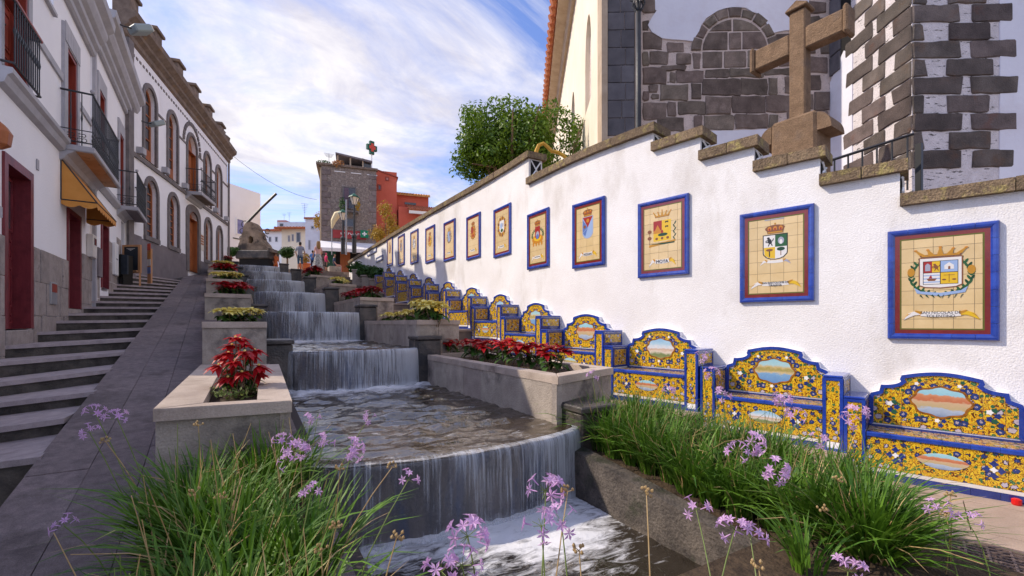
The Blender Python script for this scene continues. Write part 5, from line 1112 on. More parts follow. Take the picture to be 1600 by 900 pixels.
for x in (0.36, 2.72, 4.71): mb = MB(); mb.box(x, -0.03, 1.2, (x + 0.72) if x < 1 else x + 0.79 - (0.12 if x > 4 else 0), 0.001, 4.50); mb.build('plinth', K['dado_grey'], tb, world=False)
mb = MB(); mb.box(1.08, -0.028, 1.2, 2.72, 0.001, 4.45); mb.box(3.51, -0.028, 1.2, 4.71, 0.001, 4.45); mb.box(6.97, -0.03, 1.2, 11.6, 0.001, 4.48); mb.build('plinth', K['dado_grey'], tb, world=False)
b_ = MB(); balcony(tb, BFr, 5.15, 7.1, 0.62, 7.2, 0.14, 0.95, soffit=K['cornice_br'])
for i, (x, z) in enumerate(((0.75, 7.30), (2.75, 7.30), (4.75, 7.30), (8.95, 7.30), (10.9, 7.30))):
    wallbox('spotlight', f'small grey spotlight box on the town hall string course, {["first", "second", "third", "fourth", "fifth"][i]} from the left', 'spotlight', BFr, x, x + 0.24, z - 0.1, z + 0.12, 0.2, K['trim'])
t = wallbox('wall_sign', 'brown lettered plate on the town hall right of its wooden door', 'sign', BFr, 6.98, 7.5, 5.0, 5.75, 0.03, K['offwhite'])
mb = MB()
for i in range(4): mb.box(-0.2, -0.036, 0.25 + i * 0.12, 0.2, -0.029, 0.33 + i * 0.12)
mb.build('lettering', K['wood'], t, world=False)
# ================================================================== cascade of pools and planters
casc = thing('stone_cascade', 'stone water staircase of seven curved basins down the middle of the street', 'fountain', (1.4, 4.0, 0))
TI = [(3.80, 0.30, 2.92, 0.40, 0.51), (7.95, 0.50, 2.56, 0.42, 1.14), (12.0, 0.25, 2.35, 0.42, 1.85), (16.0, 0.05, 2.05, 0.42, 2.555), (20.0, -0.22, 1.80, 0.42, 3.26), (24.0, -0.46, 1.58, 0.42, 3.98), (28.0, -0.72, 1.28, 0.40, 4.68)]
def arc(xl, xr, y, sag, n=28):
    c = (xr - xl) / 2; Rr = (c * c + sag * sag) / (2 * sag); cx = (xl + xr) / 2; cy = y - sag + Rr; a = math.asin(c / Rr)
    return [Vector((cx + Rr * math.sin(-a + 2 * a * i / n), cy - Rr * math.cos(-a + 2 * a * i / n), 0)) for i in range(n + 1)]
def ell_arc(xl, xr, y, sag, n=32):
    c = (xr - xl) / 2; cx = (xl + xr) / 2; out = []
    for i in range(n + 1):
        t = -math.pi / 2 + math.pi * i / n; out.append(Vector((cx + c * math.sin(t), y - sag * (0.35 * math.cos(t) ** 2 + 0.65 * math.cos(t) ** 0.45 if abs(math.cos(t)) > 1e-6 else 0), 0)))
    return out
def with_attr(o, name, vals):
    at = o.data.attributes.new(name, 'FLOAT', 'POINT'); at.data.foreach_set('value', vals); return o
def nz(x, y, z): return mnoise.noise(Vector((x, y, z)))
def pool(name, P, yb, z, k, back=None, foam_back=0.0, amp=0.02, mat_=None, step=0.035):
    """rippled water inside an arc lip P and a straight back at yb"""
    xl, xr = P[0].x, P[-1].x; nx_ = int((xr - xl) / step); vs = []; fo = []
    front = lambda x: min((P[i].y + (P[i + 1].y - P[i].y) * (x - P[i].x) / max(1e-6, P[i + 1].x - P[i].x)) for i in range(len(P) - 1) if P[i].x - 1e-6 <= x <= P[i + 1].x + 1e-6)
    bf = (lambda x: yb) if back is None else (lambda x: min([back[i].y + (back[i + 1].y - back[i].y) * (x - back[i].x) / max(1e-6, back[i + 1].x - back[i].x) for i in range(len(back) - 1) if back[i].x <= x <= back[i + 1].x] or [yb]))
    ny_ = int((yb - min(p.y for p in P)) / step * 0.8)
    for i in range(nx_ + 1):
        x = xl + (xr - xl) * i / nx_; y0 = front(min(max(x, xl + 1e-4), xr - 1e-4))
        for j in range(ny_ + 1):
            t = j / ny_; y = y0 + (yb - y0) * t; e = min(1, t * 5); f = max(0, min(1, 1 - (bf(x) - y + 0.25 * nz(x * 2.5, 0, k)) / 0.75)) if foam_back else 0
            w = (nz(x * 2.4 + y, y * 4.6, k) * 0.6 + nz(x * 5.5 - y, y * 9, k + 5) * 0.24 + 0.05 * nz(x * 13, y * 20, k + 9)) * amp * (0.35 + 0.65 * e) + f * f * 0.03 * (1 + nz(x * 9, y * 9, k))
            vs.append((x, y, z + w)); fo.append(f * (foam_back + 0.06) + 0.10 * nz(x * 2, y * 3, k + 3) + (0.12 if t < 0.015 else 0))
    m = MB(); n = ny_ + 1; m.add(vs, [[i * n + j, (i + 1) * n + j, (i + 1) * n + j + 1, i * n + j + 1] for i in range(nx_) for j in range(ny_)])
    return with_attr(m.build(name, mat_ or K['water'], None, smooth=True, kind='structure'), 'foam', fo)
def sheet(P, z, zl, k, foam, y_in=0.05):
    """thin falling water over the lip, rounded at the top"""
    rows = [(-y_in, 0.012), (0.0, 0.010), (0.022, -0.005), (0.036, -0.03)] + [(0.040 + 0.02 * t, -0.03 - (z - zl - 0.03) * t) for t in [i / 9 for i in range(1, 10)]]
    c = sum(P, Vector()) / len(P); vs = []; fo = []; uvs = []; n = len(P); L_ = 0
    for (o_, dz) in rows:
        for i, p in enumerate(P):
            a = P[max(i - 1, 0)]; b = P[min(i + 1, n - 1)]; d = (b - a).normalized(); nn = Vector((d.y, -d.x, 0)); w = 0.012 * nz(p.x * 9, k, dz * 1.2) if dz < -0.02 else 0
            q = p + nn * (o_ + w); vs.append((q.x, q.y, z + dz)); t = -dz / max(0.1, z - zl); xr = i / (n - 1)
            fo.append((-0.06 if k < 1 else 0.02 if k < 2 else 0.04) + (foam + 0.10) * (xr ** 2.6) - 0.10 * t + (0.35 * max(0, t - 0.86) / 0.14)); uvs.append((p.x, z + dz))
    m = MB(); m.add(vs, [[r * n + i, r * n + i + 1, (r + 1) * n + i + 1, (r + 1) * n + i] for r in range(len(rows) - 1) for i in range(n - 1)])
    o = m.build('falling_water', K['fall'], None, smooth=True, kind='structure'); with_attr(o, 'foam', fo)
    uv = o.data.uv_layers.new(name='UVMap')
    for lp in o.data.loops: uv.data[lp.index].uv = uvs[lp.vertex_index]
    return o
for k, (y, xl, xr, sag, z) in enumerate(TI):
    P = ell_arc(xl, xr, y, sag); zl = TI[k - 1][4] if k else -0.12; yb = (TI[k + 1][0] - 0.05) if k < 6 else 31.5
    # drum under the lip, leaning in a little towards the foot
    m = MB(); n = len(P); vs = []
    lev = [(z - 0.004, 0.0), (z - 0.03, 0.008), (z - 0.07, 0.0), (zl - 0.25, -0.06)]
    for zz, o_ in lev:
        for i, p in enumerate(P):
            a = P[max(i - 1, 0)]; b = P[min(i + 1, n - 1)]; d = (b - a).normalized(); nn = Vector((d.y, -d.x, 0)); q = p + nn * (o_ + 0.008 * nz(p.x * 4, zz * 3, k)); vs.append((q.x, q.y, zz))
    m.add(vs, [[r * n + i, r * n + i + 1, (r + 1) * n + i + 1, (r + 1) * n + i] for r in range(3) for i in range(n - 1)])
    m.build('basin_front', K['drum'], casc, smooth=True)
    m = MB(); Q = [p + Vector((0, 0.14, 0)) for p in P]; m.add([p + Vector((0, 0, z - 0.004)) for p in P] + [p + Vector((0, 0, z - 0.004)) for p in Q] + [p + Vector((0, 0, z - 0.3)) for p in Q], [[i, i + 1, n + i + 1, n + i] for i in range(n - 1)] + [[n + i, n + i + 1, 2 * n + i + 1, 2 * n + i] for i in range(n - 1)]); m.build('basin_lip', K['lip'], casc)
    m = MB(); m.box(xl - 0.3, y + 0.03, z - 0.36, xr + 0.3, yb + 0.5, z - 0.32); m.build('basin_floor', K['stone_wet'], casc)
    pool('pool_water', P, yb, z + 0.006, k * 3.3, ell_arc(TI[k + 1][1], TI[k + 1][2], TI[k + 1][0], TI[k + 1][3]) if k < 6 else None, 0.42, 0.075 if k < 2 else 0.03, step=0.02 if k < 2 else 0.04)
    sheet(P, z + 0.012, zl - 0.02, k, 0.26 if k else 0.30)
# lower channel in the foreground
Pl = [Vector((0.2, 0.6, 0)), Vector((1.6, 0.5, 0)), Vector((3.0, 0.6, 0))]
pool('channel_water', Pl, 3.80, -0.12, 31, None, 0.0, 0.03, K['foamw'])
o = SC.objects['channel_water']; fo = []
for v in o.data.vertices:
    dx_, dy_ = v.co.x, v.co.y; yy = 3.45 + 0.1 * abs(dx_ - 1.5); f = max(0, 1 - (yy - dy_) / 0.85) ; f2 = max(0, 1 - (math.hypot((dx_ - 2.1) / 1.05, (dy_ - 2.85) / 0.85)))
    r = 0.42 * f + 0.40 * f2 + 0.12 * nz(dx_ * 4, dy_ * 4, 2); fo.append(r); v.co.z += 0.05 * max(0, r - 0.2) * (1 + nz(dx_ * 8, dy_ * 8, 1)) + 0.02 * max(0, f) * nz(dx_ * 16, dy_ * 16, 4)
o.data.attributes['foam'].data.foreach_set('value', fo)
m = MB(); m.box(-0.2, -0.5, -0.5, 3.4, 3.9, -0.42); m.build('channel_bed', K['stone_wet'], casc)
# side blocks beside each lip
for k, (y, xl, xr, sag, z) in enumerate(TI):
    for (a, b, yy, ztop, d) in ((xl - 0.75 if k else -0.3, xl + 0.04, y - 0.12, z + 0.20, 0.75), (xr - 0.02, xr + 0.42, y - 0.20, z + 0.23, 0.55)):
        if k == 0 and a < 0: a, b, ztop = -0.10, 0.32, z + 0.06
        m = MB(); m.cbox(a, yy, z - 1.0, b, yy + d, ztop - 0.07, 0.02); bo = m.build('spout_block', K['stone_wet'], casc)
        m = MB(); m.cbox(a - 0.02, yy - 0.03, ztop - 0.07, b + 0.02, yy + d, ztop, 0.015); m.build('block_cap', K['stone'] if k == 0 and a < 1 else K['stone_wet'], bo)
# walls of the lower channel
def chan_wall(label, pts, th, zb, name='channel_wall'):
    t = thing(name, label, 'wall', (0, 0, 0)); n = len(pts)
    m = MB()
    for i in range(n - 1):
        a, b = Vector(pts[i]), Vector(pts[i + 1]); d = (b - a); d.z = 0; d.normalize(); nn = Vector((d.y, -d.x, 0)) * th
        for s0, s1, dz0, dz1, mi, of in ((0, 1, -0.0, -0.10, 0, 0.0), (0, 1, -0.10, -0.9, 1, 0.03)):
            A, B = a.copy(), b.copy(); o1 = nn.normalized() * (-of) if False else nn.normalized() * of
            q = [A + o1, B + o1, B + nn, A + nn]; m.mi = mi
            m.add([v + Vector((0, 0, dz0)) for v in q] + [Vector((v.x, v.y, v.z + dz1)) for v in q], [(0, 1, 2, 3), (0, 4, 5, 1), (1, 5, 6, 2), (2, 6, 7, 3), (3, 7, 4, 0)])
    fix_normals(m.build('wall_body', [K['kerb'], K['kerb']], t)); return t
chan_wall('low dark stone kerb between the foaming channel and the right flower bed', [(2.93, 3.75, 0.35), (2.92, 2.6, 0.245), (2.90, 1.4, 0.13), (2.88, -0.6, -0.02)], 0.17, -0.6)
chan_wall('low stone kerb between the foaming channel and the left flower bed', [(0.30, -0.6, -0.05), (0.30, 1.6, 0.0), (0.32, 3.45, 0.10)], 0.14, -0.6)
# ---------------- planters
PLN = {}
def planter(name, label, q, ztop, zbase, cw=0.16, ch=0.085, nfront=3, group=None, slope=0.0, lw=None):
    """q: front left, front right, back right, back left (x, y)"""
    q = [Vector((a, b, 0)) for a, b in q]; c = sum(q, Vector()) / 4; t = thing('stone_planter', label, 'planter', (c.x, c.y, zbase), 0, group)
    I = []; lw = lw or [cw] * 4       # widths: front, right, back, left
    def off_line(a, b, w): d = (b - a).normalized(); n = Vector((-d.y, d.x, 0)); return a + n * w, d
    Ls = [off_line(q[i], q[(i + 1) % 4], lw[i]) for i in range(4)]
    for i in range(4):
        (a, d), (b, e) = Ls[i - 1], Ls[i]; den = d.x * e.y - d.y * e.x; s = ((b.x - a.x) * e.y - (b.y - a.y) * e.x) / den; I.append(a + d * s)
    oq = []
    for i in range(4): v = (q[i] - c); oq.append(q[i] + v.normalized() * 0.035)
    for i in range(4):     # coping slabs, mitred, in two lengths on long sides
        j = (i + 1) % 4; L = (q[j] - q[i]).length; ns = max(1, round(L / 1.6))
        for s in range(ns):
            a0, a1 = oq[i].lerp(oq[j], s / ns), oq[i].lerp(oq[j], (s + 1) / ns); b0, b1 = I[i].lerp(I[j], s / ns), I[i].lerp(I[j], (s + 1) / ns); g_ = (a1 - a0).normalized() * 0.003
            P_ = [a0 + g_, a1 - g_, b1 - g_, b0 + g_]; m = MB(); e = 0.010
            cc = sum(P_, Vector()) / 4; up_ = [p + (cc - p).normalized() * e for p in P_]
            m.add([p + Vector((0, 0, ztop - ch)) for p in P_] + [p + Vector((0, 0, ztop - e)) for p in P_] + [p + Vector((0, 0, ztop + U(-.002, .002))) for p in up_], [(0, 1, 5, 4), (1, 2, 6, 5), (2, 3, 7, 6), (3, 0, 4, 7), (4, 5, 9, 8), (5, 6, 10, 9), (6, 7, 11, 10), (7, 4, 8, 11), (8, 9, 10, 11), (3, 2, 1, 0)])
            m.build('coping_slab', K['stone_cap'], t)
    for i in range(4):     # facing slabs
        j = (i + 1) % 4; L = (q[j] - q[i]).length; ns = max(1, round(L / 0.62)); d = (q[j] - q[i]).normalized(); n = Vector((-d.y, d.x, 0))
        for s in range(ns):
            a, b = q[i].lerp(q[j], s / ns) + d * 0.002, q[i].lerp(q[j], (s + 1) / ns) - d * 0.002; o_ = U(-0.004, 0.004); P_ = [a + n * o_, b + n * o_, b + n * 0.07, a + n * 0.07]
            m = MB(); m.add([p + Vector((0, 0, zbase - 0.5)) for p in P_] + [p + Vector((0, 0, ztop - ch)) for p in P_], [(0, 1, 5, 4), (1, 2, 6, 5), (2, 3, 7, 6), (3, 0, 4, 7), (4, 5, 6, 7)]); m.build('facing_slab', K['stone'], t)
    so = MB(); n_ = 10; vs = []
    for a in range(n_ + 1):
        for b in range(n_ + 1):
            p = I[0].lerp(I[1], a / n_).lerp(I[3].lerp(I[2], a / n_), b / n_); vs.append((p.x, p.y, ztop - 0.09 + U(-0.015, 0.02)))
    so.add(vs, [[a * (n_ + 1) + b, (a + 1) * (n_ + 1) + b, (a + 1) * (n_ + 1) + b + 1, a * (n_ + 1) + b + 1] for a in range(n_) for b in range(n_)]); so.build('soil_fill', K['soil'], t)
    return t, I
ORD = ['lowest', 'second', 'third', 'fourth', 'fifth', 'sixth', 'seventh']
LQ = [[(-0.57, 3.80), (0.24, 3.70), (0.30, 7.0), (-0.62, 7.5)], [(-0.615, 7.56), (0.17, 7.56), (0.20, 11.6), (-0.91, 11.7)], [(-0.915, 11.8), (-0.05, 11.8), (-0.02, 15.8), (-1.2, 15.9)], [(-1.21, 16), (-0.30, 16), (-0.26, 19.8), (-1.45, 19.9)], [(-1.46, 20), (-0.52, 20), (-0.5, 23.8), (-1.7, 23.9)], [(-1.73, 24), (-0.75, 24), (-0.72, 27.8), (-1.95, 27.9)], [(-2.0, 28), (-1.0, 28), (-0.9, 31), (-2.1, 31)]]
LZ = [1.03, 1.62, 2.255, 2.93, 3.57, 4.22, 4.88]
LC = ['a tall red poinsettia', 'yellow poinsettias', 'red poinsettias', 'yellow poinsettias', 'red poinsettias', 'yellow poinsettias', 'red poinsettias']
LI = []
for k in range(7): LI.append(planter('stone_planter', f'{ORD[k]} grey stone planter along the left of the cascade, with {LC[k]}', LQ[k], LZ[k], ramp_z(LQ[k][0][0], LQ[k][0][1]), 0.13, group='stone planters stepping up beside the cascade', lw=[0.12, 0.22, 0.12, 0.26] if k == 0 else None)[1])
RQ_ = [[(2.82, 3.92), (4.0, 4.37), (4.02, 8.15), (2.72, 8.03)], [(2.56, 7.9), (3.56, 8.28), (3.45, 12.25), (2.46, 12.05)], [(2.41, 12.1), (3.35, 12.35), (3.28, 16.6), (2.30, 16.45)], [(2.25, 16.5), (3.2, 16.75), (3.12, 20.9), (2.12, 20.65)], [(2.10, 20.7), (3.05, 20.95), (2.98, 25), (1.95, 25)]]
RZ_ = [1.03, 1.66, 2.285, 2.985, 3.66]
RC = ['a row of red poinsettias', 'yellow poinsettias', 'red poinsettias', 'yellow poinsettias', 'red poinsettias']
RI = []
for k in range(5): RI.append(planter('stone_planter', f'{ORD[k]} brown stone planter along the right of the cascade, with {RC[k]}', RQ_[k], RZ_[k], TZ[min(11, 2 + k * 2)] - (0.0 if k else 0.0), 0.17, group='stone planters stepping up beside the cascade')[1])
# ================================================================== church behind the wall
CY = Vector((0.527, 0.85, 0)).normalized(); CX = Vector((CY.y, -CY.x, 0)); C0 = atD(1150, 505, 10.0)
CF = FR((C0.x, C0.y), CX)
church = fthing('church', 'stone and white plaster church rising behind the white wall', 'church', CF)
def cl(px, py): return CF.l(px, py)
xl = cl(992, 100)[0]; xr = cl(1298, 100)[0]; ZB = 2.4; ZTOP = 11.5
mb = MB(); mb.box(xl, 0.0, ZB, xr + 0.6, 6.0, ZTOP); mb.build('rubble_wall', K['mortar'], church, world=False)
def rag(pts, a=0.012):
    out = []
    n = len(pts)
    for i in range(n):
        p, q = pts[i], pts[(i + 1) % n]; L = math.hypot(q[0] - p[0], q[1] - p[1]); k = max(1, min(5, int(L / 0.14)))
        for j in range(k): t = j / k; out.append((p[0] + (q[0] - p[0]) * t + U(-a, a), p[1] + (q[1] - p[1]) * t + U(-a, a)))
    return out
def cut(pts, c=0.05):
    out = []
    for i in range(len(pts)):
        a, b, d = Vector(pts[i - 1]), Vector(pts[i]), Vector(pts[(i + 1) % len(pts)]); L1, L2 = (a - b).length, (d - b).length; k = min(c * U(.5, 1.3), L1 * .3, L2 * .3)
        out += [tuple(b + (a - b).normalized() * k), tuple(b + (d - b).normalized() * k)]
    return out
def stone(par, pts, y, proud, m, fr_inv=None, a=0.017):
    mb = MB(); mb.prism(rag(cut(pts, 0.022) if len(pts) == 4 else pts, a), y - proud, y + 0.03, bev=0.016); return fix_normals(mb.build('stone_block', m, par, world=False))
def pbox(x0, y0, x1, y1): a = cl(x0, y1); b = cl(x1, y1); c = cl(x1, y0); d = cl(x0, y0); return [a, b, c, d]
blocks = [(1005, 0, 1024, 20), (1005, 33, 1013, 48), (1005, 50, 1034, 77), (1042, 67, 1068, 82), (1016, 81, 1043, 101), (1058, 84, 1079, 101), (1005, 82, 1013, 102), (1005, 106, 1040, 131), (1032, 103, 1071, 110), (1046, 113, 1056, 129), (1057, 111, 1100, 129), (1102, 109, 1138, 122), (1140, 108, 1193, 120), (1195, 107, 1236, 117),
          (1098, 124, 1157, 149), (1158, 123, 1199, 148), (1201, 122, 1213, 148), (1227, 120, 1238, 146), (1014, 133, 1027, 144), (1005, 143, 1014, 157), (1018, 148, 1029, 154), (1032, 133, 1074, 157), (1080, 131, 1095, 155), (1005, 161, 1041, 187), (1043, 160, 1056, 181), (1060, 159, 1101, 179), (1103, 152, 1142, 178), (1144, 151, 1195, 177), (1197, 150, 1238, 175),
          (1028, 184, 1067, 205), (1084, 182, 1096, 203), (1100, 181, 1146, 202), (1149, 179, 1199, 201), (1202, 179, 1215, 200), (1230, 176, 1238, 198), (1083, 84, 1094, 108), (1203, 86, 1215, 104), (1218, 90, 1237, 103), (1213, 53, 1237, 66),
          (1263, 4, 1290, 20), (1263, 26, 1280, 44), (1262, 62, 1274, 84), (1263, 89, 1292, 114), (1266, 118, 1282, 140), (1272, 144, 1295, 172), (1263, 175, 1292, 200), (1282, 28, 1296, 84), (1262, 148, 1270, 170), (1264, 204, 1294, 222)]
for b in blocks: stone(church, pbox(b[0] - .7, b[1] - .6, b[2] + .7, b[3] + .6), 0.0, U(0.012, 0.035), K['basalt'])
ac = cl(1148, 79); ar = abs(cl(1199, 79)[0] - ac[0]); tym = [(ac[0] - ar, cl(1148, 107)[1]), (ac[0] + ar, cl(1148, 107)[1])] + [(ac[0] + ar * math.cos(t), ac[1] + ar * 0.98 * math.sin(t)) for t in [i / 14 * math.pi for i in range(15)]]
for (x0, y0, x1, y1) in ((1097, 20, 1143, 49.5), (1145, 20, 1200, 49), (1097, 51, 1137, 79), (1139, 51, 1158, 78), (1160, 50, 1200, 77), (1097, 81, 1129, 107), (1131, 80, 1166, 106), (1168, 79, 1200, 105)):
    q = clip_rect(tym, cl(x0, y1)[0], cl(x0, y1)[1], cl(x1, y1)[0], cl(x0, y0)[1])
    if q: stone(church, q, 0.0, U(0.012, 0.02), K['basalt'], a=0.004)
for i in range(9):
    t0 = math.pi * (i + 0.06) / 9; t1 = math.pi * (i + 0.94) / 9; ro = ar * (1.32 + U(-0.03, 0.03)); ri = ar * 1.05
    stone(church, [(ac[0] + r * math.cos(t), ac[1] + r * math.sin(t)) for r, t in ((ri, t0), (ro, t0), (ro, (t0 + t1) / 2), (ro, t1), (ri, t1), (ri, (t0 + t1) / 2))], 0.0, U(0.02, 0.045), K['basalt'], a=0.006)
pl = [cl(*p) for p in [(1012, -160), (1013, 8), (1026, 18), (1013, 40), (1018, 52), (1034, 60), (1050, 62), (1082, 65), (1090, 50), (1102, 31), (1120, 18), (1145, 11), (1166, 13), (1186, 24), (1199, 38), (1205, 52), (1237, 48), (1262, 52), (1262, -160)]]
mb = MB(); mb.prism(rag(pl, 0.02), -0.03, 0.01); fix_normals(mb.build('plaster_patch', K['church_white'], church, world=False))
pl = [cl(*p) for p in [(1050, 300), (1064, 207), (1120, 205), (1190, 203), (1240, 201), (1240, 300)]]
mb = MB(); mb.prism(rag(pl, 0.015), -0.035, 0.01); fix_normals(mb.build('plaster_patch', K['church_white'], church, world=False))
# grey faced pier at the corner of the nave
x0, x1 = cl(946, 100)[0], cl(988, 100)[0]; mb = MB(); mb.box(x0, -0.22, ZB, x1, 5.0, ZTOP); mb.build('pier_core', K['mortar'], church, world=False)
rows = [-45, -18, 4, 30.5, 57.5, 84.5, 111.5, 138, 165, 192, 219]; mid = [966, 965, 966, 972.5, 967, 973.5, 967, 973.5, 968, 973, 967]
for i in range(len(rows) - 1):
    za, zb = cl(967, rows[i + 1])[1], cl(967, rows[i])[1]; xm = cl(mid[i], 100)[0]
    for (a, b) in ((x0, xm), (xm, x1)): mb = MB(); mb.cbox(a + .006, -0.245 + U(-.004, .004), za + .006, b - .006, -0.21, zb - .006, 0.006); mb.build('facing_block', K['grey_block'], church, world=False)
mb = MB(); mb.box(cl(937, 100)[0], -0.27, ZB, x0, 0.3, ZTOP); mb.build('corner_trim', K['beige_trim'], church, world=False)
mb = MB(); mb.box(x1, -0.26, ZB, cl(994, 100)[0], 0.0, ZTOP); mb.build('corner_trim', K['beige_trim'], church, world=False)
# nave side wall: cream, lit by the sun, with lancets and tiled eaves
NF = FR(tuple((CF.w(cl(937.5, 100)[0], -0.2, 0))[:2]), -CY)      # local x towards the viewer
def nl(px, py): return NF.l(px, py)
ez = 12.75
def lanc(pxa, pxb, ytop, ybot):
    a, _ = nl(pxa, ytop); b, _ = nl(pxb, ytop); w = max(0.62, b - a); c = (a + b) / 2; return c - w / 2, c + w / 2, nl((pxa + pxb) / 2, ybot)[1] - 0.1, nl((pxa + pxb) / 2, ytop)[1]
L1_, L2_ = lanc(914.5, 923.5, 24, 160), lanc(892.5, 898, 144, 222); NMi = NF
def lpoly(a): x0, x1, z0, z1 = a; return arch_poly(x0, x1, z0, z1, 8, rise=(x1 - x0) * 0.95)
mb = MB(); wall_mesh(mb, rect(-26, 0, ZB, ez), [lpoly(L1_), lpoly(L2_)], 0, 0.6, 0.35)
Mn = Matrix(((NF.x.x, NF.y.x, 0, NF.o.x), (NF.x.y, NF.y.y, 0, NF.o.y), (0, 0, 1, 0), (0, 0, 0, 1)))
mb.v = [tuple(Mn @ Vector(v)) for v in mb.v]; mb.build('nave_wall', K['cream_wall'], church)
mb = MB()
for a in (L1_, L2_): mb.prism(lpoly(a), 0.30, 0.33, M=Mn)
fix_normals(mb.build('lancet_glass', K['glass'], church))
mb = MB(); mb.prism([(-0.55, ez), (-0.55, ez + 0.14), (0, ez + 0.14), (0, ez - 0.3), (-0.12, ez - 0.3), (-0.2, ez - 0.08)], -26, 0.35, 'x', M=Mn); fix_normals(mb.build('eaves_moulding', K['beige_trim'], church))
mb = MB()
for i in range(60):
    xx = 0.3 - i * 0.44; mb.tube([Mn @ Vector((xx, -0.78, ez + 0.16)), Mn @ Vector((xx, 3.0, ez + 2.2))], 0.15, 8)
ro = mb.build('roof_tiles', K['tile_red'], church, kind='stuff')
mb = MB(); mb.prism([(-0.62, ez + 0.14), (-0.62, ez + 0.22), (3.0, ez + 2.15), (3.0, ez + 2.05)], -26, 0.35, 'x', M=Mn); fix_normals(mb.build('roof_slope', K['tile_red'], church))
# buttress with quoins, its left face towards the street
pb = proj_out(CF, xr, 1425); LF = FR(tuple(CF.w(xr, 0, 0)[:2]), -CY); W_ = pb
mb = MB(); mb.box(xr, -pb, ZB, xr + 5.5, 0.5, ZTOP); bt = mb.build('buttress_core', K['mortar_w'], church, world=False)
zr = [cl(1400, 0)[1]]
CR = [FR(tuple(CF.w(xr, -pb, 0)[:2]), CX)][0]
def rz_row(y): return CR.l(1430, y)[1]
rowz = [rz_row(y) for y in (264, 235, 206, 178, 149, 121, 93, 65, 37, 8, -20, -48, -76)]
def onf(fr, pts, m, proud): Mf = Matrix(((fr.x.x, fr.y.x, 0, fr.o.x), (fr.x.y, fr.y.y, 0, fr.o.y), (0, 0, 1, 0), (0, 0, 0, 1))); mb = MB(); mb.prism(rag(cut(pts, 0.022), 0.013), -proud, 0.03, M=Mf, bev=0.014); return fix_normals(mb.build('stone_block', m, church))
for i in range(len(rowz) - 1):
    z0, z1 = rowz[i] + 0.008, rowz[i + 1] - 0.008; lg = i % 2 == 0
    if lg: segs_ = [(0, 0.83), (0.98 + U(-.03, .03), 1.72 + U(-.1, .1))]
    else: segs_ = [(0, 0.22 + U(-.03, .05)), (0.60 + U(-.05, .03), 1.36 + U(-.1, .1))]
    for (a, b) in segs_: onf(CR, [(a, z0), (b, z0), (b + U(-.04, .04), z1), (a + (U(-.03, .03) if a else 0), z1)], K['basalt_blue'], U(0.02, 0.03))
    if lg: segl = [(-0.38 + U(-.03, .03), 0), (-1.12 + U(-.05, .05), -0.58)]
    else: segl = [(-0.74 + U(-.03, .03), 0), (-1.62 + U(-.1, .1), -0.88)]
    for (a, b) in segl: a, b = W_ + a, W_ + b; onf(LF, [(a, z0), (b, z0), (b, z1), (a + U(-.04, .04), z1)], K['basalt_blue'], U(0.02, 0.03))
Mr = Matrix(((CR.x.x, CR.y.x, 0, CR.o.x), (CR.x.y, CR.y.y, 0, CR.o.y), (0, 0, 1, 0), (0, 0, 0, 1)))
mb = MB(); mb.prism(rag([(1.48, ZB), (5.5, ZB), (5.5, ZTOP), (1.48, ZTOP)], 0.02), -0.015, 0.02, M=Mr); fix_normals(mb.build('plaster_patch', K['church_white'], church))
Ml = Matrix(((LF.x.x, LF.y.x, 0, LF.o.x), (LF.x.y, LF.y.y, 0, LF.o.y), (0, 0, 1, 0), (0, 0, 0, 1)))
zt_ = LF.l(1310, 112)[1]
mb = MB(); mb.prism(rag([(0.0, ZB), (W_ - 1.40, ZB), (W_ - 1.40, LF.l(1340, 80)[1]), (W_ - 1.65, zt_ + 0.35), (0.0, zt_ - 0.1)], 0.02), -0.02, 0.02, M=Ml); fix_normals(mb.build('plaster_patch', K['church_white'], church))
# deep arched window in the angle
wx0, wx1 = 0.05, W_ - 1.50
for j in range(6):
    z0 = zt_ + j * 0.42; mb = MB(); mb.cbox(0.02, -0.05, z0 + .01, 0.34, 0.05, z0 + .41, 0.01, M=Ml); mb.build('jamb_block', K['grey_block'], church)
mb = MB(); mb.box(0.34, -0.012, zt_ + 0.3, 0.62, 0.03, zt_ + 3.4, M=Ml); mb.build('window_dark', K['dark'], church)
# church terrace behind the wall
mb = MB(); vs = []
us = [WU[-1] * i / 40 for i in range(41)]
for u in us:
    p, d = wall_at(u); n_ = Vector((d.y, -d.x, 0)); a = p + n_ * (WT - 0.02); z = 2.45 + 0.06 * max(0, a.y); vs += [(a.x, a.y, z), (a.x + 40, a.y + 2, z)]
mb.add(vs, [[2 * i, 2 * i + 1, 2 * i + 3, 2 * i + 2] for i in range(40)]); mb.build('terrace_ground', K['pave2'], None, kind='structure')
# lamp post at the church corner
lp = atD(997.5, 300, 8.6); t = thing('lamp_post', 'tall black lamp post in front of the grey church pier', 'lamp post', (lp.x, lp.y, 2.8))
mb = MB(); mb.lathe([(0.09, 0), (0.09, 0.6), (0.06, 0.8), (0.052, 3.0), (0.05, 5.0)], n=12); mb.build('pole', K['iron'], t, world=False, smooth=True)
zz = atD(997.5, 4, 8.6).z - 2.8; mb = MB()
for a in range(6): th = a * math.pi / 3; mb.tube([(0.05 * math.cos(th), 0.05 * math.sin(th), zz - 0.16), (0.12 * math.cos(th), 0.12 * math.sin(th), zz - 0.05), (0.09 * math.cos(th), 0.09 * math.sin(th), zz + 0.06), (0.16 * math.cos(th), 0.16 * math.sin(th), zz + 0.1)], 0.018, 5)
mb.build('leaf_collar', K['iron'], t, world=False)
mb = MB(); mb.lathe([(0.05, 5.0), (0.16, 5.1), (0.24, 5.6), (0.27, 5.65), (0.1, 5.9), (0.03, 6.1)], n=6); mb.build('lantern', K['lampglass'], t, world=False)
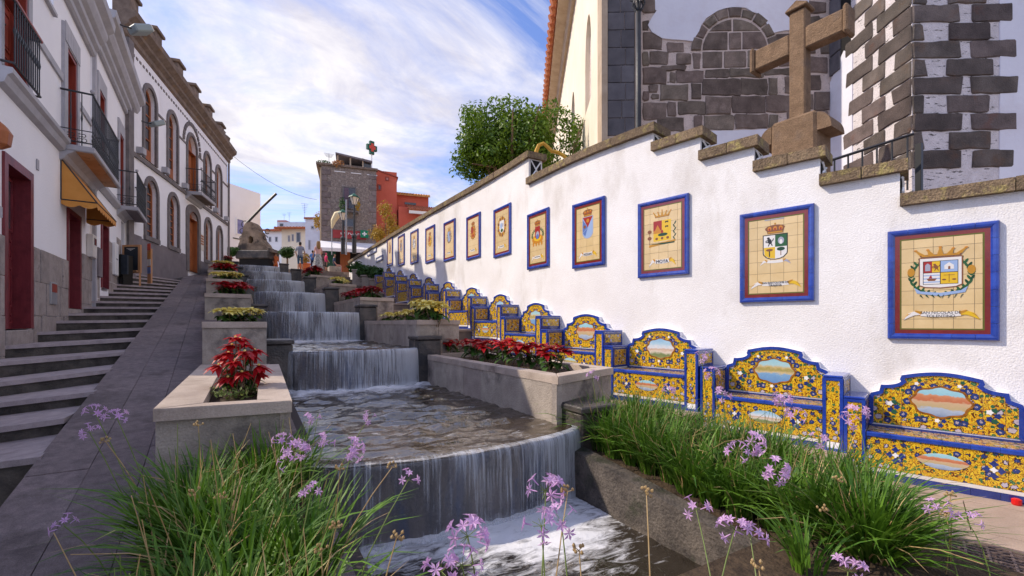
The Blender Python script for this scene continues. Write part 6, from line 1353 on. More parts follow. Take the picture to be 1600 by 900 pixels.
# stone cross on its pedestal
XO = atD(1250, 300, 7.3); XF = FR((XO.x, XO.y), (0.097, -0.995))
cr_t = thing('stone_cross', 'brown stone cross on a pedestal behind the white wall', 'cross', (XO.x, XO.y, 2.9), XF.rz)
def xl_(px, py): a, z = XF.l(px, py); return a, z - 2.9
hw = (xl_(1263, 60)[0] - xl_(1238, 60)[0]) / 2; top = xl_(1250, 20)[1]; pt = xl_(1250, 190)[1]; aL = xl_(1184, 90)[0]; aR = xl_(1322, 50)[0]; za0, za1 = xl_(1250, 84)[1], xl_(1250, 51)[1]
hw = min(hw, 0.14)
mb = MB(); mb.cbox(-hw, -hw, pt - 0.3, hw, hw, top, 0.02); mb.build('shaft', K['cross'], cr_t, world=False)
mb = MB(); mb.cbox(-hw - 0.045, -hw - 0.045, top, hw + 0.045, hw + 0.045, top + 0.05, 0.015); mb.prism([(-hw - .03, top + .05), (hw + .03, top + .05), (0, top + 0.14)], -hw - .03, hw + .03); fix_normals(mb.build('shaft_cap', K['cross'], cr_t, world=False))
for (a, b, e) in ((aL, -hw, aL), (hw, aR, aR)):
    mb = MB(); mb.cbox(min(a, b), -hw + .005, za0, max(a, b), hw - .005, za1, 0.02); ao = mb.build('arm', K['cross'], cr_t, world=False); s = 1 if e > 0 else -1
    mb = MB(); mb.cbox(min(e, e + 0.07 * s), -hw - .04, za0 - .04, max(e, e + 0.07 * s), hw + .04, za1 + .04, 0.025); mb.build('arm_end', K['cross'], ao, world=False)
mb = MB(); mb.cbox(-0.32, -0.30, 0, 0.34, 0.30, pt, 0.04); mb.build('pedestal', K['cross'], cr_t, world=False)
for s in (-1, 1): mb = MB(); mb.prism([(s * 0.33 + 0.2 * math.cos(t) * s - 0.0, pt - 0.32 + 0.28 * math.sin(t)) for t in [i / 8 * math.pi / 2 for i in range(9)]] + [(s * 0.33, pt - 0.32)], -0.26, 0.26); fix_normals(mb.build('scroll', K['cross'], cr_t, world=False))
# iron hand rail along the wall top
ra, rb = atD(1294, 252, 5.85), atD(1428, 209, 5.35); t = thing('hand_rail', 'thin black iron hand rail sloping above the coping beside the church', 'railing', (0, 0, 0))
mb = MB(); mb.tube([ra, rb], 0.018, 6); mb.build('top_rail', K['iron'], t)
for i in range(6):
    p = ra.lerp(rb, 0.08 + i * 0.17); mb = MB(); mb.tube([p, Vector((p.x, p.y, 3.2))], 0.011, 5); mb.build('rail_post', K['iron'], t)
mb = MB(); e = atD(1436, 240, 5.5); mb.box(e.x - 0.03, e.y - 0.03, 2.9, e.x + 0.03, e.y + 0.03, e.z + 0.12); mb.build('end_post', K['black'], t)
# ================================================================== top of the street
mb = MB(); mb.add([(1.35, 28.6, 4.70), (9.5, 28.6, 4.70), (9.5, 80, 5.1), (-6, 80, 5.1), (-6, 32.5, 4.71), (1.35, 32.5, 4.71)], [(0, 1, 2, 3, 4, 5)]); mb.add([(1.35, 28.6, 3.0), (9.5, 28.6, 3.0), (9.5, 28.6, 4.70), (1.35, 28.6, 4.70)], [(0, 1, 2, 3)]); mb.build('plaza', K['pave2'], None, kind='structure')
mb = MB()
for i in range(8): mb.box(2.2, 20.4 + i * 1.05, 2.0, 4.6, 28.7, 2.95 + 0.235 * i)
mb.build('upper_steps', K['riser2'], None, kind='structure')
def house(name, label, cat, px0, px1, ytop, d, xd, zb, depth, m, group=None):
    o = atD(px0, 505, d); fr = FR((o.x, o.y), xd); t = thing(name, label, cat, (o.x, o.y, 0), fr.rz, group); w = fr.l(px1, 400)[0]; zt = fr.l(px0, ytop)[1]
    b = MB(); b.box(0, 0, zb, w, depth, zt); b.build('walls', m, t, world=False); return t, fr, w, zt
def win(t, fr, px0, px1, y0, y1, frame, pane, y=0.0):
    a, z1 = fr.l(px0, y0); b, z0 = fr.l(px1, y1)
    m = MB(); m.ring(rect(a, b, z0, z1), rect(a + .08, b - .08, z0 + .08, z1 - .08), y - 0.05, y + 0.01); o = m.build('window', frame, t, world=False)
    m = MB(); m.box(a + .07, y - 0.02, z0 + .07, b - .07, y + 0.02, z1 - .07); m.build('pane', pane, o, world=False); return o
def tiled_roof(t, x0, x1, y0, y1, z0, z1, m, n, fascia=True):
    b = MB(); b.add([(x0, y0, z0), (x1, y0, z0), (x1, y1, z1), (x0, y1, z1)] + [(x0, y0, z0 - .1), (x1, y0, z0 - .1), (x1, y1, z1 - .1), (x0, y1, z1 - .1)], [(0, 1, 2, 3), (7, 6, 5, 4), (0, 4, 5, 1), (1, 5, 6, 2), (2, 6, 7, 3), (3, 7, 4, 0)])
    o = b.build('roof', m, t, world=False); b = MB()
    for i in range(n): x = x0 + (x1 - x0) * (i + 0.5) / n; b.tube([(x, y0 - 0.06, z0 + 0.03), (x, y1, z1 + 0.03)], (x1 - x0) / n * 0.33, 6)
    b.build('roof_tiles', m, o, world=False, kind='stuff')
# stone tower house
TX = Vector((0.983, -0.182, 0)); tw, TF, w, zt = house('stone_house', 'tall rubble stone house with a dark roof terrace at the top of the street', 'house', 502, 588, 257, 33, TX, 4.0, 9, K['rubble'])
b = MB(); b.box(-0.12, 0.3, 4.0, 0.0, 9, zt - 0.1); b.build('side_wall', mat('ochre_side', (0.72, 0.55, 0.33), (0.78, 0.62, 0.40), 2, 0.9), tw, world=False)
b = MB(); b.cbox(-0.35, -0.15, zt - 0.05, w + 0.1, 0.25, zt + 0.12, 0.02); b.box(-0.35, 0.25, zt - 0.05, 0.0, 9, zt + 0.12); b.build('parapet', K['cornice_br'], tw, world=False)
for i in range(3): b = MB(); b.box(0.9 + i * 1.15, -0.03, zt - 0.42, 1.65 + i * 1.15, 0.0, zt - 0.36); b.build('white_band', K['white_paint'], tw, world=False)
for i in range(20):
    z = 4.6 + i * 0.42; L = 0.55 if i % 2 else 0.32
    if z + 0.4 < zt: b = MB(); b.cbox(w - L, -0.03, z, w + 0.01, 0.0, z + 0.39, 0.02); b.build('quoin', K['rubble_q'], tw, world=False); b = MB(); b.cbox(0.0, -0.03, z, L + .1, 0.0, z + 0.39, 0.02); b.build('quoin', K['rubble_q'], tw, world=False)
win(tw, TF, 535, 557, 291, 328, K['trim_dk'], K['glass'], -0.04)
a, z1 = TF.l(538, 294); b2, z0 = TF.l(545, 326); b = MB(); b.box(a, -0.12, z0, b2, -0.08, z1)
for j in range(8): b.box(a, -0.135, z0 + (z1 - z0) * j / 8, b2, -0.12, z0 + (z1 - z0) * (j + .6) / 8)
b.build('shutter', mat('violet_shutter', (0.13, 0.085, 0.12), None, rough=0.6), tw, world=False)
b = MB(); a, z = TF.l(532, 330); b2, _ = TF.l(560, 330); b.box(a, -0.5, z - 0.1, b2, 0, z); b.build('balcony_slab', K['trim_dk'], tw, world=False)
b = MB()
for i in range(12): x = a + (b2 - a) * i / 11; b.tube([(x, -0.48, z), (x, -0.48, z + 0.9)], 0.012, 4)
b.tube([(a, -0.48, z + 0.9), (b2, -0.48, z + 0.9)], 0.02, 4); b.build('balcony_rail', K['iron'], tw, world=False)
win(tw, TF, 536, 556, 340, 356, K['trim_dk'], K['glass'], -0.04)
# roof terrace shelter
a, z = TF.l(524, 262); b2, _ = TF.l(582, 262); zr_ = TF.l(524, 239)[1]
b = MB(); b.add([(a, 0.2, zr_ + .02), (b2, 0.2, zr_ - 0.35), (b2, 4, zr_ - 0.35), (a, 4, zr_ + .02), (a, 0.2, zr_ + 0.14), (b2, 0.2, zr_ - 0.2), (b2, 4, zr_ - 0.2), (a, 4, zr_ + 0.14)], [(0, 1, 5, 4), (4, 5, 6, 7), (3, 2, 1, 0), (0, 4, 7, 3), (1, 2, 6, 5)]); b.build('terrace_roof', K['dado_grey'], tw, world=False)
b = MB(); b.box(a + 1.9, 0.5, zt, b2 - 0.05, 0.55, zr_ - 0.36); b.build('terrace_glazing', K['glass'], tw, world=False); b = MB(); b.box(a + 0.2, 1.2, zt, b2, 3.9, zr_ - 0.36); b.build('terrace_room', K['trim_dk'], tw, world=False)
b = MB()
for x in (a + .1, a + 1.0, a + 1.9): b.box(x, 0.3, zt, x + .1, 0.4, zr_ - 0.05)
b.build('terrace_post', K['beige_trim'], tw, world=False)
# shop awning and signs
aw2 = thing('shop_awning', 'wide white shop awning under the stone house', 'awning', (TF.o.x, TF.o.y, 0), TF.rz)
a, z1 = TF.l(503, 376); b2, _ = TF.l(592, 376); z0 = z1 - 0.75; b = MB(); b.quad((a - .1, 0.0, z1), (b2, 0.0, z1), (b2, -1.7, z0), (a - .1, -1.7, z0)); b.quad((a - .1, -1.7, z0), (b2, -1.7, z0), (b2, -1.72, z0 - 0.25), (a - .1, -1.72, z0 - 0.25)); b.build('awning_cloth', K['canvas'], aw2, world=False)
b = MB(); b.box(0.05, -0.02, 4.6, w - .05, 0.0, z1 - 0.4); b.build('shop_front', K['dark'], aw2, world=False)
for i, x in enumerate((0.3, 1.3, 2.4, 3.3)): b = MB(); b.box(x, -0.05, 4.7, x + 0.7, -0.02, z1 - 0.5); b.build('shop_door', [K['dkgreen'], K['wood'], K['glass'], K['brown_paint']][i], aw2, world=False)
sg = thing('shop_sign', 'long dark red shop sign with pale lettering on the stone house', 'sign', (TF.o.x, TF.o.y, 0), TF.rz); a, z1 = TF.l(520, 359); b2, z0 = TF.l(572, 375)
b = MB(); b.cbox(a, -0.14, z0, b2, -0.03, z1, 0.02); b.build('board', K['red_sign'], sg, world=False)
b = MB()
for i in range(9): x = a + 0.55 + i * 0.17; b.box(x, -0.15, (z0 + z1) / 2 - 0.02, x + 0.035, -0.139, (z0 + z1) / 2 + 0.13); b.box(x + 0.05, -0.15, (z0 + z1) / 2 + (0.08 if i % 2 else -0.02), x + 0.11, -0.139, (z0 + z1) / 2 + (0.13 if i % 2 else 0.03))
b.build('lettering', K['white_paint'], sg, world=False)
gs = thing('pharmacy_sign', 'small bright green pharmacy sign beside the red shop sign', 'sign', (TF.o.x, TF.o.y, 0), TF.rz); a, z1 = TF.l(563, 361); b2, z0 = TF.l(575.5, 373)
b = MB(); b.cbox(a, -0.4, z0, b2, -0.2, z1, 0.02); b.build('board', K['green_sign'], gs, world=False); xm = (a + b2) / 2; zm = (z0 + z1) / 2; b = MB(); b.box(xm - .05, -0.41, zm - .16, xm + .05, -0.399, zm + .16); b.box(xm - .16, -0.412, zm - .05, xm + .16, -0.401, zm + .05); b.build('cross_mark', K['white_paint'], gs, world=False)
pc = thing('pharmacy_cross', 'green and red pharmacy cross on a white pole above the roof terrace', 'sign', TF.w(TF.l(581, 250)[0], 0.4, 0), TF.rz + 0.5); zc_ = TF.l(581, 228)[1]
b = MB(); cp_ = [(-.18, -.5), (.18, -.5), (.18, -.2), (.42, -.2), (.42, .2), (.18, .2), (.18, .5), (-.18, .5), (-.18, .2), (-.42, .2), (-.42, -.2), (-.18, -.2)]; b.prism([(x, z + zc_) for x, z in cp_], -0.1, 0.1); b.build('cross_case', K['dkgreen'], pc, world=False)
b = MB(); b.prism([(x * .62, z * .62 + zc_) for x, z in cp_], -0.12, -0.1); b.build('cross_light', K['cross_red'], pc, world=False); b = MB(); b.tube([(0, 0, zt), (0, 0, zc_ - .5)], 0.05, 8); b.build('pole', K['white_paint'], pc, world=False)
def antenna(label, px, py0, py1, d, n=4):
    p = atD(px, py1, d); h = atD(px, py0, d).z - p.z; t = thing('antenna', label, 'antenna', p); b = MB(); b.tube([(0, 0, 0), (0, 0, h)], 0.02, 4); b.build('mast', K['metal_grey'], t, world=False); b = MB()
    for i in range(n): b.tube([(-0.35 + .05 * i, 0, h * (0.98 - 0.1 * i)), (0.35 - .05 * i, 0, h * (0.98 - 0.1 * i))], 0.014, 4)
    b.build('antenna_arm', K['metal_grey'], t, world=False)
antenna('thin rooftop antenna at the left of the roof terrace', 514, 240, 257, 33.5); antenna('tall rooftop antenna over the narrow lilac house', 476, 318, 345, 47, 6); antenna('rooftop antenna on the far pale houses, left one', 444, 334, 348, 80, 3); antenna('rooftop antenna on the far pale houses, right one', 452, 332, 348, 80, 5)
# coral houses to the right
rh, RF, w, zt2 = house('coral_house', 'coral red house with ochre tiled roofs beside the stone house', 'house', 587, 620, 266, 35, TX, 4.0, 6, K['coral'])
b = MB(); b.add([(-.05, -.08, zt2 + 0.03), (w + .1, -.08, zt2 - 0.45), (w + .1, 6, zt2 - 0.45), (-.05, 6, zt2 + 0.03), (-.05, -.08, zt2 + .12), (w + .1, -.08, zt2 - .36), (w + .1, 6, zt2 - .36), (-.05, 6, zt2 + .12)], [(0, 1, 5, 4), (4, 5, 6, 7), (3, 2, 1, 0), (1, 2, 6, 5), (0, 4, 7, 3)]); b.build('roof', K['brown_paint'], rh, world=False)
a, z = RF.l(618, 300); b2, _ = RF.l(672, 300); zw = RF.l(640, 301)[1]; b = MB(); b.box(a, 0.8, 4, b2, 6, zw); b.build('side_wing', K['coral'], rh, world=False); tiled_roof(rh, a - .1, b2 + .1, 0.5, 3.2, zw, zw + 0.75, K['tile_yel'], 14)
b = MB(); zl_ = RF.l(640, 320)[1]; b.box(RF.l(622, 320)[0], -0.6, 4, RF.l(690, 320)[0], 0.8, zl_ - .35); b.build('lower_wing', K['coral'], rh, world=False); tiled_roof(rh, RF.l(636, 320)[0], RF.l(692, 320)[0], -1.4, 0.75, zl_ - .75, zl_ + 0.1, K['tile_red'], 16)
b = MB(); b.box(RF.l(636, 330)[0], -1.42, zl_ - 1.0, RF.l(692, 330)[0], -1.3, zl_ - .78); b.build('eaves_board', K['white_paint'], rh, world=False)
win(rh, RF, 590, 596, 288, 298, K['brown_paint'], K['glass']); win(rh, RF, 602, 608, 276, 283, K['brown_paint'], K['pinkwall'])
a, z1 = RF.l(634, 312); b2, z0 = RF.l(652, 317); b = MB(); b.box(a, 0.74, z0, b2, 0.8, z1); b.build('window', K['glass'], rh, world=False)
# white house with the mural
mh, MF, w, zt3 = house('white_house', 'pale house with a blue window mural beyond the town hall', 'house', 352, 407, 284, 31.5, (0.72, 0.69), 3.0, 6, K['white'])
b = MB(); b.box(0.1, -0.05, 3.0, w * 0.93, 0.0, MF.l(380, 314)[1]); b.build('lower_front', K['white'], mh, world=False)
win(mh, MF, 367.5, 380.5, 340, 369, K['white_paint'], mat('violet_mural', (0.16, 0.17, 0.40), (0.28, 0.28, 0.52), 3, 0.7), -0.06); b = MB(); a, z1 = MF.l(363, 371); b2, z0 = MF.l(380, 376); b.ring(rect(a, b2, z0, z1), rect(a + .05, b2 - .05, z0 + .05, z1 - .05), -0.09, -0.05); b.build('name_plate', K['iron'], mh, world=False)
# houses down the far street
def far_house(label, px0, px1, ytop, d, m, roof, wins=(), zb=4.2, xd=None, over=0.3, rh=0.8):
    t, fr, w, z = house('far_house', label, 'house', px0, px1, ytop, d, xd or (RT.x, RT.y), zb, 8, m, 'houses down the far street')
    if roof: tiled_roof(t, -over, w + over, -over * 1.5, 3.5, z, z + rh, roof, 12)
    for (a, b, c, e) in wins: win(t, fr, a, b, c, e, K['trim'], K['glass'])
    return t
far_house('far white house with a red tiled roof right of the fountain stone', 414, 462, 361, 62, K['white'], K['tile_red'], ((420, 424, 370, 378), (430, 434, 370, 378)), rh=0.9)
far_house('far cream house with a dark balcony window down the street', 440, 483, 358, 50, K['cream_wall'], K['tile_red'], ((450, 453.5, 368, 378), (456, 459.5, 366, 377), (463, 470, 363, 379)), rh=0.5, over=0.5)
far_house('far pale lilac house with an orange roof left of the stone house', 477, 498, 341, 47, K['church_white'], K['tile_red'], ((486, 491, 353, 358), (482, 485, 375, 390)), over=0.1, rh=0.7)
far_house('far flat roofed pale building behind the tiled roofs', 433, 476, 347, 95, K['church_white'], None, ((437, 443, 349, 354),))
far_house('far small pink building on the skyline', 433, 447, 344, 110, K['pinkwall'], None)
# hanging flowers on the stone house side
def clump(name, label, cat, px, py, d, r, m, n=240, s=0.05, zb=None, group=None):
    p = atD(px, py, d); t = thing(name, label, cat, (p.x, p.y, p.z), 0, group); b = MB(); leaves(b, [((0, 0, 0), r)], n, s); b.build('foliage', m, t, world=False); return t
def leaves(b, balls, n, s, shell=0.5, asp=2.2, droop=0.0):
    """small leaf faces spread through ellipsoids; balls: (centre, (rx, ry, rz))"""
    tot = sum(r[0] * r[1] * r[2] for _, r in balls) ** 1.0
    for c, r in balls:
        k = max(6, int(n * r[0] * r[1] * r[2] / tot))
        for _ in range(k):
            v = Vector((RND.gauss(0, 1), RND.gauss(0, 1), RND.gauss(0, 1))).normalized() * (shell + (1 - shell) * RND.random() ** 0.6) * U(0.85, 1.08)
            p = Vector((c[0] + v.x * r[0], c[1] + v.y * r[1], c[2] + v.z * r[2])); nrm = (v + Vector((U(-.8, .8), U(-.8, .8), U(-.4, 1.0)))).normalized()
            t1 = nrm.cross(Vector((U(-1, 1), U(-1, 1), U(-1, .4)))).normalized(); t1.z -= droop; t1.normalize(); t2 = nrm.cross(t1).normalized(); q = s * U(0.7, 1.3)
            b.add([p - t1 * q, p + t2 * q / asp + nrm * q * .12, p + t1 * q, p - t2 * q / asp + nrm * q * .12], [(0, 1, 2, 3)])
clump('hanging_plant', 'yellow green plant hanging on the side of the stone house', 'plant', 497, 345, 34, (0.35, 0.35, 0.75), K['autumn'], 260, 0.10)
clump('terrace_plant', 'orange flowering plant on the stone house roof terrace', 'plant', 529, 256, 33.3, (0.5, 0.25, 0.3), K['autumn2'], 140, 0.09)
clump('terrace_plant', 'green plants on the left corner of the stone house parapet', 'plant', 506, 254, 33.2, (0.55, 0.2, 0.18), K['hedge'], 120, 0.08)
clump('balcony_plant', 'green plant on the balcony of the stone house', 'plant', 535, 320, 32.4, (0.25, 0.2, 0.5), K['hedge'], 140, 0.08); clump('balcony_plant', 'yellow flowers at the right of the stone house balcony', 'plant', 558, 321, 32.4, (0.25, 0.2, 0.4), K['autumn'], 120, 0.08)
# street lamps at the top
def street_lamp(label, px, ytop, yhead, ybase, d):
    p = atD(px, ybase, d); t = thing('street_lamp', label, 'street lamp', (p.x, p.y, p.z), 0, 'street lamps at the top of the steps'); zh = atD(px, yhead, d).z - p.z; ztp = atD(px, ytop, d).z - p.z; s = ztp - zh
    b = MB(); b.lathe([(0.13, 0), (0.13, 0.9), (0.16, 0.95), (0.16, 1.05), (0.07, 1.15), (0.06, zh)], n=10); b.build('post', K['iron'], t, world=False)
    b = MB(); b.lathe([(0.12, zh + 0.02), (0.26, zh + s * 0.62), (0.0, zh + s * 0.62)], n=6); b.build('lamp_glass', K['lampglass'], t, world=False)
    b = MB(); b.lathe([(0.34, zh + s * 0.62), (0.30, zh + s * 0.72), (0.10, zh + s * 0.92), (0.03, zh + s)], n=6); b.build('lamp_hood', K['dkgreen'], t, world=False)
    b = MB()
    for i in range(6): a = i * math.pi / 3; b.tube([(0.12 * math.cos(a), 0.12 * math.sin(a), zh), (0.27 * math.cos(a), 0.27 * math.sin(a), zh + s * 0.62)], 0.014, 4)
    b.build('lamp_cage', K['iron'], t, world=False)
street_lamp('taller black street lamp in front of the stone house window', 553.5, 302, 320, 396, 26.5); street_lamp('shorter black street lamp left of the taller one', 536, 327, 344, 397, 29)
b = MB(); p = atD(541, 398, 28); t = thing('sign_post', 'thin grey metal post between the two street lamps', 'post', p); b.tube([(0, 0, 0), (0, 0, atD(541, 312, 28).z - p.z)], 0.05, 6); b.build('pole', K['metal_grey'], t, world=False)
p = atD(523, 350, 30.5); t = thing('folded_parasol', 'cream folded parasol leaning in front of the stone house', 'parasol', p); Q = [atD(x, y, 30.5) - p for x, y in ((518.5, 357), (521, 345), (527, 335), (533, 331))]; b = MB(); b.tube(Q, [0.05, 0.18, 0.24, 0.1], 8); b.build('cloth', K['cream_canvas'], t, world=False); b = MB(); b.tube([Q[0] + Vector((0, 0, -1.8)), Q[0]], 0.03, 5); b.build('pole', K['metal_grey'], t, world=False)
# wire across the street
b = MB(); A, B_ = atD(357, 238, 26), atD(495, 312, 34); b.tube([A.lerp(B_, i / 8) - Vector((0, 0, 0.5 * (1 - (i / 4 - 1) ** 2))) for i in range(9)], 0.012, 4); tag(b.build('overhead_wire', K['iron'], None), 'thin dark wire strung from the town hall roof towards the stone house', 'wire')
# fountain stone and pole
MO = atD(405, 505, 29); MF2 = FR((MO.x, MO.y), (RT.x, RT.y)); mo = thing('fountain_stone', 'weathered pierced stone with an iron pole at the head of the cascade', 'fountain', (MO.x, MO.y, 0), MF2.rz)
ol = [MF2.l(*p) for p in [(374, 396), (377, 385), (381, 372), (386, 356), (391, 348), (396, 347), (401, 352), (408, 364), (414, 378), (420, 386), (430, 392), (433, 396)]]; ho = [MF2.l(*p) for p in [(393, 381), (393, 373), (396, 370), (400, 372), (401, 378), (398, 382)]]
b = MB(); wall_mesh(b, rag(ol[::-1], 0.05), [ho], -0.35, 0.8, 0.5, through=True); b.build('pierced_stone', mat('weathered_monument', (0.12, 0.09, 0.065), (0.36, 0.27, 0.19), 2.2, 0.95, 1.0, 6, c3=(0.06, 0.05, 0.045), sc3=1.8, p3=(0.5, 0.64)), mo, world=False)
a, z1 = MF2.l(376, 393); b2, z0 = MF2.l(427, 406); b = MB(); b.cbox(a, -0.6, z0, b2, 0.8, z1, 0.06); b.build('spout_basin', K['stone_wet'], mo, world=False)
a, z1 = MF2.l(381, 405.5); b2, z0 = MF2.l(426, 413); b = MB(); b.box(a, -0.5, z0 - .6, b2, 0.6, z1); b.build('spout_slot', K['dark'], mo, world=False)
b = MB(); q = [(*MF2.l(x, y), ) for x, y in ((386, 350), (410, 325), (433, 303))]; b.tube([(x, -0.1, z) for x, z in q], 0.085, 6); b.build('iron_pole', K['iron'], mo, world=False)
b = MB()
for cx, cy, r in ((384, 351, 0.22), (380, 361, 0.16), (379, 372, 0.12), (419, 362, 0.16), (416, 372, 0.14)): x, z = MF2.l(cx, cy); b.tube([(x + r * math.cos(t), -0.1, z + r * math.sin(t)) for t in [i / 10 * 5.4 for i in range(11)]], 0.03, 4)
b.build('iron_scroll', K['iron'], mo, world=False)
# chalkboard and boxes on the stairs
cb = atD(206, 432, 13.6); t = thing('menu_board', 'pine framed chalkboard easel standing on the stairs by the white house', 'chalkboard', cb, -TH - 0.1)
def k17(px): return px / 700 * 13.6
b = MB(); b.ring(rect(-k17(14), k17(17), 0.1, k17(49)), rect(-k17(11.5), k17(13), k17(9), k17(46)), -0.05, 0.0); b.build('board_frame', K['pine'], t, world=False)
b = MB(); b.box(-k17(12), -0.03, k17(8), k17(13.5), -0.01, k17(46.5)); b.build('board_face', K['chalk'], t, world=False)
b = MB()
for i in range(3): b.box(-k17(7) + i * .05, -0.036, k17(43 - i * 1.3), k17(7 - i * 3), -0.031, k17(43.6 - i * 1.3))
b.build('chalk_writing', K['white_paint'], t, world=False); b = MB(); b.box(-k17(11), -0.10, k17(7), k17(13), -0.05, k17(9)); b.build('chalk_ledge', K['pine'], t, world=False)
b = MB(); b.tube([(-k17(13), -0.02, -0.15), (-k17(13), -0.02, 0.2)], 0.035, 4); b.tube([(k17(15), -0.02, -0.3), (k17(15), -0.02, 0.2)], 0.035, 4); b.build('easel_leg', K['pine'], t, world=False)
b = MB(); b.box(k17(18), 0.0, 0.0, k17(21.5), 0.3, k17(46)); b.mi = 0
t2 = thing('menu_stand', 'narrow stand with red and blue picture cards beside the chalkboard', 'menu stand', cb + Vector((0.42, -0.05, 0)), -TH - 0.5); b = MB(); b.box(-0.06, -0.02, -0.2, 0.16, 0.02, k17(44)); b.build('stand_panel', K['pine'], t2, world=False)
for i in range(4): b = MB(); b.box(-0.05, -0.03, 0.1 + i * .24, 0.15, -0.021, 0.3 + i * .24); b.build('picture_card', [EC['blue'], EC['white'], EC['orange'], K['cross_red']][i], t2, world=False)
cb2 = atD(195, 437, 13.2); t = thing('black_box', 'black wooden box with a grey front standing before the chalkboard', 'box', cb2, -TH); b = MB(); b.cbox(-0.22, -0.2, 0.12, 0.08, 0.2, 0.72, 0.01); b.build('box_body', K['black'], t, world=False); b = MB(); b.box(0.08, -0.22, 0.14, 0.26, -0.17, 0.70); b.build('box_front', K['chalk'], t, world=False)
b = MB()
for x in (-0.2, 0.06): b.box(x, -0.18, -0.15, x + .05, 0.15, 0.12)
b.build('box_leg', K['black'], t, world=False)
# ================================================================== plants
# --- poinsettias
def pointed(b, base, dirv, L, W, droop=0.25, fold=0.15):
    """one pointed leaf of six faces from base along dirv"""
    d = Vector(dirv).normalized(); up_ = Vector((0, 0, 1)); s = d.cross(up_)
    s = s.normalized() if s.length > 1e-3 else Vector((1, 0, 0)); n = s.cross(d).normalized(); base = Vector(base); c = []
    for t in (0.0, 0.35, 0.7, 1.0): c.append(base + d * L * t - Vector((0, 0, droop * L * t * t)))
    w = [0.12, 1.0, 0.62, 0.0]; vs = []
    for i in range(4): vs += [c[i] - s * W * w[i] + n * W * fold * w[i], c[i], c[i] + s * W * w[i] + n * W * fold * w[i]]
    fs = []
    for i in range(3): fs += [(3 * i, 3 * i + 1, 3 * i + 4, 3 * i + 3), (3 * i + 1, 3 * i + 2, 3 * i + 5, 3 * i + 4)]
    b.add(vs, fs)
def poinsettia(name, label, cat, R_, Hh, heads, bm, loc, seed, group, leafn=5, tall=False):
    global RND
    keep = RND.getstate(); RND.seed(seed)
    t = thing(name, label, cat, loc, U(0, 6.28), group); B = MB(); Lf = MB(); St = MB(); Ct = MB()
    for h in range(heads):
        a = h * 2.4 + U(-.4, .4); rr = R_ * 0.62 * math.sqrt((h + 0.3) / heads); z = Hh * (1 - 0.42 * (rr / R_) ** 2) * U(0.86, 1.03); p = Vector((rr * math.cos(a), rr * math.sin(a), z)); tilt = Vector((math.cos(a), math.sin(a), 0)) * (rr / R_) * 0.7
        if tall:
            el_ = math.asin(min(1, 0.02 + 0.98 * (h + .5) / heads)) ; p = Vector((U(0.10, 0.22) * math.cos(el_) * math.cos(a), U(0.10, 0.22) * math.cos(el_) * math.sin(a), 0.16 + U(0.30, 0.42) * math.sin(el_))); tilt = Vector((math.cos(a) * math.cos(el_), math.sin(a) * math.cos(el_), -0.5 * math.cos(el_))) * 1.5; rr = 0.2; z = p.z
        St.tube([(rr * .3 * math.cos(a), rr * .3 * math.sin(a), -0.04), (p.x * .8, p.y * .8, z * .6), p], 0.006, 4)
        for ring_, (n, L, el) in enumerate(((7, 0.46, 0.05), (5, 0.32, 0.5))):
            for k in range(n):
                th = k / n * 6.283 + h + ring_ * .5; dv = Vector((math.cos(th), math.sin(th), el + U(-.25, .25))) + tilt * 0.6; pointed(B, p, dv, R_ * L * U(0.8, 1.2), R_ * 0.115 * U(.85, 1.2), U(0.1, 0.5))
        Ct.lathe([(0.0, 0), (0.012, 0.004), (0.010, 0.016), (0, 0.02)], tuple(p), 6)
        for k in range(leafn):
            th = U(0, 6.28); zz = z * U(0.35, 0.8); pointed(Lf, (p.x * .7, p.y * .7, zz), (math.cos(th), math.sin(th), U(-.3, .3)), R_ * 0.5 * U(.7, 1.1), R_ * 0.13, 0.5)
    B.build('bracts', bm, t, world=False); Lf.build('leaves', K['leaf'], t, world=False); St.build('stems', K['bark'], t, world=False); Ct.build('flower_eyes', K['bract_yel'] if bm == K['bract_red'] else K['leaf'], t, world=False)
    RND.setstate(keep); return t
poinsettia('poinsettia', 'tall bushy red poinsettia in the lowest planter left of the cascade', 'poinsettia', 0.25, 0.50, 20, K['bract_red'], (-0.10, 4.75, 0.93), 3, 'red poinsettias', 3, True)
pr_ = [poinsettia('poinsettia', 'x', 'poinsettia', 0.36, 0.36, 7, K['bract_red'], (0, 0, -50), s, 'red poinsettias') for s in (5, 6, 7)]
py_ = [poinsettia('poinsettia', 'x', 'poinsettia', 0.31, 0.33, 8, K['bract_yel'], (0, 0, -50), s, 'yellow poinsettias') for s in (8, 9)]
used = set()
def put(src, loc, label, group, s=1.0):
    if src.name not in used:
        used.add(src.name); src.location = loc; src['label'] = label; src.scale = (s, s, s); return src
    return dup(src, loc, U(0, 6.28), label, group, s)
posn = ['first', 'second', 'third', 'fourth', 'fifth', 'sixth', 'seventh', 'eighth']
q = [atZ(x, 562 + i * 4, 0.97) for i, x in enumerate((700, 733, 762, 788, 822, 856))]
for i, x in enumerate((703, 738, 765, 795, 828, 864)):
    p = atX(x, 560, 3.36 + 0.05 * (i % 2)); put(pr_[i % 3], (p.x, p.y, 0.94), f'{posn[i]} red poinsettia from the left in the long lowest right planter', 'red poinsettias', U(0.92, 1.1))
for i, x in enumerate((588, 607, 622, 640, 662, 680)):
    p = atX(x, 495, 3.0); put(py_[i % 2], (p.x, p.y, 1.58), f'{posn[i]} yellow poinsettia from the left in the second right planter', 'yellow poinsettias', (1.35 if i > 3 else 0.9) * U(0.95, 1.1))
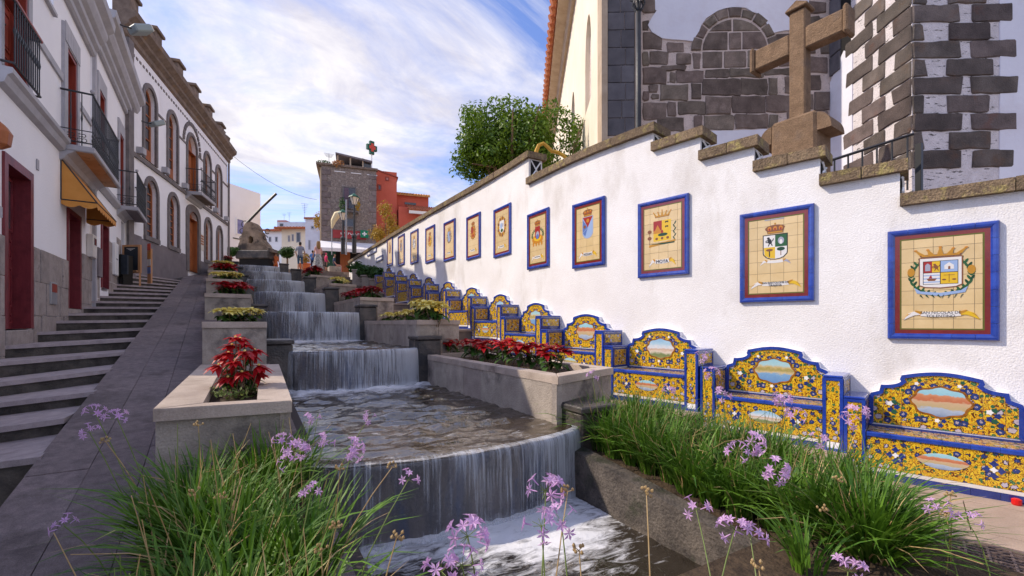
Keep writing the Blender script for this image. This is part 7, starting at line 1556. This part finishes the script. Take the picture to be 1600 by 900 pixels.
for i, x in enumerate((536, 549, 562, 576, 588)):
    p = atX(x, 460, 2.85); put(pr_[i % 3], (p.x, min(16, max(12.8, p.y)), 2.2), f'{posn[i]} red poinsettia from the left in the third right planter', 'red poinsettias', U(1.1, 1.3))
for i in range(2): put(py_[i], (2.7 + 0.3 * i, 17.4 + i, 2.9), f'{posn[i]} yellow poinsettia from the left in the fourth right planter', 'yellow poinsettias', 1.2)
for i, x in enumerate((478, 488, 498)):
    p = atX(x, 428, 2.4); put(pr_[i % 3], (p.x, 22.0 + 0.4 * i, 3.6), f'{posn[i]} red poinsettia from the left in the fifth right planter', 'red poinsettias', 1.5)
LY = [None, ('y', 8.6), ('r', 12.7), ('y', 17.2), ('r', 21.2), ('y', 25.2), ('r', 29)]
for k in range(1, 7):
    c_, y = LY[k]; x0 = LQ[k][0][0]; x1 = LQ[k][1][0]
    for i in range(3):
        x = x0 + (x1 - x0) * (0.35 + 0.17 * i); src = (pr_ if c_ == 'r' else py_)[i % 2]
        put(src, (x, y + 0.25 * (i % 2), LZ[k] - 0.08), f'{"red" if c_ == "r" else "yellow"} poinsettia in the {ORD[k]} left planter, {["left", "middle", "right"][i]} of three', f'{"red" if c_ == "r" else "yellow"} poinsettias', {1: 0.95, 2: 1.1}.get(k, 1.25))
b = MB(); leaves(b, [((0, 0, 0.05), (0.25, 0.3, 0.08))], 260, 0.02); o = b.build('low_weeds', K['grass_lt'], None, kind='stuff'); o.location = (-0.12, 4.75, 0.94)
# --- flower beds: soil, grass blades, lilac flowers
def bed(name, pts, zf, zb=-0.55):
    m = MB(); n = len(pts); m.add([(x, y, zf(x, y)) for x, y in pts] + [(x, y, zb) for x, y in pts], [list(range(n))] + [[i, n + i, n + (i + 1) % n, (i + 1) % n] for i in range(n)]); return fix_normals(m.build(name, K['soil'], None, kind='structure'))
zl_ = lambda x, y: 0.06 + 0.075 * y; zr2 = lambda x, y: 0.02 + 0.075 * y
bed('left_flower_bed', [(-0.55, 0.4), (0.31, 0.4), (0.33, 3.72), (-0.55, 3.80)], lambda x, y: zl_(x, y) + 0.02)
bed('right_flower_bed', [(3.03, -0.4), (4.04, -0.4), (4.04, 4.3), (2.98, 3.9)], zr2)
bed('front_flower_bed', [(-0.5, 0.2), (3.2, 0.2), (3.2, 1.62), (-0.5, 1.62)], lambda x, y: 0.26)
def clumps(name, centres, per, zf, hl, spread, m, w, seed, reach=(0.25, 1.15), r0=0.10):
    """strappy blades arching out from plant centres"""
    rr = random.Random(seed); b = MB(); vs = []; fs = []
    for cx, cy, sc in centres:
        for _ in range(int(per * sc)):
            a = rr.uniform(0, 6.283); q = r0 * sc * math.sqrt(rr.random()); x, y = cx + q * math.cos(a), cy + q * math.sin(a); a += rr.gauss(0, spread); h = rr.uniform(*hl) * (0.75 + 0.3 * sc); L = rr.uniform(*reach) * (0.35 + 0.65 * q / (r0 * sc))
            ld = Vector((math.cos(a), math.sin(a), 0)) * L; s = Vector((-math.sin(a), math.cos(a), 0)); s = (s + Vector((0, 0, rr.uniform(-.5, .5)))).normalized(); ww = w * rr.uniform(0.6, 1.2); base = len(vs); z = zf(x, y); kk = rr.uniform(0.22, 0.55)
            for k in range(6):
                t = k / 5; p = Vector((x, y, z)) + ld * h * (t ** 1.5) + Vector((0, 0, h * (t - kk * min(1.3, L) * t ** 3))); qv = s * ww * (0.8 + 0.4 * t - 1.15 * t ** 4); vs += [p - qv, p + qv]
            for k in range(5): fs.append((base + 2 * k, base + 2 * k + 1, base + 2 * k + 3, base + 2 * k + 2))
    b.add(vs, fs); return b.build(name, m, None, kind='stuff')
rr_ = random.Random(21)
CL = [(-0.12 + rr_.uniform(-.30, .32), 1.55 + 2.0 * i / 15 + rr_.uniform(-.1, .1), rr_.uniform(0.85, 1.15)) for i in range(16)]
CRt = [(rr_.uniform(3.2, 3.88), 0.75 + 3.1 * i / 27 + rr_.uniform(-.1, .1), rr_.uniform(0.85, 1.15)) for i in range(28)] + [(3.13 + rr_.uniform(-.03, .05), 0.7 + 3.1 * i / 14, rr_.uniform(0.8, 1.0)) for i in range(15)]
CRt = [(x, max(y, 1.22 + (x - 3.1) * 0.42), s) for x, y, s in CRt]
clumps('left_grass', CL, 150, zl_, (0.34, 0.60), 0.5, K['grass'], 0.0085, 1)
clumps('left_dry_blades', CL, 10, zl_, (0.35, 0.62), 0.6, K['straw'], 0.005, 2)
clumps('right_grass', CRt, 145, zr2, (0.34, 0.60), 0.5, K['grass'], 0.0085, 3)
clumps('right_dry_blades', CRt, 10, zr2, (0.35, 0.65), 0.6, K['straw'], 0.005, 4)
clumps('front_grass', [(-0.3, 1.2, 1), (0.1, 1.1, 1), (0.4, 1.3, .8), (2.6, 1.3, .8)], 60, lambda x, y: 0.26, (0.25, 0.42), 0.5, K['grass'], 0.008, 5)
def floret(b, p, d, s, open_=1.0):
    d = d.normalized(); e1 = d.orthogonal().normalized(); e2 = d.cross(e1); tip = p + d * s * 0.9
    b.tube([p, tip], [s * 0.06, s * 0.10], 4, False)
    for k in range(6):
        a = k * math.pi / 3; r = (e1 * math.cos(a) + e2 * math.sin(a)); sd_ = d.cross(r) * s * 0.17
        b.add([tip, tip + r * s * 0.42 * open_ + sd_ + d * s * 0.18, tip + r * s * 0.85 * open_ + d * s * 0.12, tip + r * s * 0.42 * open_ - sd_ + d * s * 0.18], [(0, 1, 2, 3)])
HEADS = []
for hv in range(4):
    b = MB(); s_ = MB(); nf = [11, 8, 5, 13][hv]
    for i in range(nf):
        v = Vector((RND.gauss(0, 1), RND.gauss(0, 1), RND.gauss(0.35, 0.8))).normalized(); L = U(0.020, 0.038); s_.tube([(0, 0, 0), v * L], 0.0012, 3, False); floret(b, v * L, v + Vector((0, 0, .2)), U(0.028, 0.036), U(0.8, 1.15))
    o1 = b.build('florets', K['petal'], None); o2 = s_.build('flower_stalks', K['grass_lt'], None); HEADS.append((o1.data, o2.data)); bpy.data.objects.remove(o1); bpy.data.objects.remove(o2)
b = MB()
for i in range(7):
    v = Vector((RND.gauss(0, 1), RND.gauss(0, 1), RND.gauss(0.5, 0.7))).normalized(); b.tube([(0, 0, 0), v * 0.022], 0.0012, 3, False); b.lathe([(0, -0.004), (0.006, 0), (0.007, 0.006), (0.002, 0.013)], tuple(v * 0.024), 5)
o1 = b.build('seed_pods', K['straw'], None); DRY = o1.data; bpy.data.objects.remove(o1)
def flower(px, py, d, base, hv, label, s=1.0, dry=False):
    top = atD(px, py, d); base = Vector(base); mid = base.lerp(top, 0.5) + Vector((U(-.03, .03), U(-.03, .03), 0.05)); t = thing('dry_flower' if dry else 'lilac_flower', label, 'flower', base, 0, 'dry flower stems in the beds' if dry else 'lilac flowers on tall stems in the beds')
    m = MB(); pts = [base, base.lerp(mid, .5) + Vector((0, 0, .01)), mid, mid.lerp(top, .5) + Vector((0, 0, .012)), top]; m.tube(pts, [0.0038, 0.0034, 0.003, 0.0027, 0.0023], 5); m.build('stem', K['straw'] if dry else K['grass_lt'], t)
    for me, nm in (((DRY, 'seed_pods'),) if dry else ((HEADS[hv][0], 'florets'), (HEADS[hv][1], 'flower_stalks'))):
        inst(me, nm, t, top - base, (U(-.4, .4), U(-.4, .4), U(0, 6)), (s, s, s))
def near_base(px, d, z, spread=0.1): p = atD(px, 505, d); return (p.x + U(-spread, spread), p.y + U(-spread, spread), z)
FL = [(148, 645, 2.7, 1, 'left'), (182, 652, 2.65, 1, 'left'), (140, 676, 2.6, 2, 'left'), (101, 822, 2.1, 2, 'left'), (441, 690, 2.6, 1, 'left'), (462, 705, 2.35, 3, 'left'), (452, 722, 2.4, 1, 'left'), (507, 690, 2.6, 1, 'left'), (550, 703, 2.2, 0, 'left'), (486, 772, 2.0, 2, 'left'), (638, 750, 2.1, 2, 'left'), (575, 655, 3.0, 2, 'left'), (487, 655, 3.1, 1, 'left'),
      (853, 768, 1.9, 0, 'front'), (846, 822, 1.75, 1, 'front'), (877, 815, 1.75, 2, 'front'), (731, 838, 1.65, 0, 'front'), (722, 884, 1.6, 1, 'front'), (690, 893, 1.6, 1, 'front'), (1088, 797, 2.1, 2, 'front'), (1148, 828, 1.9, 1, 'front'), (1172, 838, 1.9, 2, 'front'), (1325, 893, 1.7, 2, 'front'),
      (1152, 706, 2.7, 1, 'right'), (1176, 692, 2.8, 0, 'right'), (1212, 735, 2.5, 0, 'right'), (1243, 650, 3.3, 1, 'right'), (1222, 628, 3.5, 3, 'right'), (1128, 617, 3.5, 1, 'right'), (1325, 660, 3.0, 2, 'right'), (1340, 645, 3.0, 1, 'right'), (1465, 798, 2.4, 2, 'right'), (1512, 816, 2.4, 2, 'right'), (1045, 612, 3.9, 2, 'right'), (925, 588, 4.6, 2, 'right'), (1096, 560, 3.9, 2, 'right'), (1112, 585, 3.9, 1, 'right'), (1280, 690, 3.0, 2, 'right')]
ORDN = ['first', 'second', 'third', 'fourth', 'fifth', 'sixth', 'seventh', 'eighth', 'ninth', 'tenth', 'eleventh', 'twelfth', 'thirteenth', 'fourteenth', 'fifteenth', 'sixteenth']
FL.sort(key=lambda f: f[0]); cnt = {}
WH = {'left': 'the left grass', 'front': 'the foreground water', 'right': 'the right grass'}
for i, (px, py, d, hv, side) in enumerate(FL):
    cnt[side] = cnt.get(side, -1) + 1
    r = ray(px, py); g = {'left': ('green grass left of the cascade', -0.2, 0.06), 'front': ('dark water in the foreground', 0, 0.26), 'right': ('green grass before the tiled benches', 3.5, 0.2)}[side]
    if side == 'front': base = near_base(px + U(-30, 30), min(d, 1.55), 0.26, 0.03)
    elif side == 'left': p = atD(px, py, d); base = (max(-0.5, min(0.28, p.x * 0.6 - 0.05)), max(1.4, min(3.4, p.y - 0.15)), 0.22)
    else: p = atD(px, py, d); base = (max(3.08, min(3.95, p.x)), max(0.5, min(3.9, p.y - 0.1)), 0.2)
    flower(px, py, d, base, hv, f'{["large", "medium", "small", "dense"][hv]} lilac flower head over {WH[side]}, {ORDN[cnt[side]]} from the left', {0: 1.25, 1: 1.1, 2: 1.0, 3: 1.25}[hv] * (0.8 if side == 'left' else 1.0))
DR = [(305, 770, 2.2, 'left'), (345, 778, 2.2, 'left'), (310, 665, 2.8, 'left'), (165, 690, 2.6, 'left'), (532, 732, 2.3, 'left'), (525, 825, 1.9, 'left'), (502, 860, 1.8, 'left'), (620, 840, 1.7, 'left'), (613, 730, 2.3, 'left'), (887, 768, 1.9, 'front'), (1010, 770, 1.9, 'front'), (1185, 885, 1.7, 'front'), (1285, 797, 2.4, 'right'), (1308, 750, 2.6, 'right'), (1485, 775, 2.6, 'right'), (1478, 806, 2.5, 'right'), (905, 860, 1.7, 'front')]
DR.sort(); cnt = {}
for px, py, d, side in DR:
    cnt[side] = cnt.get(side, -1) + 1
    if side == 'front': base = near_base(px + U(-25, 25), 1.5, 0.26, 0.03)
    elif side == 'left': p = atD(px, py, d); base = (max(-0.5, min(0.28, p.x)), max(1.4, min(3.4, p.y)), 0.22)
    else: p = atD(px, py, d); base = (max(3.08, min(3.95, p.x)), max(0.5, min(3.9, p.y)), 0.2)
    flower(px, py, d, base, 0, f'dry straw coloured seed head over {WH[side]}, {ORDN[cnt[side]]} from the left', 1.0, True)
# tall bare stems through the beds
rr = random.Random(5); b = MB(); b2 = MB()
for i in range(240):
    if i % 3: x, y = rr.uniform(3.05, 3.95), rr.uniform(1.45, 3.9); z = zr2(x, y)
    else: x, y = rr.uniform(-0.5, 0.3), rr.uniform(1.6, 3.4); z = zl_(x, y)
    h = rr.uniform(0.45, 0.75); l = Vector((rr.uniform(-.3, .3), rr.uniform(-.3, .3), 0)); (b if i % 5 < 3 else b2).tube([(x, y, z), Vector((x, y, z + h * .55)) + l * h * .3, Vector((x, y, z + h)) + l * h * 0.9], [0.0028, 0.0025, 0.0015], 4, False)
for i in range(70):     # long arching stalks
    side = i % 2; c_ = (CL if side else CRt)[i % (16 if side else 43)]; a = rr.uniform(0, 6.283); L = rr.uniform(0.25, 0.7); z = (zl_ if side else zr2)(c_[0], c_[1]); h = rr.uniform(0.5, 0.72)
    (b if i % 3 else b2).tube([Vector((c_[0] + L * t ** 1.7 * math.cos(a), c_[1] + L * t ** 1.7 * math.sin(a), z + h * (t - 0.30 * t ** 3))) for t in (0, .2, .4, .6, .8, 1)], [0.0038, 0.0036, 0.0033, 0.003, 0.0026, 0.002], 4, False)
b.build('bare_stems', K['grass_lt'], None, kind='stuff'); b2.build('dry_stems', K['straw'], None, kind='stuff')
# --- ficus behind the wall
fc = atD(798, 224, 13.0); ft = thing('ficus_tree', 'dense bright green round tree behind the far half of the white wall', 'tree', (fc.x, fc.y, 3.0))
b = MB(); b.tube([(0, 0, -0.4), (0.05, 0.0, 1.2), (0.0, 0.05, 2.2)], [0.22, 0.17, 0.13], 8)
for i in range(11): a = i * 2.4; b.tube([(0, 0.03, 1.9), (0.6 * math.cos(a), 0.6 * math.sin(a), 3.0), (1.35 * math.cos(a), 1.35 * math.sin(a), 3.6 + 0.9 * math.sin(i))], [0.09, 0.055, 0.015], 5)
b.build('trunk', K['bark'], ft, world=False)
zc_ = fc.z - 3.0; balls = []; rr = random.Random(4)
for i in range(46):
    v = Vector((rr.gauss(0, 1), rr.gauss(0, 1), rr.gauss(0, 1))).normalized(); s = rr.uniform(0.36, 0.62); k = rr.uniform(0.62, 1.0); balls.append(((v.x * 1.45 * k, v.y * 1.45 * k, zc_ - 0.1 + v.z * 1.0 * k), (s, s, s * 0.8)))
balls.append(((0, 0, zc_ - 0.15), (1.25, 1.25, 0.85)))
for (px, py, s) in ((726, 172, .3), (716, 205, .26), (712, 240, .3), (770, 158, .3), (815, 160, .28), (858, 162, .3), (893, 190, .36), (896, 222, .32), (885, 205, .45), (880, 235, .4), (880, 262, .4), (868, 180, .36), (708, 262, .25), (741, 180, .3), (875, 175, .3)):
    p = atD(px + 4, py + 4, 13.0) - Vector((fc.x, fc.y, 3.0)); balls.append((tuple(p), (s, s, s * .8)))
b = MB(); leaves(b, balls, 26000, 0.055, 0.35, 2.0, 0.3); b.build('crown', K['ficus'], ft, world=False)
# sparse twigs against the church, yellow pipe on the wall top
p = atD(900, 235, 12); t = thing('shrub', 'thin sparse shrub against the cream church wall right of the round tree', 'shrub', (p.x, p.y, 3.2)); b = MB(); zz = p.z - 3.2; leaves(b, [((0, 0, zz), (0.16, 0.16, 0.9))], 420, 0.045, 0.2); b.build('foliage', K['ficus'], t, world=False); b = MB()
for i in range(7): b.tube([(0, 0, 0), (U(-.15, .15), U(-.15, .15), zz), (U(-.2, .2), U(-.2, .2), zz + U(.3, .9))], 0.012, 4)
b.build('twigs', K['bark'], t, world=False)
Q = [atD(x, y, 10.2) for x, y in ((838, 236), (842, 227), (849, 224), (855, 229), (862, 236), (871, 238), (880, 243), (887, 250))]; t = thing('yellow_pipe', 'bent yellow pipe rising behind the coping by the round tree', 'pipe', Q[-1]); b = MB(); b.tube([Q[0] - Vector((0, 0, .3))] + Q + [Q[-1] - Vector((0, 0, .5))], 0.045, 6); b.build('pipe_bend', K['yellow_paint'], t)
# --- small tree with yellow leaves, bushes, hedge
tp = atD(604, 372, 30); t = thing('young_tree', 'young tree with thin yellow and orange leaves in front of the coral house', 'tree', (tp.x, tp.y, 4.6)); b = MB(); k = 30 / 700
b.tube([(0, 0, -0.5), (-0.05, 0, 1.6), (0.02, 0, 2.6)], [0.12, 0.09, 0.06], 6)
rr = random.Random(8); tips = []
for i in range(9): a = i * 2.4; e = Vector((rr.uniform(0.5, 0.95) * math.cos(a), rr.uniform(0.5, 0.95) * math.sin(a), rr.uniform(2.6, 4.6))); tips.append(e); b.tube([(0, 0, 1.9 + .1 * i), e * .6 + Vector((0, 0, .6)), e], [0.04, 0.025, 0.01], 4)
b.build('trunk', K['bark'], t, world=False); b = MB(); b2 = MB()
for i, e in enumerate(tips): leaves(b if i % 3 else b2, [(tuple(e), (0.55, 0.55, 0.5)), (tuple(e * .8 + Vector((0, 0, .5))), (0.4, 0.4, 0.4))], 330, 0.075, 0.1)
leaves(b2, [((0.5, 0, 1.5), (0.5, 0.4, 0.4))], 90, 0.08, 0.1); b.build('crown', K['autumn'], t, world=False); b2.build('crown_orange', K['autumn2'], t, world=False)
def bush(label, px, py, d, rx, rz, n, sub=12):
    p = atD(px, py, d); t = thing('clipped_bush', label, 'bush', (p.x, p.y, p.z - rz), 0, 'clipped bushes'); rr2 = random.Random(int(px)); bl = [((rr2.uniform(-.6, .6) * rx, rr2.uniform(-.5, .5) * rx, rz + rr2.uniform(-.4, .5) * rz), (rx * .5, rx * .5, rz * .5)) for _ in range(sub)] + [((0, 0, rz), (rx * .8, rx * .7, rz * .85))]
    m = MB(); leaves(m, bl, n, 0.07, 0.5); m.build('foliage', K['hedge'], t, world=False); m = MB(); m.tube([(0, 0, -0.6), (0, 0, rz)], 0.06, 6); m.build('stem', K['bark'], t, world=False); return t
bush('clipped round green bush at the left of the fountain stone', 361, 393, 28.5, 0.55, 0.36, 1300); bush('clipped green bush at the right of the fountain stone', 449, 395, 28.5, 0.52, 0.46, 1300)
for i, (px, py, d, rx) in enumerate(((556, 418, 23, .42), (570, 423, 21.5, .45), (583, 425, 20.3, .42), (593, 428, 19.6, .34))):
    bush(f'{["farthest", "second farthest", "third farthest", "nearest"][i]} dark green bush of the row beneath the wall plaques', px, py, d, rx, 0.36, 700, 8)
for i, (x0, x1, yt, yb, d) in enumerate(((550, 566, 423, 447, 22.0), (565, 577, 432, 452, 20.8), (577, 589, 438, 460, 19.8), (588, 598, 441, 468, 19.2))):
    a, c_ = atD(x0, yt, d), atD(x1, yt, d); t = thing('stone_block', f'{["farthest", "second farthest", "third farthest", "nearest"][i]} brown stone planter block beneath the row of green bushes', 'planter', a, -TH, 'planter blocks under the bushes'); w = (c_ - a).length; h = (yb - yt) / 700 * d
    m = MB(); m.cbox(0, 0, -h - 0.3, w, 1.2, 0, 0.03); m.build('block_body', K['stone'], t, world=False); m = MB(); m.cbox(-.03, -.03, 0, w + .03, 1.2, 0.07, 0.015); m.build('block_cap', K['stone_cap'], t, world=False)
pb_ = atD(476, 405, 28.8); t = thing('flower_pot', 'orange clay pot with a yellow green plant behind the people', 'flower pot', (pb_.x, pb_.y, 4.72)); b = MB(); b.lathe([(0.22, 0), (0.34, 0.62), (0.37, 0.64), (0.37, 0.72), (0.30, 0.72), (0.28, 0.6)], n=14); b.build('pot', K['terra'], t, world=False); b = MB(); leaves(b, [((0, 0, 1.05), (0.34, 0.34, 0.36))], 260, 0.08, 0.3); b.build('foliage', K['autumn'], t, world=False)
# ================================================================== people at the top of the steps
def skinned(name, verts, edges, radii, m, parent, root=0, sub=1):
    me = bpy.data.meshes.new(name); me.from_pydata(verts, edges, []); o = bpy.data.objects.new(name, me); COL.objects.link(o)
    md = o.modifiers.new('skin', 'SKIN'); sv = me.skin_vertices[0].data if me.skin_vertices else None
    if sv is None:
        bpy.context.view_layer.objects.active = o; sv = me.skin_vertices[0].data
    for i, r in enumerate(radii): sv[i].radius = (r, r) if not isinstance(r, tuple) else r
    sv[root].use_root = True
    s = o.modifiers.new('sub', 'SUBSURF'); s.levels = sub; s.render_levels = sub
    dg = bpy.context.evaluated_depsgraph_get(); me2 = bpy.data.meshes.new_from_object(o.evaluated_get(dg)); bpy.data.objects.remove(o)
    me2.name = name; mats = m if isinstance(m, list) else [m]; me2.materials.clear()
    for q in mats: me2.materials.append(q)
    me2.polygons.foreach_set('use_smooth', [True] * len(me2.polygons)); ob = bpy.data.objects.new(name, me2); COL.objects.link(ob); ob.parent = parent; return ob
CLO = {n: mat('cloth_' + n, c, None, rough=0.85) for n, c in dict(grey=(0.27, 0.29, 0.36), blue=(0.06, 0.16, 0.45), jean=(0.05, 0.10, 0.16), pink=(0.62, 0.36, 0.33), hot=(0.62, 0.03, 0.14), navy=(0.03, 0.04, 0.09), black=(0.02, 0.02, 0.02), hairb=(0.30, 0.17, 0.07), haird=(0.03, 0.02, 0.015), orange=(0.62, 0.16, 0.05)).items()}
CLO['skirt'] = mat('patterned_skirt', (0.03, 0.03, 0.035), (0.62, 0.62, 0.62), 14, 0.85)
def person(label, loc, rz, h, top, bottom, hair, sit=False, skirt=False, longhair=False, arm_bend=0.25):
    t = thing('person', label, 'person', loc, rz); s = h / 1.72
    hip = 0.52 if sit else 0.92; V_ = []; E_ = []; Rr = []
    def v(x, y, z, r): V_.append((x * s, y * s, z * s)); Rr.append(r * s if not isinstance(r, tuple) else (r[0] * s, r[1] * s)); return len(V_) - 1
    pel = v(0, 0, hip, 0.13); wa = v(0, 0.0, hip + 0.16, 0.115); ch = v(0, 0.0, hip + 0.38, 0.135); nk = v(0, 0.0, hip + 0.55, 0.055); hd0 = v(0, -0.01, hip + 0.63, 0.075); hd1 = v(0, -0.015, hip + 0.72, 0.092); hd2 = v(0, 0, hip + 0.80, 0.06)
    E_ += [(pel, wa), (wa, ch), (ch, nk), (nk, hd0), (hd0, hd1), (hd1, hd2)]
    for q in (-1, 1):
        sh = v(q * 0.17, 0, hip + 0.46, 0.06); el = v(q * 0.24, 0.02, hip + 0.20, 0.043); wr = v(q * 0.22, -arm_bend * 0.6, hip + 0.0, 0.030); ha = v(q * 0.21, -arm_bend * 0.75, hip - 0.07, 0.034); fi = v(q * 0.20, -arm_bend * 0.8, hip - 0.14, 0.02); E_ += [(ch, sh), (sh, el), (el, wr), (wr, ha), (ha, fi)]
        if sit: kn = v(q * 0.11, -0.42, hip + 0.0, 0.065); an = v(q * 0.11, -0.44, 0.09, 0.042); ft = v(q * 0.11, -0.56, 0.04, 0.035)
        else: kn = v(q * 0.10, -0.02 * q - 0.01, 0.49, 0.062); an = v(q * 0.10, 0.03 * q, 0.09, 0.042); ft = v(q * 0.11, 0.03 * q - 0.12, 0.04, 0.035)
        th = v(q * 0.10, -0.02 if not sit else -0.12, hip - (0.08 if not sit else 0.0), 0.088); E_ += [(pel, th), (th, kn), (kn, an), (an, ft)]
    body = skinned('body', V_, E_, Rr, [K['skin'], top, bottom, CLO['black'], hair], t)
    me = body.data
    for p in me.polygons:
        c = p.center / s; ax = abs(c.x)
        if c.z > hip + 0.60: i = 4 if (c.y > 0.0 or c.z > hip + 0.76) else 0
        elif c.z > hip + 0.54: i = 0
        elif ax > 0.155 and c.z < hip + 0.24: i = 0
        elif c.z > hip - 0.02 and not (sit and c.y < -0.1): i = 1
        elif c.z > (0.42 if not sit else 0.35): i = 2
        elif c.z > 0.10: i = 0 if not sit else 2
        else: i = 3
        p.material_index = i
    for q in (-1, 1): e = MB(); e.lathe([(0, -0.012), (0.012, 0), (0, 0.012)], (q * 0.034 * s, -0.098 * s, (hip + 0.70) * s), 6); e.build('eye', CLO['black'], t, world=False)
    nb = MB(); nb.tube([(0, -0.10 * s, (hip + 0.70) * s), (0, -0.122 * s, (hip + 0.665) * s)], [0.010 * s, 0.017 * s], 5); nb.build('nose', K['skin'], t, world=False)
    if longhair: m = MB(); m.lathe([(0.0, 0.86), (0.09, 0.83), (0.115, 0.72), (0.12, 0.55), (0.10, 0.40), (0.03, 0.36)], (0, 0.045 * s, hip * s), 10); m.v = [(a * s, b * s if False else b, c) for a, b, c in m.v]; m.build('long_hair', hair, t, world=False)
    if skirt: m = MB(); m.lathe([(0.135 * s, (hip + 0.08) * s), (0.20 * s, (hip - 0.12) * s), (0.25 * s, 0.5 * s), (0.30 * s, 0.12 * s), (0.27 * s, 0.12 * s)], n=14); m.build('skirt', CLO['skirt'], t, world=False)
    return t
ZP = 4.72
def on_plaza(px, py): return atZ(px, py, ZP)
def PLC(px, y): p = atY(px, 420, y); return (p.x, p.y, ZP)
person('man in a grey shirt and blue shorts seen from behind', PLC(469, 29.7), math.pi - 0.3, 1.78, CLO['grey'], CLO['jean'], CLO['haird'])
person('small boy in a blue shirt standing left of the woman in the long skirt', PLC(488.5, 29.5), math.pi - 0.6, 1.30, CLO['blue'], CLO['navy'], CLO['haird'])
person('woman with long fair hair, pink top and long black and white patterned skirt', PLC(497, 29.0), math.pi + 0.4, 1.74, CLO['pink'], CLO['skirt'], CLO['hairb'], skirt=True, longhair=True)
person('child in a bright pink jacket leaning by the steps right of the woman', PLC(509.5, 29.2), math.pi / 2 + 0.3, 1.16, CLO['hot'], CLO['black'], CLO['hot'])
person('seated person in dark blue at the top of the steps right of the pink child', PLC(522, 29.6), math.pi / 2, 1.55, CLO['navy'], CLO['hot'], CLO['haird'], sit=True)
p = PLC(522, 29.6); t = thing('bench_block', 'low pale stone block under the seated person in dark blue', 'seat', (p[0], p[1] + 0.1, ZP), 0); b = MB(); b.cbox(-0.3, -0.3, 0, 0.4, 0.5, 0.40, 0.02); b.build('block_body', K['stone'], t, world=False)
person('person in orange clothes far left of the right clipped bush', PLC(430.5, 33.0), 0.4, 1.5, CLO['orange'], CLO['orange'], CLO['haird'])
